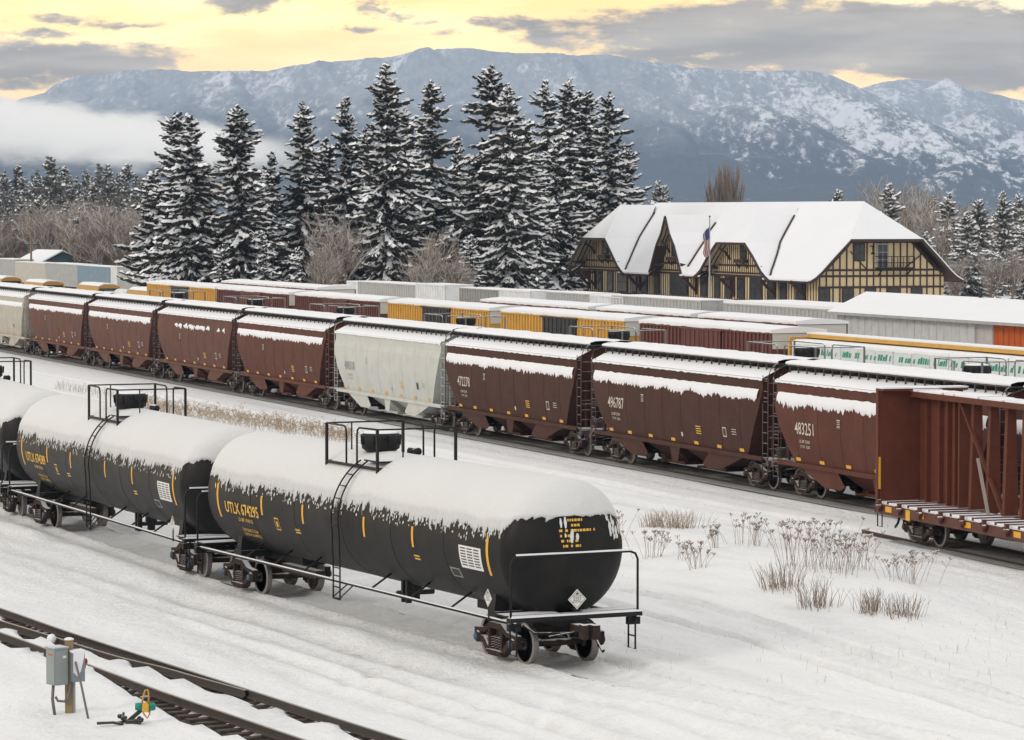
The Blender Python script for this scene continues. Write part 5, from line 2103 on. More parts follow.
def make_depot():
    p0 = 141.0                                  # front wall
    uR = u_at(p0, 818)
    root = thing('depot_building', 'long half timbered depot with steep snowy roofs and brown trim', 'station building', yard(p0, uR), YARD_ROT)
    # local: x = 0 at the right corner, negative to the left; y = 0 front wall, positive back
    def fx(px):
        return uR - u_at(p0, px)
    L_ = fx(588)                                # left corner (negative)
    W_ = 13.5
    EZ, RZ = 3.95, 11.25                        # eaves and ridge
    YM = W_ / 2
    # --- walls
    M = MB()
    M.box((L_, 0, 0), (0, W_, EZ + .3))
    # right gable wall: clipped gable outline
    CZ = 7.35                                   # clip height
    slope_y = lambda z: YM * (z - EZ) / (RZ - EZ)
    yc = slope_y(CZ)
    M.prism([(0.02, EZ), (W_ - .02, EZ), (W_ - yc - .6, CZ), (yc + .6, CZ)], lambda a, b: (-.35, a, b), lambda a, b: (-.001, a, b))
    M.prism([(0.02, EZ), (W_ - .02, EZ), (W_ - yc - .6, CZ), (yc + .6, CZ)], lambda a, b: (L_ + .001, a, b), lambda a, b: (L_ + .35, a, b))
    wall = M.build('wall', CREAM, root)
    # --- main roof with flared eaves: profile in (y, z) for the front half
    prof = [(-1.5, EZ - .30), (-.9, EZ + .02), (-.2, EZ + .62), (1.2, EZ + 2.05), (3.2, EZ + 4.0), (YM, RZ)]
    ov = 1.15

    def prof_y(z):
        for (a, b), (c, d) in zip(prof, prof[1:]):
            if b <= z <= d:
                return a + (c - a) * (z - b) / (d - b)
        return YM
    R = MB()
    clip = 7.6
    hip_in = 5.0                                # how far the clipped hip runs in at the ridge

    def roof_x(z, side):
        base = ov if side > 0 else L_ - ov
        if z <= clip:
            return base
        return base - side * (ov * .0 + hip_in) * (z - clip) / (RZ - clip)
    zs = [a[1] for a in prof[:4]] + [clip, 8.6, 9.6, 10.5, RZ]
    zs = sorted(set(zs + [EZ + .45, EZ + 1.15, EZ + 1.5, EZ + 1.9, EZ + 2.7, EZ + 3.1, 8.1, 9.1]))
    T = .22
    NC = 150

    def gable_prof(pxl, pxr, clipz, peak, flare):
        hw = (fx(pxr) - fx(pxl)) / 2
        if clipz:
            return hw, [(hw + flare, EZ - .35), (hw + flare * .45, EZ - .02), (hw * .97, EZ + .45), (hw * .715, EZ + 1.95), (hw * .46, clipz), (0.0, peak)]
        return hw, [(hw + flare, EZ - .35), (hw * .92, EZ + .5), (hw * .55, EZ + 2.9), (hw * .25, peak - 1.8), (0.0, peak)]
    GABLES = [(583, 633, 606, 7.35, RZ - .25, 1.5), (661, 693, 676, None, 9.9, .3), (713, 776, 744, 7.15, RZ - .6, 1.6)]
    openings = []
    for pxl, pxr, pxc, cz, pk, fl_ in GABLES:
        hw_, pr_ = gable_prof(pxl, pxr, cz, pk, fl_)

        def hf(z, pr_=pr_, hw_=hw_, cz=cz):
            if z > (cz or 8.6):
                return -1
            z = max(z, pr_[2 if cz else 1][1] - .9)
            for (w0, z0), (w1, z1) in zip(pr_, pr_[1:]):
                if z0 <= z <= z1:
                    return min(hw_ * 1.02, w0 + (w1 - w0) * (z - z0) / (z1 - z0))
            return -1
        openings.append((fx(pxc), hf))
    for s in (0, 1):                            # front, back
        rows, rows2 = [], []
        for z in zs:
            y = prof_y(z)
            yy = y if s == 0 else W_ - y
            rows.append([Vector((roof_x(z, -1) + (roof_x(z, 1) - roof_x(z, -1)) * k / NC, yy, z)) for k in range(NC + 1)])
        # the front slope is left open where a cross gable stands through it
        for i in range(len(rows) - 1):
            for k in range(NC):
                qd = [rows[i][k], rows[i][k + 1], rows[i + 1][k + 1], rows[i + 1][k]]
                c = sum(qd, Vector()) / 4
                if s == 0 and any(abs(c.x - xc_) < hf(c.z) - .25 for xc_, hf in openings):
                    continue
                R.add(qd, [(0, 1, 2, 3) if s == 0 else (3, 2, 1, 0)], 0)
                R.add([v - Vector((0, 0, T)) for v in qd], [(3, 2, 1, 0) if s == 0 else (0, 1, 2, 3)], 1)
                if i == 0:
                    R.add([qd[0] + Vector((0, 0, .06)), qd[1] + Vector((0, 0, .06)), qd[1] - Vector((0, -.02, .10)), qd[0] - Vector((0, -.02, .10))], [(0, 3, 2, 1) if s == 0 else (0, 1, 2, 3)], 0)
                    R.add([qd[0] - Vector((0, -.02, .10)), qd[1] - Vector((0, -.02, .10)), qd[1] - Vector((0, -.02, T + .06)), qd[0] - Vector((0, -.02, T + .06))], [(0, 3, 2, 1) if s == 0 else (0, 1, 2, 3)], 1)
        # verge boards on the gable ends
        for e in (0, -1):
            for i in range(len(rows) - 1):
                if zs[i + 1] <= clip + .01:
                    A_, B_ = rows[i][e], rows[i + 1][e]
                    sx = -1 if e == 0 else 1
                    R.bar(A_ + Vector((sx * .03, 0, -.22)), B_ + Vector((sx * .03, 0, -.22)), .12, .34, 1)
                    R.bar(A_ + Vector((sx * .03, 0, -.01)), B_ + Vector((sx * .03, 0, -.01)), .14, .10, 0)
    # clipped hips
    for side in (-1, 1):
        rows = []
        for z in [q for q in zs if q >= clip]:
            y = prof_y(z)
            x = roof_x(z, side)
            rows.append([Vector((x, y + (W_ - 2 * y) * k / 6, z)) for k in range(7)])
        R.grid(rows, 0, smooth=False, flip=side < 0)
        x = roof_x(clip, side)
        y = prof_y(clip)
        R.box((x - side * .02, y, clip - .26), (x + side * .12, W_ - y, clip - .02), 1)
        R.box((x - side * .9, y, clip - .30), (x, W_ - y, clip - .27), 1)
    R.build('roof', [SNOW, TRIM], root)

    # --- half timbering on the right gable (facing local +x)
    G = MB()

    def gy(px):
        """depth along the gable wall from a pixel column"""
        return (px - 818) / (946 - 818) * W_
    x0 = .0
    xt = .06
    for y in np.arange(.15, W_, .72):
        top = EZ + min(y, W_ - y) / YM * (RZ - EZ) + .1
        G.box((x0, y - .07, 1.2), (xt, y + .07, min(CZ + .1, max(EZ, top))))
    for z in (1.2, 2.95, 4.02, 4.6):
        e = 0 if z <= EZ else slope_y(z) * .6
        G.box((x0, e, z - .10), (xt + .02, W_ - e, z + .10))
    G.box((x0, yc + .3, CZ - .15), (xt + .02, W_ - yc - .3, CZ + .12))
    for a, b in (((1.0, 4.7), (3.2, 6.9)), ((12.5, 4.7), (10.3, 6.9)), ((5.2, 4.6), (3.4, 6.4)), ((9.0, 4.6), (11.2, 6.2))):
        G.bar((xt - .01, a[0], a[1]), (xt - .01, b[0], b[1]), .08, .16, up=(1, 0, 0))
    # stepped frame under the verges
    for s in (1, -1):
        f = lambda y: y if s > 0 else W_ - y
        G.bar((xt, f(.0), EZ + .2), (xt, f(yc + .4), CZ), .10, .22, up=(1, 0, 0))
    G.build('timber_frame', TRIM, root)

    def window(px0, px1, z0, z1, cols=2, rows_=2, where='g', frame_m=TRIM, glass_m=DGLASS, name='window'):
        Mf, Mg = MB(), MB()
        if where == 'g':
            a, b = gy(px0), gy(px1)
            Mf.box((.0, a, z0), (.10, b, z1))
            for i in range(cols):
                for j in range(rows_):
                    ya, yb = a + .10 + (b - a - .2) * i / cols + .03, a + .10 + (b - a - .2) * (i + 1) / cols - .03
                    za, zb = z0 + .1 + (z1 - z0 - .2) * j / rows_ + .03, z0 + .1 + (z1 - z0 - .2) * (j + 1) / rows_ - .03
                    Mg.box((.10, ya, za), (.115, yb, zb))
        else:
            a, b = px0, px1
            y = where
            Mf.box((a, y - .10, z0), (b, y, z1))
            for i in range(cols):
                for j in range(rows_):
                    xa, xb = a + .08 + (b - a - .16) * i / cols + .03, a + .08 + (b - a - .16) * (i + 1) / cols - .03
                    za, zb = z0 + .08 + (z1 - z0 - .16) * j / rows_ + .03, z0 + .08 + (z1 - z0 - .16) * (j + 1) / rows_ - .03
                    Mg.box((xa, y - .115, za), (xb, y - .10, zb))
        o = Mf.build(name, frame_m, root)
        Mg.build('pane', glass_m, o)
        return o
    window(853, 865, 5.45, 7.2)
    o = window(877, 889, 4.75, 7.15, 2, 3, name='door', frame_m=DOORG)
    for a, b in ((818, 830), (842, 854), (865, 876.5), (888, 900), (912, 924)):
        window(a, b, 1.35, 2.9, 2, 2)
    # balcony on the gable
    B = MB()
    ya, yb = gy(876), gy(911)
    B.box((.0, ya, 4.72), (1.1, yb, 4.84))
    for y in np.linspace(ya, yb, 7):
        B.tube([(1.05, y, 4.84), (1.05, y, 5.9)], .04, 5)
    for z in (5.3, 5.9):
        B.tube([(0, ya, z), (1.05, ya, z), (1.05, yb, z), (0, yb, z)], .04, 5)
    for y in (ya + .3, yb - .3):
        B.bar((.05, y, 4.1), (1.0, y, 4.7), .1, .1)
    B.build('balcony', BLACKR, root)
    LM = MB()
    LM.tube([(.05, gy(871), 6.9), (.5, gy(871), 6.9), (.55, gy(871), 6.4)], .07, 6)
    LM.lathe([(.05, 6.4), (.22, 6.2), (.22, 6.12)], (.55, gy(871), 0), 'z', 10)
    LM.build('wall_lamp', BLACKR, root)

    # --- front facade: battens, sill beam, ground floor windows
    Fm = MB()
    Fm.box((L_, -.10, 1.02), (0, 0, 1.36))
    Fm.box((L_, -.08, EZ - .3), (0, 0, EZ - .08))
    for x in np.arange(L_ + .2, -.1, .62):
        Fm.box((x - .06, -.055, 1.36), (x + .06, 0, EZ - .28))
    Fm.build('timber_frame', TRIM, root)
    for px0, px1, c in ((599, 602.5, 1), (609, 613.5, 1), (619, 628, 2), (633, 637.5, 1), (643, 648, 1), (655, 660, 1), (671, 688, 3), (702.5, 707.5, 1), (715.5, 720.5, 1), (726.5, 731.5, 1), (739, 745, 1), (752, 762.5, 2), (768.5, 774, 1), (781, 787, 1), (797, 804, 1)):
        a, b = fx(px0), fx(px1)
        window(a - .1, b + .1, 1.45, EZ - .28, c, 2, where=-.06)
    # eave brackets
    for px in (590, 596, 641, 697, 735, 776, 806):
        Bk = MB()
        x = fx(px)
        Bk.bar((x, -.05, 1.9), (x, -1.7, EZ - .45), .26, .30, up=(1, 0, 0))
        Bk.bar((x, -.05, EZ - .45), (x, -1.8, EZ - .60), .26, .24, up=(1, 0, 0))
        Bk.bar((x, -.10, 1.6), (x, -.10, EZ - .3), .26, .24, up=(1, 0, 0))
        Bk.build('eave_bracket', TRIM, root)
    # --- cross gables on the front
    def cross_gable(pxl, pxr, pxc, clipz, peak, depth_back, base_flare, front=-1.0, name='dormer'):
        xl, xr, xc = fx(pxl), fx(pxr), fx(pxc)
        hw, pts2 = gable_prof(pxl, pxr, clipz, peak, base_flare)
        pts = pts2[:-1]
        rz = peak
        T_ = .2
        D = MB()
        for s in (-1, 1):
            rows = []
            for w, z in pts2:
                xf = front
                if clipz and z > clipz:
                    xf = front + 3.2
                # back edge: where the wing dies into the main roof, or its own ridge depth
                yb = min(depth_back, max(prof_y(min(z, RZ - .02)) + .4, front + 1.2)) if z < RZ else depth_back
                rows.append([Vector((xc + s * w, xf + (yb - xf) * k / 8, z)) for k in range(9)])
            D.grid(rows, 0, smooth=False, flip=s < 0)
            D.grid([[v - Vector((0, 0, T_)) for v in r_] for r_ in rows], 1, smooth=False, flip=s > 0)
            for i in range(len(rows) - 1):
                if clipz and pts2[i + 1][1] > clipz + .01:
                    continue
                A_, B_ = rows[i][0], rows[i + 1][0]
                D.bar(A_ + Vector((0, -.03, -.2)), B_ + Vector((0, -.03, -.2)), .30, .12, 1, up=(0, 1, 0))
            if clipz:
                w, z = pts[-1]
                D.add([(xc, front, z) if False else (xc + s * w, front, z), (xc, front, z), (xc, front + 3.2, rz)], [(0, 1, 2) if s < 0 else (2, 1, 0)], 0)
        if clipz:
            w, z = pts[-1]
            D.box((xc - w, front - .08, z - .24), (xc + w, front + .06, z - .01), 1)
        rf = D.build('roof', [SNOW, TRIM], root)
        # recessed gable wall with timbering
        g = -.02
        Wm = MB()
        poly = [(-hw * .93, EZ - .1)] + [(-w * .97, z - .1) for w, z in pts2[2:]] + [(w * .97, z - .1) for w, z in pts2[2:-1][::-1]] + [(hw * .93, EZ - .1)]
        if clipz:
            poly = [(a, min(b, clipz - .1)) for a, b in poly]
        Wm.prism(poly, lambda a, b: (xc + a, g, b), lambda a, b: (xc + a, g + .25, b))
        Wm.build('gable_wall', CREAM, root)
        Tm = MB()

        def half_at(z):
            q = pts2
            for (w0, z0), (w1, z1) in zip(q, q[1:]):
                if z0 <= z <= z1:
                    return w0 + (w1 - w0) * (z - z0) / (z1 - z0)
            return 0

        def top_at(a):
            zt = EZ + .4
            for z in np.arange(EZ + .4, (clipz or peak) - .2, .1):
                if half_at(z) * .95 >= abs(a):
                    zt = z
            return zt
        for a in np.arange(-hw * .86, hw * .87, .52):
            Tm.box((xc + a - .07, g - .05, EZ), (xc + a + .07, g, top_at(a)))
        for z in (EZ + .1, EZ + .85):
            w = half_at(z) * .9
            Tm.box((xc - w, g - .07, z - .09), (xc + w, g, z + .09))
        # arched braces from the wall to the overhanging verge
        for s in (-1, 1):
            zt = (clipz or peak - 2.2) - .4
            w = half_at(zt) * .8
            P_ = [Vector((xc + s * w, g - .05, zt - 1.4)), Vector((xc + s * w, g - .5, zt - .7)), Vector((xc + s * w, front + .15, zt - .2))]
            Tm.tube(P_, .13, 5)
            w2 = half_at(EZ + .9) * .95
            Tm.bar((xc + s * w2, g, EZ + .5), (xc + s * (w2 + .3), front + .1, EZ + .75), .3, .32)
        # soffit battens showing under the deep verge
        Tm.build('timber_frame', TRIM, root)
        for s in (-1, 1):
            Sm = MB()
            for (w0, z0), (w1, z1) in zip(pts2[2:], pts2[3:]):
                if clipz and z1 > clipz + .01:
                    continue
                Sm.add([(xc + s * w0 * .985, front + .05, z0 - .24), (xc + s * w1 * .985, front + .05, z1 - .24), (xc + s * w1 * .985, g, z1 - .24), (xc + s * w0 * .985, g, z0 - .24)], [(0, 1, 2, 3)], 0)
                for k in (1, 2):
                    t = k / 3
                    yq = front + .05 + (g - front - .05) * t
                    Sm.bar((xc + s * w0 * .97, yq, z0 - .28), (xc + s * w1 * .97, yq, z1 - .28), .12, .06, 1)
            Sm.build('soffit', [SOFFIT, TRIM], root)
        # window with flower box
        zc = EZ + 1.55
        wz = 1.5 if clipz else 1.7
        o = window(xc - .75, xc + .75, zc, zc + wz, 2, 2, where=g - .05)
        Bx = MB()
        Bx.box((xc - 1.3, g - .62, zc - .42), (xc + 1.3, g - .06, zc - .06))
        for s in (-1, 1):
            Bx.bar((xc + s * .9, g - .05, zc - .95), (xc + s * .9, g - .5, zc - .45), .12, .12)
        Bx.build('window_box', TRIM, root)
    cross_gable(583, 633, 606, 7.35, RZ - .25, 6.0, 1.5, front=-1.5)
    cross_gable(661, 693, 676, None, 9.9, 5.6, .3, front=-1.25)
    cross_gable(713, 776, 744, 7.15, RZ - .6, 6.0, 1.6, front=-1.5)
    # small shed dormers beside the centre gable
    for px, z in ((668, 7.2), (737, 7.2)):
        pass
    # roof pipes
    for px, h in ((645.5, .6), (655.5, 1.6), (659, 1.4), (648, .5)):
        x = fx(px) + 3
        MB().tube([(x, 2.2, 6.9), (x, 2.2, 7.4 + h)], .16, 8).build('vent_pipe', TRIM, root)
    # ridge capping and dark valley flashings
    V = MB()
    for pxl, pxr, pxc, cz, pk, fl_ in GABLES:
        hw_, pr_ = gable_prof(pxl, pxr, cz, pk, fl_)
        xc_ = fx(pxc)
        mids = []
        for (w0, z0), (w1, z1) in zip(pr_[1:], pr_[2:]):
            for t in np.linspace(0, 1, 5)[:-1]:
                w, z = w0 + (w1 - w0) * t, z0 + (z1 - z0) * t
                if z < min(RZ - .9, pk - .5):
                    mids.append(Vector((xc_ + w + .05, prof_y(z) - .04, z + .10)))
        V = MB()
        V.tube(mids, .09, 5)
        V.build('valley_flashing', TRIM, root)


make_depot()


def make_flag():
    p = 120.0
    u = u_at(p, 709.5)
    base = yard(p, u)
    root = thing('flagpole', 'thin flagpole before the depot', 'flagpole', (base.x, base.y, GROUND_Z))
    S = F / base.y
    zt = CAMH - (216 - HZ) / S
    MB().tube([(0, 0, 0), (0, 0, zt)], .075, 8, r1=.05).build('pole', mat('pole_grey', (.32, .32, .33), .5, .1, 2), root)
    MB().lathe([(.02, zt), (.10, zt + .08), (.02, zt + .18)], n=10).build('finial', TRIM, root)
    # limp flag: folded cloth hanging along the pole
    M = MB()
    z1, z0 = CAMH - (227 - HZ) / S, CAMH - (258 - HZ) / S
    rows = []
    n, m = 26, 14
    for i in range(n + 1):
        t = i / n
        r_ = []
        for j in range(m + 1):
            s = j / m
            wdt = (.16 + .42 * math.sin(PI * min(1, t * .8 + .10)) + .12 * math.sin(t * 9)) * s
            r_.append(Vector((base.x - wdt - .02, base.y - .08 * math.sin(s * 7 + t * 2), z1 + (z0 - z1) * (t * .92 + .08 * s))))
        rows.append(r_)
    M.grid(rows, 0)
    for k, f in enumerate(M.f):
        i, j = divmod(k, m)
        if i < n * .42 and j < m * .6:
            M.m[k] = 2
        else:
            M.m[k] = 0 if (j + i // 5) % 4 < 2 else 1
    o = M.build('flag', [mat('flag_red', (.26, .03, .03), .8, .1, 3), mat('flag_white', (.42, .4, .38), .8, .1, 3), mat('flag_blue', (.03, .045, .15), .8, .1, 3)])
    tag(o, 'limp red white and blue striped flag hanging on the pole before the depot', 'flag')


make_flag()

# ------------------------------------------------------------------ trees
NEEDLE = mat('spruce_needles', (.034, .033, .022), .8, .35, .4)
NEEDLE2 = mat('far_conifer_needles', (.125, .12, .105), .8, .3, .3)  # frost and distance haze both put into this lighter grey
TSNOW = mat('branch_snow', (.88, .88, .89), .8, .05, 1)
BARK = mat('bark', (.055, .042, .034), .9, .3, 2)
TWIG = mat('bare_twigs', (.22, .165, .12), .9, .3, .4)
TWIGR = mat('red_brown_twigs', (.20, .145, .11), .9, .3, .4)
TWIGF = mat('frosted_twigs', (.50, .48, .46), .9, .15, .4)


def spruce(seed, H_, R_, dens=1.0, snow=.5, leaf=1.0, sparse_top=.0, low=.05):
    """crown: uneven whorls of drooping boughs carrying hanging needle sprays, clots of snow lying on them"""
    r = random.Random(seed)
    M = MB()
    V, Fc, Mi = M.v, M.f, M.m

    def quad(a, b, c, d, mi):
        k = len(V)
        V.extend((a, b, c, d))
        Fc.append((k, k + 1, k + 2, k + 3))
        Mi.append(mi)
        M.s.append(False)
    z = H_ * low
    pexp = r.uniform(.52, .80)
    gaps = [(r.uniform(0, 6.28), r.uniform(.15, .85), r.uniform(.05, .12)) for _ in range(9)]
    lean = r.uniform(0, 6.28)
    ecc = r.uniform(.05, .25)
    tier = 1.0
    while z < H_ * .99:
        t = z / H_
        tier = .55 * tier + .45 * r.uniform(.68, 1.28)            # neighbouring whorls bulge and pinch together
        L0 = (R_ * ((1 - t) ** pexp) * (1 - .15 * max(0, (.16 - t) / .16)) + .12 + .30 * min(1, (1 - t) * 9)) * tier
        nb = max(4, int((5 + 6 * (1 - t)) * dens))
        ph = r.uniform(0, 6.28)
        for b in range(nb):
            az = ph + 6.283 * b / nb + r.uniform(-.35, .35)
            L = L0 * r.uniform(.45, 1.15) * (1 + ecc * math.cos(az - lean))
            if r.random() < .14:
                L *= r.uniform(1.15, 1.5)
            if any(abs((az - ga + 3.14) % 6.283 - 3.14) < .55 and abs(t - gt) < gw for ga, gt, gw in gaps) and r.random() < .75:
                continue
            if r.random() < .06 + (sparse_top + .16) * t:
                continue
            ca, sa = math.cos(az), math.sin(az)
            a0 = .40 - 1.05 * (1 - t) ** .5 + r.uniform(-.25, .22)
            b0 = .05 + .26 * (1 - t) + r.uniform(-.14, .18)
            z0 = z + r.uniform(-.35, .35)
            n = max(4, int(L / (.38 * leaf)))
            prev = None
            load = r.random()
            curl = r.uniform(-.22, .22)
            for k in range(n + 1):
                s = k / n
                rad = L * s
                zz = z0 + L * (a0 * s + b0 * s * s) + r.uniform(-.10, .10)
                sw = curl * L * s * s + r.uniform(-.08, .08)
                p = (rad * ca - sw * sa, rad * sa + sw * ca, zz)
                if prev is not None and s > .10:
                    wd = (.16 + .46 * (1 - s) ** .55 * min(1, L / 2.2)) * leaf
                    for sd in (-1, 1):
                        for rep in (0, 1):
                            if r.random() < (.9 if not rep else .55):
                                dr = r.uniform(.25, 1.15) * wd
                                out = r.uniform(.05, .7) * wd
                                lat = wd * r.uniform(.5, 1.5)
                                ox, oy = (-sa * sd * lat + ca * out), (ca * sd * lat + sa * out)
                                f0 = r.uniform(.5, .95)
                                q1 = (p[0] + ox, p[1] + oy, p[2] - dr)
                                q0 = (prev[0] + ox * f0, prev[1] + oy * f0, prev[2] - dr * r.uniform(.6, 1.2))
                                quad(prev, p, q1, q0, 0)
                                if r.random() < snow * (.30 + .80 * load):
                                    f = r.uniform(.3, .85)
                                    g0 = r.uniform(.0, .3)
                                    up = (ca * .03 - sa * sd * .05, sa * .03 + ca * sd * .05, r.uniform(.05, .12))
                                    A = lambda w, fx: (w[0] + ox * fx + up[0], w[1] + oy * fx + up[1], w[2] - dr * fx * .9 + up[2])
                                    quad(A(prev, g0), A(p, g0), A(p, f), A(prev, f * f0), 1)
                    if r.random() < .7:
                        dr = wd * r.uniform(.5, 1.2)
                        quad(prev, p, (p[0] + r.uniform(-.1, .1), p[1], p[2] - dr), (prev[0] + .05, prev[1], prev[2] - dr * .8), 0)
                    if r.random() < snow * .95 * (.25 + load):
                        w = r.uniform(.12, .34) * leaf
                        h = r.uniform(.10, .30) * leaf
                        for sd in (-1, 1):
                            quad((prev[0], prev[1], prev[2] + h), (p[0], p[1], p[2] + h * r.uniform(.4, 1)), (p[0] - sa * sd * w, p[1] + ca * sd * w, p[2] - .03), (prev[0] - sa * sd * w, prev[1] + ca * sd * w, prev[2] - .03), 1)
                prev = p
        z += (.24 + .36 * (1 - t)) / max(.5, dens ** .4) * (leaf ** .5) * r.uniform(.6, 1.4)
    for k in range(22):
        az = r.uniform(0, 6.28)
        zz = H_ * (1 - .05 * r.random())
        l = .30 * r.uniform(.4, 1) * leaf
        quad((0, 0, zz), (.03, 0, zz + .1), (l * math.cos(az), l * math.sin(az), zz + .06), (l * math.cos(az), l * math.sin(az), zz - .06), 0)
    return M


def trunk(H_, r0, name_m=BARK):
    M = MB()
    M.tube([(0, 0, 0), (.02, .03, H_ * .3), (-.03, 0, H_ * .6), (0, 0, H_)], r0, 8, r1=.03)
    return M


def plant_tree(name, label, cat, px, ytop, Y, crown, crown_mats, Hc, group, r0=.35, rot=None, sx=1.0, base_z=None, tr=True):
    """stands a crown of height Hc so that its tip shows at (px, ytop) at depth Y"""
    tip = at(px, ytop, Y)
    bz = GROUND_Z if base_z is None else base_z
    k = (tip.z - bz) / Hc
    root = thing(name, label, cat, (tip.x, tip.y, bz), rnd.uniform(0, 6.28) if rot is None else rot, group)
    if isinstance(crown, MB):
        crown.build('crown', crown_mats, root)
    else:
        link('crown', crown, root)
    if tr:
        trunk(Hc * .98, r0).build('trunk', BARK, root)
    root.scale = (k * sx, k * sx, k)
    return root


# the stand of tall snow-laden spruces: (tip px, tip y, depth, half width in px, seed)
big = [(176, 112, 362, 30, 0, 'with the left one of the forked tips'), (191, 116, 352, 37, 1, 'in front at the left end of the stand'), (238, 106, 350, 38, 2, 'with a broad skirt, alone before the small white spruce'), (303, 101, 356, 36, 3, 'with a slim spire between two shorter ones'),
       (272, 152, 372, 22, 4, 'short one peeping between two taller spires'), (345, 98, 366, 34, 5, 'with bare neck under its tip, left of the tallest'), (385, 62, 352, 44, 6, 'tallest and darkest of the stand'), (404, 108, 374, 26, 7, 'half hidden behind the tallest'),
       (432, 82, 360, 37, 8, 'with wide open gaps right of the tallest'), (491, 66, 356, 42, 9, 'with twin spires, the taller stem'), (507, 84, 352, 40, 10, 'with twin spires, the shorter stem'), (546, 82, 398, 40, 11, 'with open claw like boughs near its top'),
       (569, 78, 416, 34, 12, 'behind, in the thick clump by the depot'), (586, 92, 424, 30, 13, 'hidden in the middle of the thick clump'), (609, 92, 412, 40, 14, 'with long upswept boughs closest to the depot')]
big += [(208, 164, 372, 30, 15, 'shorter one filling the gap at the left end of the stand'), (256, 170, 376, 24, 16, 'shorter one behind the small white spruce'), (325, 140, 374, 28, 17, 'shorter one left of the bare necked spruce'), (366, 128, 372, 28, 18, 'shorter one at the left shoulder of the tallest'),
        (458, 138, 372, 28, 19, 'shorter one at the left of the twin spires'), (526, 120, 376, 32, 20, 'between the twin spires and the claw like boughs'), (556, 142, 392, 32, 21, 'shorter broad one before the thick clump'), (627, 146, 420, 30, 22, 'shorter one behind the depot roof end'), (155, 172, 368, 22, 23, 'shortest one at the outer left end of the stand')]
for px, yt, Y, hw, sd_, w in big:
    tip = at(px, yt, Y)
    Hh = tip.z - GROUND_Z
    R_ = hw * Y / F * 1.36
    open_ = sd_ in (8, 11, 14)
    cr = spruce(100 + sd_, Hh, R_, dens=.9 if open_ else 1.1 + .1 * (sd_ % 3), snow=(.78 if sd_ < 10 else .90) * (.8 + .05 * (sd_ * 7 % 9)), leaf=1.0, sparse_top=.25 if open_ else .08, low=.03)
    plant_tree('spruce_tree', 'tall snow laden spruce ' + w, 'spruce tree', px, yt, Y, cr, [NEEDLE, TSNOW], Hh, 'tall spruces left of the depot', r0=.42)
for px, yt, Y, hw, sd_, w in ((262, 232, 330, 15, 30, 'small white frosted spruce at the foot of the tall ones'), (222, 246, 332, 12, 31, 'small bushy spruce under the broad skirted one'), (298, 250, 330, 14, 32, 'low snowy spruce beside the small white one'), (556, 236, 392, 16, 33, 'low snowy spruce left of the depot eaves'), (470, 236, 336, 17, 34, 'low frosted spruce before the twin spires')):
    tip = at(px, yt, Y)
    Hh = tip.z - GROUND_Z
    plant_tree('spruce_tree', w, 'spruce tree', px, yt, Y, spruce(100 + sd_, Hh, hw * Y / F, 1.1, .75, .7), [NEEDLE, TSNOW], Hh, 'small spruces below the tall stand', r0=.15)

# distant conifers share a few crowns
FAR = []
for k in range(5):
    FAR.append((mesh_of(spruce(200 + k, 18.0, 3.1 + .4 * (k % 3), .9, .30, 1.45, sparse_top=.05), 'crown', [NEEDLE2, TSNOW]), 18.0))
r_ = random.Random(5)
fl = [(4, 172), (18, 166), (33, 176), (50, 157), (64, 166), (77, 178), (86, 170), (99, 164), (107, 165), (127, 164), (141, 178), (146, 182), (12, 190), (26, 186), (43, 181), (58, 186), (92, 184), (116, 178), (135, 190), (-8, 176), (70, 190), (96, 194), (38, 170), (58, 176), (121, 172), (112, 178), (6, 182), (136, 176), (22, 178), (91, 176), (71, 184), (149, 190), (48, 194), (84, 190)]
for i, (px, yt) in enumerate(fl):
    me, hh = FAR[i % 5]
    Y = r_.uniform(600, 720)
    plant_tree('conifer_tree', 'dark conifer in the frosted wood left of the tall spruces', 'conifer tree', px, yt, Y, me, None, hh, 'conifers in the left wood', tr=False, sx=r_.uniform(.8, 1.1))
for i, (px, yt) in enumerate(((8, 210), (24, 200), (40, 197), (66, 205), (82, 208), (28, 222), (60, 218), (144, 212))):
    me, hh = FAR[(i + 2) % 5]
    plant_tree('conifer_tree', 'frosted low conifer before the dark wood at the left', 'conifer tree', px, yt, r_.uniform(436, 452) if px > 78 else r_.uniform(482, 500), me, None, hh, 'frosted conifers in the left wood', tr=False, sx=1.25)
RIGHT = [mesh_of(spruce(230 + k, 18.0, 6.2, 1.1, .75, 1.15), 'crown', [NEEDLE2, TSNOW]) for k in range(3)]
for px, yt, Y, k, sx, w in ((889, 184, 400, 0, .95, 'broad frosted conifer just behind the depot roof end'), (949, 194, 410, 1, .9, 'frosted conifer right of the depot gable'), (979, 200, 400, 2, .9, 'conifer in the middle of the right group'), (1003, 192, 420, 0, .8, 'tallest conifer in the right group'), (1018, 196, 425, 1, .8, 'conifer at the right picture edge'),
                            (966, 214, 390, 1, 1.1, 'lower conifer between two taller right ones'), (1030, 214, 400, 2, 1.0, 'conifer half cut by the right picture edge'), (838, 190, 470, 2, .7, 'small dark conifer tip above the depot ridge'), (658, 183, 420, 1, .75, 'short conifer peeping left of the depot ridge'), (664, 186, 430, 2, .7, 'second short conifer peeping left of the depot ridge'), (926, 232, 385, 0, 1.0, 'low snowy conifer behind the gable eaves')):
    plant_tree('conifer_tree', w, 'conifer tree', px, yt, Y, RIGHT[k], None, 18.0, 'conifers around the depot', tr=False, sx=sx)


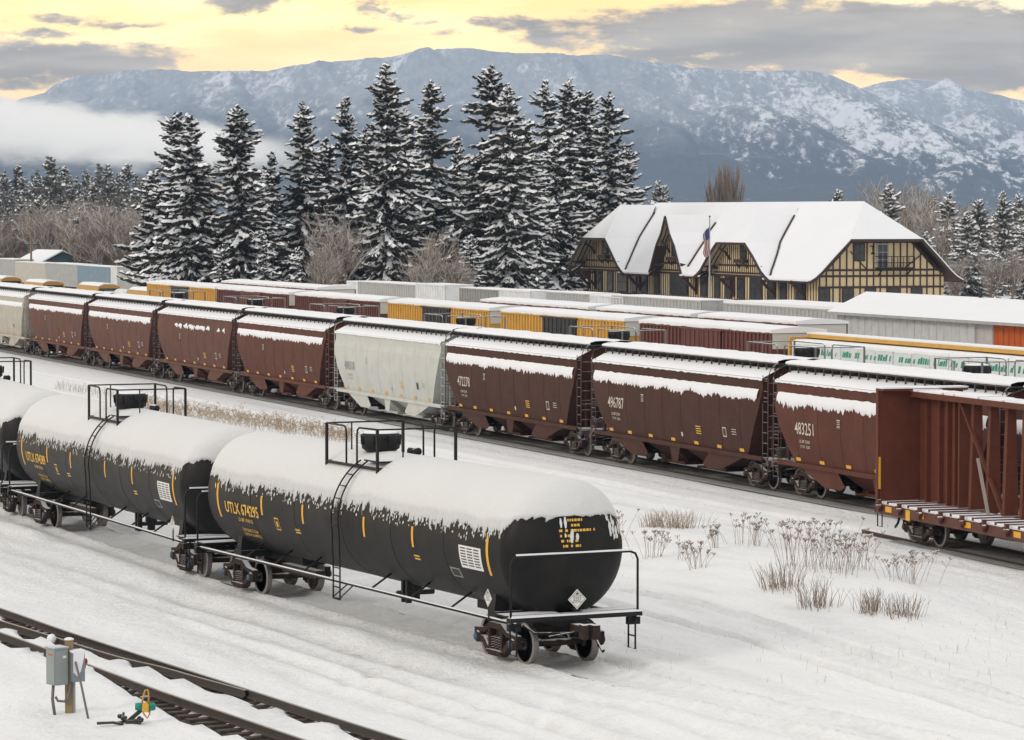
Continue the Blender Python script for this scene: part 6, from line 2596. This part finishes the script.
def bare_tree(seed, H_, spread, levels=5, thick=.16, narrow=False, frost=.25, kids=4):
    r = random.Random(seed)
    M = MB()

    def grow(p, d, l, rad, lev):
        q = p + d * l
        mid = (p + q) / 2 + Vector((r.uniform(-.06, .06), r.uniform(-.06, .06), 0)) * l
        M.tube([p, mid, q], rad, 3 if lev > 1 else 5, mi=1 if r.random() < frost and lev > 1 else 0, r1=rad * .62, smooth=False)
        if lev >= levels:
            return
        for k in range(kids if lev else kids + 3):
            t = r.uniform(.35, 1.0) if lev else r.uniform(.25, 1.0)
            b = p + (q - p) * t
            up = .75 if narrow else .25
            nd = (d * (.75 if not narrow else 1.2) + Vector((r.uniform(-1, 1), r.uniform(-1, 1), r.uniform(-.2, .7))) * (spread if lev < 3 else spread * 1.2) + Vector((0, 0, up * .5))).normalized()
            grow(b, nd, l * r.uniform(.5, .78), max(.018, rad * .55), lev + 1)
    for k in range(3):
        grow(Vector((r.uniform(-.3, .3), r.uniform(-.3, .3), 0)), Vector((r.uniform(-.25, .25), r.uniform(-.25, .25), 1)).normalized(), H_ * .42, thick, 0)
    zmax = max(v[2] for v in M.v)
    return M, zmax


BARE = []
for k in range(4):
    m_, zm = bare_tree(300 + k, 12, .85, 4, .17, False, .38, 4)
    BARE.append((mesh_of(m_, 'crown', [TWIG if k != 1 else TWIGR, TWIGF]), zm))
mp, zmp = bare_tree(330, 14, .30, 4, .2, True, .03, 5)
POPL = mesh_of(mp, 'crown', [TWIG, TWIGF])
bl = []
for i in range(26):
    px_ = -6 + i * 6.4 + r_.uniform(-3, 3)
    bl.append((px_, r_.uniform(192, 222), r_.uniform(426, 470) if px_ > 84 else r_.uniform(476, 520)))
for i, (px, yt, Y) in enumerate(bl):
    me, hh = BARE[i % 4]
    plant_tree('bare_tree', 'leafless grey brown tree in the thicket behind the trailers', 'bare tree', px, yt, Y, me, None, hh, 'leafless trees behind the trailers', tr=False, sx=1.1)
for i, (px, yt, Y, w) in enumerate(((330, 206, 335, 'leafless reddish tree among the spruce skirts, left of the tallest'), (318, 238, 330, 'low leafless shrub tree right of the small white spruce'), (437, 226, 335, 'leafless brown tree under the open spruce'), (424, 252, 330, 'low bare shrub tree above the white trailer'), (455, 246, 332, 'thin bare tree left of the twin spires'),
                                    (884, 172, 450, 'tall thin bare tree above the depot roof end'), (905, 176, 455, 'bare tree between the roof end and the right conifers'), (925, 190, 430, 'bare brown tree right of the depot gable'), (941, 210, 400, 'low bare tree before the frosted conifer'), (990, 250, 380, 'reddish bare tree at the right edge conifers'), (1012, 246, 380, 'bare shrub tree at the right picture edge'), (958, 252, 375, 'low bare shrub tree behind the warehouse roof'), (935, 250, 375, 'bare shrub tree beside the depot eaves'))):
    me, hh = BARE[(i + (1 if i == 0 else 2)) % 4 if i != 9 else 1]
    plant_tree('bare_tree', w, 'bare tree', px, yt, Y, me, None, hh, 'single leafless trees', tr=False, sx=.85 if i < 5 else .9)
plant_tree('poplar_tree', 'narrow leafless poplar rising behind the depot ridge, shorter stem', 'poplar tree', 721, 163, 520, POPL, None, zmp, 'poplars behind the depot', tr=False, sx=.75)
plant_tree('poplar_tree', 'narrow leafless poplar rising behind the depot ridge, taller stem', 'poplar tree', 731, 159, 520, POPL, None, zmp, 'poplars behind the depot', tr=False, sx=.75)

for i in range(30):
    px = -6 + i * 5.4 + r_.uniform(-4, 4)
    me, hh = FAR[(i * 2) % 5]
    plant_tree('conifer_tree', 'hazy conifer deeper in the grey wood at the left', 'conifer tree', px, r_.uniform(176, 206), r_.uniform(760, 900), me, None, hh, 'hazy conifers deep in the left wood', tr=False, sx=r_.uniform(.9, 1.3))
for i in range(16):
    px = 640 + i * 26 + r_.uniform(-9, 9)
    me, hh = FAR[(i * 2 + 1) % 5]
    plant_tree('conifer_tree', 'hazy conifer in the wood behind the depot', 'conifer tree', px, r_.uniform(204, 222) if px < 860 else r_.uniform(192, 214), r_.uniform(620, 760), me, None, hh, 'hazy conifers behind the depot', tr=False, sx=r_.uniform(1.0, 1.4))
# low wood closing the view behind the big spruces and the depot
for i in range(34):
    px = 150 + i * 15.2 + r_.uniform(-6, 6)
    me, hh = BARE[(i * 3) % 4]
    plant_tree('bare_tree', 'leafless tree in the low wood behind the tall spruces', 'bare tree', px, r_.uniform(222, 240), r_.uniform(470, 560), me, None, hh, 'leafless trees behind the spruces', tr=False, sx=1.25)
for i in range(20):
    px = 152 + i * 26 + r_.uniform(-9, 9)
    me, hh = FAR[i % 5]
    plant_tree('conifer_tree', 'low conifer in the wood behind the tall spruces', 'conifer tree', px, r_.uniform(214, 236), r_.uniform(560, 640), me, None, hh, 'conifers behind the spruces', tr=False, sx=1.5)
for i in range(9):
    px = 872 + i * 20 + r_.uniform(-6, 6)
    me, hh = BARE[(i * 3 + 1) % 4]
    plant_tree('bare_tree', 'leafless tree in the grey wood behind the right conifers', 'bare tree', px, r_.uniform(196, 222), r_.uniform(470, 540), me, None, hh, 'leafless trees behind the right conifers', tr=False, sx=1.2)

# far wood across the valley floor, one mass
def far_wood():
    M = MB()
    r = random.Random(41)
    for k in range(900):
        Y = 820 * (1 + r.random() ** 2 * 1.6)
        x = r.uniform(-80, 1100)
        X = (x - CX) / F * Y
        h = r.uniform(4.5, 9)
        w = h * r.uniform(.16, .26)
        z0 = GROUND_Z
        for j in range(5):
            t0, t1 = .08 + j * .18, min(1.0, .08 + j * .18 + .30)
            rr = w * (1 - t0) ** .8 * r.uniform(.8, 1.2)
            n = 7
            ring = [(X + rr * math.cos(6.283 * i / n + j) * r.uniform(.7, 1.25), Y + rr * math.sin(6.283 * i / n + j), z0 + h * (t0 + r.uniform(-.03, .03))) for i in range(n)]
            top = (X, Y, z0 + h * t1)
            M.add(ring + [top], [(i, (i + 1) % n, n) for i in range(n)], 0)
            for i in range(n):
                M.m[-1 - i] = 1 if r.random() < .10 else 0
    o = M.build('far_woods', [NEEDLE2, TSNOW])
    tag(o, 'distant dark wood along the foot of the mountain', 'wood', kind='stuff')


far_wood()

# utility poles on the left
for px, yt, yb, w in ((31, 236, 262, 'thin brown utility pole behind the blue gabled shed'), (128.5, 237, 268, 'brown utility pole with a white transformer can')):
    Y = 440
    tp = at(px, yt, Y)
    root = thing('utility_pole', w, 'utility pole', (tp.x, tp.y, GROUND_Z), .3)
    MB().tube([(0, 0, 0), (0, 0, tp.z - GROUND_Z)], .17, 8, r1=.12).build('pole', mat('pole_wood', (.20, .12, .075), .85, .2, 2), root)
    MB().bar((-1.1, 0, tp.z - 1.0), (1.1, 0, tp.z - 1.0), .1, .12).build('crossarm', BARK, root)
    if px > 100:
        MB().lathe([(.05, 0), (.34, .05), (.34, .9), (.05, .98)], (-.45, -.3, tp.z - 2.6), 'z', 12).build('transformer', T_WHITE, root)

# ------------------------------------------------------------------ mountains
MT_FOREST = None


def mountain_mat():
    mt = bpy.data.materials.new('mountain_slopes')
    mt.use_nodes = True
    nt = NT(mt.node_tree)
    bs = nt.n['Principled BSDF']
    co = nt.coord('Object')
    x, y, z = nt.sep(co)
    big_ = nt.noise(nt.scale3(co, .0016, .00030, .002), 1.0, 5, .6, .6)
    mid = nt.noise(nt.scale3(co, .010, .0014, .010), 1.0, 6, .65, .4)
    fine = nt.noise(nt.scale3(co, .075, .010, .05), 1.0, 4, .75)
    alt = nt.m('MULTIPLY', z, 1 / 420.0)
    east = nt.m('MULTIPLY', nt.step(x, -200, 1100), nt.m('SUBTRACT', 1.0, nt.m('MULTIPLY', nt.step(y, 8300, 9000), .75)))
    f = nt.m('ADD', nt.m('MULTIPLY', alt, .36), nt.m('MULTIPLY', east, .34))
    g_ = nt.new('ShaderNodeNewGeometry')
    nx = nt.sep(g_.outputs['Normal'])[0]
    f = nt.m('ADD', f, nt.m('MULTIPLY', nx, -.50))  # left-facing slopes coloured whiter: relief shading put into the snow mask
    f = nt.m('SUBTRACT', f, .03)
    f = nt.m('ADD', f, nt.m('MULTIPLY', nt.m('SUBTRACT', big_, .5), 1.25))
    f = nt.m('ADD', f, nt.m('MULTIPLY', nt.m('SUBTRACT', mid, .5), 1.1))
    f = nt.m('ADD', f, nt.m('MULTIPLY', nt.m('SUBTRACT', fine, .5), nt.m('ADD', 1.3, nt.m('MULTIPLY', east, 1.3))))
    open_ = nt.step(f, .34, .86)
    frost = nt.step(nt.m('ADD', alt, nt.m('MULTIPLY', nt.m('SUBTRACT', mid, .5), .8)), .22, .75)
    forest = nt.mix(frost, nt.mix(fine, (.014, .018, .021), (.065, .074, .08)), nt.mix(fine, (.13, .145, .155), (.44, .45, .47)))
    c = nt.mix(open_, forest, (.66, .66, .68))
    nt.put(bs.inputs['Base Color'], c)
    bs.inputs['Roughness'].default_value = .95
    bs.inputs['Specular IOR Level'].default_value = .05
    return mt


def interp(pts, x):
    xs = [p[0] for p in pts]
    ys = [p[1] for p in pts]
    return np.interp(x, xs, ys)


def mountains():
    sky_a = [(-500, 190), (-200, 175), (-60, 150), (0, 128), (30, 110), (46, 91), (58, 82), (80, 74), (100, 74), (130, 69), (160, 68), (200, 70), (240, 70), (270, 69), (310, 62), (345, 59), (370, 58), (400, 54), (425, 49), (450, 47.5), (480, 48), (505, 51), (530, 52), (555, 52), (580, 54), (610, 54), (650, 61), (690, 66), (730, 70), (770, 70), (800, 69), (830, 74), (870, 92), (920, 116), (980, 146), (1040, 176), (1120, 205), (1600, 212)]
    sky_e = [(-600, 212), (780, 212), (830, 110), (860, 86), (885, 80), (905, 78), (925, 78), (945, 82), (975, 87), (1000, 92), (1024, 99), (1100, 110), (1300, 130), (1600, 150)]
    spurs = [[(680, 72, 8350), (720, 92, 7900), (760, 109, 7400), (831, 142, 6700), (895, 178, 5900), (950, 211, 5200)],
             [(800, 74, 8350), (850, 92, 7900), (895, 112, 7500), (935, 129, 7100), (1024, 172, 6300), (1100, 208, 5600)],
             [(560, 55, 8450), (600, 86, 7700), (640, 122, 7000), (690, 165, 6200), (735, 210, 5300)],
             [(440, 50, 8450), (478, 92, 7700), (520, 140, 6800), (560, 185, 6000), (590, 210, 5400)],
             [(330, 63, 8400), (362, 100, 7700), (402, 148, 6800), (440, 195, 5800), (455, 211, 5300)],
             [(225, 72, 8350), (258, 104, 7700), (296, 146, 6900), (335, 190, 6000), (352, 211, 5400)],
             [(118, 74, 8300), (146, 102, 7700), (182, 140, 6900), (220, 185, 6000), (240, 211, 5400)],
             [(52, 88, 8200), (76, 116, 7600), (104, 152, 6800), (130, 200, 5800)],
             [(740, 150, 6900), (770, 178, 6200), (800, 210, 5500)],
             [(620, 135, 7000), (610, 172, 6200), (625, 208, 5500)],
             [(945, 80, 9700), (985, 104, 9000), (1040, 138, 8200), (1100, 180, 7300)],
             [(985, 160, 6700), (960, 190, 6000), (950, 211, 5500)]]
    cols = np.arange(-420, 1460, 2.4)
    ds = np.concatenate([np.arange(3600, 8700, 27), np.arange(8700, 11800, 60)])
    D = ds[:, None] + 0 * cols[None, :]
    Xw = (cols[None, :] - CX) / F * D
    wx = 45 * vnoise(Xw, D, 1 / 380., 61) + 22 * vnoise(Xw, D, 1 / 130., 62)
    wd = 130 * vnoise(Xw, D, 1 / 500., 63)
    Z = np.zeros(D.shape)
    for pts, d0, back, run, ex, seed in ((sky_a, 8500, 1400, 3900, 1.45, 1), (sky_e, 10000, 1400, 3800, 1.2, 5)):
        yr = interp(pts, cols)
        wob = 1.6 * np.array([mnoise.noise((c * .05, seed, 0)) for c in cols]) + .8 * np.array([mnoise.noise((c * .2, seed, 2)) for c in cols])
        wob *= np.clip((212 - yr) / 60, 0, 1)
        hr = np.maximum((HZ - yr + wob) / F * d0 + CAMH, 0)
        front = np.clip(1 - (d0 - D) / run, 0, 1) ** ex
        bk = np.clip(1 - (D - d0) / back, 0, 1)
        g = np.where(D <= d0, front, bk)
        am = np.clip(4.0 * (1 - g), 0, 1) * np.clip(6 * g, 0, 1)
        rib = 1 - np.abs(vnoise(Xw + .30 * D + wx, D * .2, 1 / 300., seed + 20))
        Z = np.maximum(Z, hr[None, :] * g * (1 + am * .40 * (rib - 1)))
    Xq, Dq = Xw + wx, D + wd
    for k, sp_ in enumerate(spurs):
        P3 = []
        for px, py, d in sp_:
            P3.append(((px - CX) / F * d, d, (HZ - py) / F * d + CAMH))
        best = np.full(D.shape, -1e9)
        for (xa, da, za), (xb, db, zb) in zip(P3, P3[1:]):
            # distances are measured with the depth squeezed, since the spur falls towards the viewer
            q = .22
            ax, ay, bx, by = xa, da * q, xb, db * q
            vx, vy = bx - ax, by - ay
            t = np.clip(((Xq - ax) * vx + (Dq * q - ay) * vy) / (vx * vx + vy * vy), 0, 1)
            dist = np.hypot(Xq - ax - t * vx, Dq * q - ay - t * vy)
            h = za + (zb - za) * t
            side = .52 + .10 * vnoise(Xw, D * .3, 1 / 110., 70 + k)
            best = np.maximum(best, h * (1 + .03 * vnoise(Xw, D, 1 / 90., 80 + k)) - side * dist - .0006 * dist * dist)
        Z = np.maximum(Z, best)
    # gullies cut into every face
    am = np.clip(Z / 90, 0, 1) * np.clip((interp(sky_a, cols)[None, :] * -1 + HZ) / F * 8400 * .97 - Z, 0, 40) / 40
    rib2 = np.abs(vnoise(Xw + .10 * D + wx, D * .12, 1 / 75., 90))
    rib3 = np.abs(vnoise(Xw - .06 * D + wx, D * .15, 1 / 34., 91))
    crest = np.clip((interp(sky_a, cols)[None, :] * 0 + 1), 0, 1)
    Z = Z - am * (9 * (1 - rib2) ** 3 + 4 * (1 - rib3) ** 3) * crest
    Z += 2.5 * vnoise(Xw, D, 1 / 40., 50) * np.clip(Z / 60, 0, 1) * .5
    # apparent height is set by each row's own depth; the profile must not let near rows hide the crest more than intended
    P = np.stack([Xw, D, Z - 2], -1)
    r, c = Z.shape
    idx = np.arange(r * c).reshape(r, c)
    q = np.stack([idx[:-1, :-1], idx[:-1, 1:], idx[1:, 1:], idx[1:, :-1]], -1).reshape(-1, 4)
    me = bpy.data.meshes.new('mountain')
    me.from_pydata(P.reshape(-1, 3).tolist(), [], q.tolist())
    me.polygons.foreach_set('use_smooth', [True] * len(q))
    me.materials.append(mountain_mat())
    o = bpy.data.objects.new('mountain', me)
    col.objects.link(o)
    tag(o, kind='structure')


mountains()

# ------------------------------------------------------------------ haze and the low cloud bank


def haze():
    M = MB().box((-5200, -60, -3.0), (5200, 12300, 640))
    mt = bpy.data.materials.new('haze_air')
    mt.use_nodes = True
    nt = NT(mt.node_tree)
    nt.n.clear()
    pv = nt.new('ShaderNodeVolumePrincipled')
    pv.inputs['Color'].default_value = (.52, .70, .97, 1)
    pv.inputs['Density'].default_value = HAZE_D
    pv.inputs['Anisotropy'].default_value = 0.0
    out = nt.new('ShaderNodeOutputMaterial')
    nt.l.new(pv.outputs[0], out.inputs['Volume'])
    o = M.build('haze', mt)
    tag(o, kind='stuff')


HAZE_D = 5.6e-5
haze()


def cloud_bank():
    Y0, Y1 = 4300, 5300
    a, b = at(-260, 176, 4800), at(330, 84, 4800)
    M = MB().box((a.x - 200, Y0, 40), (b.x, Y1, b.z + 20))
    mt = bpy.data.materials.new('low_cloud_vapour')
    mt.use_nodes = True
    nt = NT(mt.node_tree)
    nt.n.clear()
    co = nt.coord('Object')
    x, y, z = nt.sep(co)
    A = nt.m('MULTIPLY', x, F / 4800.0)                     # about one unit per picture pixel at this distance
    E = nt.m('MULTIPLY', nt.m('SUBTRACT', z, CAMH), F / 4800.0)
    wisp = nt.noise(nt.scale3(co, .016, .007, .034), 1.0, 6, .66, .9)
    wv = nt.m('SUBTRACT', wisp, .5)
    # the bank: thick at the left, tapering to the right and dipping
    mid = nt.m('ADD', 84.0, nt.m('MULTIPLY', nt.m('ADD', A, 512), -.095))
    half = nt.m('ADD', 33.0, nt.m('MULTIPLY', nt.m('ADD', A, 512), -.055))
    dz = nt.m('ABSOLUTE', nt.m('SUBTRACT', E, mid))
    core = nt.m('ADD', nt.m('SUBTRACT', 1.0, nt.m('DIVIDE', dz, nt.m('MAXIMUM', half, 6.0))), nt.m('MULTIPLY', wv, 2.8))
    edge = nt.m('MULTIPLY', nt.m('SUBTRACT', 1.0, nt.step(A, -330, -195)), nt.step(y, Y0, Y0 + 160))
    edge = nt.m('MULTIPLY', edge, nt.m('SUBTRACT', 1.0, nt.step(y, Y1 - 160, Y1)))
    dn = nt.m('MULTIPLY', nt.step(core, .0, .9), edge)
    pv = nt.new('ShaderNodeVolumePrincipled')
    pv.inputs['Color'].default_value = (1.0, .985, .955, 1)
    nt.put(pv.inputs['Density'], nt.m('MULTIPLY', dn, .016))
    pv.inputs['Anisotropy'].default_value = .2
    out = nt.new('ShaderNodeOutputMaterial')
    nt.l.new(pv.outputs[0], out.inputs['Volume'])
    o = M.build('low_cloud', mt)
    tag(o, kind='stuff')


cloud_bank()

# ------------------------------------------------------------------ dry weeds in the snow
WEED = mat('dry_weed', (.27, .20, .15), .9, .35, 3)
WEEDS = mat('weed_snow', (.66, .66, .67), .8, .05, 3)
STRAW = mat('dry_straw', (.34, .25, .165), .9, .25, 2)


def weed(name, label, px, py, h_px, w_px, kind, seed, group):
    g = gp(px, py, GROUND_Z)
    X, Y = np.array([g.x]), np.array([g.y])
    z = float(terrain_z(X, Y)[0])
    S = F / g.y
    for _ in range(3):
        g = gp(px, py, z)
        z = float(terrain_z(np.array([g.x]), np.array([g.y]))[0])
    H_, W_ = h_px / S, w_px / S
    r = random.Random(seed)
    M = MB()
    n = {'umbel': int(8 + w_px * .5), 'grass': int(30 + w_px * 1.4), 'straw': int(40 + w_px * 2.0), 'thin': 9}[kind]
    for k in range(n):
        bx, by = r.gauss(0, .29) * W_, r.gauss(0, .38) * W_
        hh = H_ * r.uniform(.55, 1.05)
        fan = (bx / max(.1, W_)) * H_ * .5
        tx, ty = bx + fan + r.gauss(0, .17) * H_, by + r.gauss(0, .15) * H_
        if kind in ('umbel', 'thin'):
            pts = [(bx, by, -.05), (bx + (tx - bx) * .45, by + (ty - by) * .4, hh * .5), (tx, ty, hh)]
            M.tube(pts, .0065, 3, r1=.0045, smooth=False)
            m = r.randint(4, 8)
            rad = r.uniform(.03, .075)
            for j in range(m):
                a = 6.283 * j / m + r.uniform(-.4, .4)
                q = (tx + rad * math.cos(a), ty + rad * math.sin(a), hh + r.uniform(.02, .06))
                M.tube([(tx, ty, hh - .03), q], .006, 3, smooth=False)
                M.lathe([(.005, -.012), (.017, 0), (.014, .010), (.004, .016)], q, 'z', 5, smooth=False)
                if r.random() < .45:
                    M.lathe([(.022, .010), (.018, .03), (.004, .036)], q, 'z', 5, mi=1, smooth=False)
            if r.random() < .5:
                a = r.uniform(0, 6.28)
                s0 = (bx + (tx - bx) * .6, by + (ty - by) * .6, hh * .6)
                q = (s0[0] + .12 * math.cos(a), s0[1] + .12 * math.sin(a), s0[2] + .16)
                M.tube([s0, q], .006, 3, smooth=False)
                M.lathe([(.005, -.014), (.024, 0), (.006, .016)], q, 'z', 5, smooth=False)
        else:
            w = r.uniform(.006, .012)
            pts = [(bx, by, -.04), (bx + (tx - bx) * .5, by + (ty - by) * .5, hh * .6), (tx + r.gauss(0, .05), ty, hh)]
            M.tube(pts, w, 3, r1=.003, smooth=False)
    o = M.build(name, [STRAW if kind == 'straw' else WEED, WEEDS], None, (g.x, g.y, z))
    tag(o, label, 'weed' if kind != 'straw' else 'grass tuft', group)


W_ = [(652, 558, 26, 22, 'umbel', 'seed head weed clump just right of the tank end, under the straw tuft'), (697, 568, 24, 17, 'umbel', 'narrow weed clump left of the round weed fan'), (716, 548, 20, 8, 'umbel', 'thin weed sprig left of the round weed fan'), (745, 545, 28, 36, 'umbel', 'round fan of seed head weeds, apart from the large cluster'),
      (792, 566, 40, 34, 'umbel', 'tall weeds at the left of the large cluster'), (816, 568, 42, 36, 'umbel', 'tallest weeds in the middle of the large cluster'), (840, 573, 36, 36, 'umbel', 'dense weeds right of the middle of the large cluster'), (858, 570, 32, 26, 'umbel', 'weeds closing the right end of the large cluster'),
      (782, 585, 26, 40, 'grass', 'grey bushy weed tuft below the large cluster'), (818, 597, 28, 30, 'grass', 'loose upright weed tuft below the middle of the large cluster'), (905, 581, 28, 38, 'umbel', 'sparse open weed fan near the centerbeam car'), (871, 604, 24, 28, 'grass', 'slanting grey tuft on the snow mound, left of its twin'), (903, 614, 22, 30, 'grass', 'slanting grey tuft right of its twin on the mound'),
      (622, 540, 34, 8, 'thin', 'few thin stems close against the tank head'), (676, 560, 22, 22, 'thin', 'few thin stems between the two weed clumps by the tank')]
for i, (px, py, h, w, k, lab) in enumerate(W_):
    weed('weed_clump', lab, px, py, h, w, k, 60 + i, 'dry weeds standing in the snow')
weed('grass_tuft', 'tan straw tuft behind the weeds right of the tank car', 678, 528, 19, 34, 'straw', 90, 'straw tufts')
weed('grass_tuft', 'thin tan straw wisps right beside the larger straw tuft', 655, 527, 16, 20, 'straw', 91, 'straw tufts')


def grass_strip():
    """bank of dry tan brush behind the tank cars, and stray stems in the snow"""
    M = MB()
    r = random.Random(77)
    for k in range(1700):
        t = r.random()
        x = 135 + (400 - 135) * t
        yb = 409 + (x - 150) * .155 + r.gauss(0, 3.2)
        if x > 350 and r.random() < .75:
            continue
        g = gp(x, yb, GROUND_Z)
        h = r.uniform(.2, .62) * (1 - .45 * max(0, (x - 300) / 100))
        q = (g.x + r.gauss(0, .16), g.y + r.gauss(0, .16), GROUND_Z + h)
        M.tube([(g.x, g.y, GROUND_Z - .05), q], .006, 3, r1=.003, smooth=False)
        for j in range(2):
            s = r.uniform(.45, 1)
            b = Vector((g.x, g.y, GROUND_Z)).lerp(Vector(q), s)
            M.tube([b, b + Vector((r.gauss(0, .11), r.gauss(0, .11), r.uniform(.0, .14)))], .011, 3, r1=.008, smooth=False)
    for k in range(160):
        x = 55 + 60 * r.random()
        g = gp(x, 386 + (x - 50) * .17 + r.gauss(0, 1), GROUND_Z)
        q = (g.x + r.gauss(0, .1), g.y, GROUND_Z + r.uniform(.2, .5))
        M.tube([(g.x, g.y, GROUND_Z - .05), q], .006, 3, r1=.004, smooth=False)
    for k in range(420):
        x, y = r.uniform(620, 1024), r.uniform(520, 690)
        if r.random() < .5:
            x, y = r.uniform(720, 1000), r.uniform(590, 660)
        g = gp(x, y, GROUND_Z)
        h = r.uniform(.08, .3)
        M.tube([(g.x, g.y, GROUND_Z - .05), (g.x + r.gauss(0, .05), g.y + r.gauss(0, .05), GROUND_Z + h)], .005, 3, r1=.003, smooth=False)
    o = M.build('dry_grass', STRAW)
    tag(o, 'tan dry brush along the bank behind the tank cars', 'grass', kind='stuff')


grass_strip()

# ------------------------------------------------------------------ electric box, switch stand


def make_box():
    g = gp(69.5, 716, GROUND_Z)
    S = F / g.y
    z0 = float(terrain_z(np.array([g.x]), np.array([g.y]))[0])
    root = thing('electric_box', 'grey electrical box on a short wooden post beside the rails', 'electrical box', (g.x, g.y, z0), 0.0)
    m = lambda px: px / S
    M = MB()
    M.box((-.08, -.08, -.1), (.08, .08, 1.50))
    M.box((.08, -.03, -.1), (.12, .05, 1.0), 1)
    ps = M.build('post', [mat('post_wood', (.22, .165, .085), .85, .3, 3, bump=.4, bscale=12), T_GREY], root)
    M = MB()
    for a, b, c in ((.10, .0, 1.55),):
        M.lathe([(a, 1.50), (a * .95, c - .02), (a * .4, c)], (0, 0, 0), 'z', 10)
    M.build('snow_cap', SNOW, ps)
    BOXM = mat('box_grey', (.25, .28, .27), .5, .08, 3)
    # cabinet turned so that its label side and its door both show
    M = MB()
    M.box((-.155, -.17, 0), (.155, .17, .74))
    M.box((-.175, -.19, .74), (.175, .19, .765))
    M.box((-.165, -.155, .03), (-.155, .155, .70))
    M.box((-.14, -.18, .03), (.14, -.17, .70))
    cab = M.build('cabinet', BOXM, root, (-.235, -.10, .60), math.radians(38))
    M = MB()
    M.box((-.170, -.10, .60), (-.166, .08, .64), 0)
    for k in range(4):
        M.box((-.170, -.10, .53 - k * .06), (-.166, .06, .54 - k * .06), 1)
    M.box((.03, -.186, .55), (.11, -.181, .60), 2)
    M.build('warning_label', [mat('label_red', (.45, .12, .06), .6), GREYPL, WHITE_P], cab)
    MB().box((-.17, -.185, .765), (.17, .185, .785)).build('snow_cap', mat('thin_frost', (.55, .57, .57), .8, .2, 6), cab)
    M = MB()
    M.box((-.13, -.13, 0), (.13, .13, .60))
    sb = M.build('switch_box', mat('box_grey_blue', (.20, .225, .25), .5, .08, 3), root, (.16, -.06, .66), math.radians(30))
    M = MB()
    M.prism([(-.125, .20), (-.05, .12), (.03, .22), (.10, .50), (.12, .62), (-.125, .62)], lambda a, b: (a, -.155, b), lambda a, b: (a, -.132, b))
    M.box((-.14, -.14, .60), (.14, .14, .645))
    M.build('snow_cap', SNOW, sb)
    M = MB()
    M.lathe([(.05, 0), (.06, .08), (.02, .1)], (.13, -.02, .40), 'x', 10)
    M.box((.14, -.06, .26), (.18, .04, .44))
    M.build('red_handle', mat('handle_red', (.30, .025, .03), .5), sb)
    for pts, rr, nm in (([(-.31, -.12, .62), (-.33, -.13, .3), (-.28, -.14, -.05)], .032, 'conduit'), ([(-.27, -.10, .34), (-.22, -.12, .26), (-.08, -.14, .25), (.0, -.14, .36), (.05, -.13, .62)], .028, 'conduit'), ([(.16, -.24, 1.08), (.30, -.42, .62), (.50, -.75, -.12)], .024, 'conduit')):
        MB().tube(pts, rr, 8).build(nm, mat('conduit_grey', (.13, .12, .12), .5, .2, 3), root)
    # frost lump on the rail behind
    g2 = gp(52, 640, 0)


make_box()
RZ_ = None


def make_stand():
    g = gp(140, 727, GROUND_Z)
    z0 = float(terrain_z(np.array([g.x]), np.array([g.y]))[0])
    root = thing('switch_stand', 'low switch stand with a yellow lever and teal targets in the snow', 'switch stand', (g.x, g.y, z0), 0)
    S = F / g.y
    DK = mat('stand_dark', (.035, .032, .03), .7, .3, 4, snow=.5, snow_n=.75)
    M = MB()
    M.bar((-.30, .0, .03), (.16, .1, .42), .09, .09)
    M.box((-.34, -.12, -.05), (.02, .12, .08))
    M.tube([(-.62, -.1, .02), (-.34, 0, .04)], .03, 6)
    for a in ((-.42, .0, .12), (-.5, .05, .16), (-.36, -.1, .14), (-.02, .05, .1), (.04, -.05, .08), (-.1, -.1, .06)):
        M.lathe([(.02, -.06), (.06, -.04), (.06, .04), (.02, .06)], a, 'y', 8)
    M.tube([(-.42, 0, .02), (-.40, 0, .26)], .03, 6)
    M.build('base', DK, root)
    M = MB()
    M.tube([(.04, -.02, .42), (.09, -.02, .66), (.13, -.02, .80), (.19, -.02, .82), (.215, -.02, .76), (.22, -.02, .40)], .024, 7)
    M.tube([(.24, -.02, .32), (.24, -.02, .22), (.18, -.02, .12), (.10, -.02, .22), (.06, -.02, .32)], .022, 7)
    M.build('lever', mat('lever_yellow', (.46, .24, .05), .55, .25, 4), root)
    for x, mt, nm in ((-.02, mat('target_teal', (.0, .22, .17), .5, .15, 4), 'target'), (.28, _M.get('target_teal'), 'target')):
        M = MB()
        M.lathe([(.03, -.10), (.085, -.09), (.10, -.02), (.10, .06), (.07, .10), (.03, .105)], (x, .0, .40), 'x', 14)
        M.tube([(x - .03, -.10, .40), (x + .05, -.10, .46), (x + .07, -.09, .36)], .018, 5)
        M.build(nm, mt, root)
    MB().prism([(.06, .30), (.22, .27), (.23, .46), (.16, .52), (.07, .48)], lambda a, b: (a, -.12, b), lambda a, b: (a, .05, b)).build('lamp_box', mat('target_yellow', (.60, .33, .02), .5, .15, 4), root)
    # loose iron rod in the snow beside it
    root.scale = (.82, .82, .82)
    g3 = gp(108, 729, GROUND_Z)
    o = MB().tube([(-.22, 0, .03), (.1, .0, .05), (.3, .05, .0)], .03, 6).build('iron_rod', DK, None, (g3.x, g3.y, z0))
    tag(o, 'short dark rod lying in the snow left of the switch stand', 'rod')


make_stand()
g = gp(52, 639, 0)
o = MB().lathe([(.04, -.12), (.10, -.09), (.13, .0), (.10, .06), (.03, .10)], (0, 0, 0), 'x', 10).build('snow_lump', SNOW, None, (g.x, g.y, .0))
tag(o, 'lump of ice and snow on the rail behind the electric box', 'snow lump')
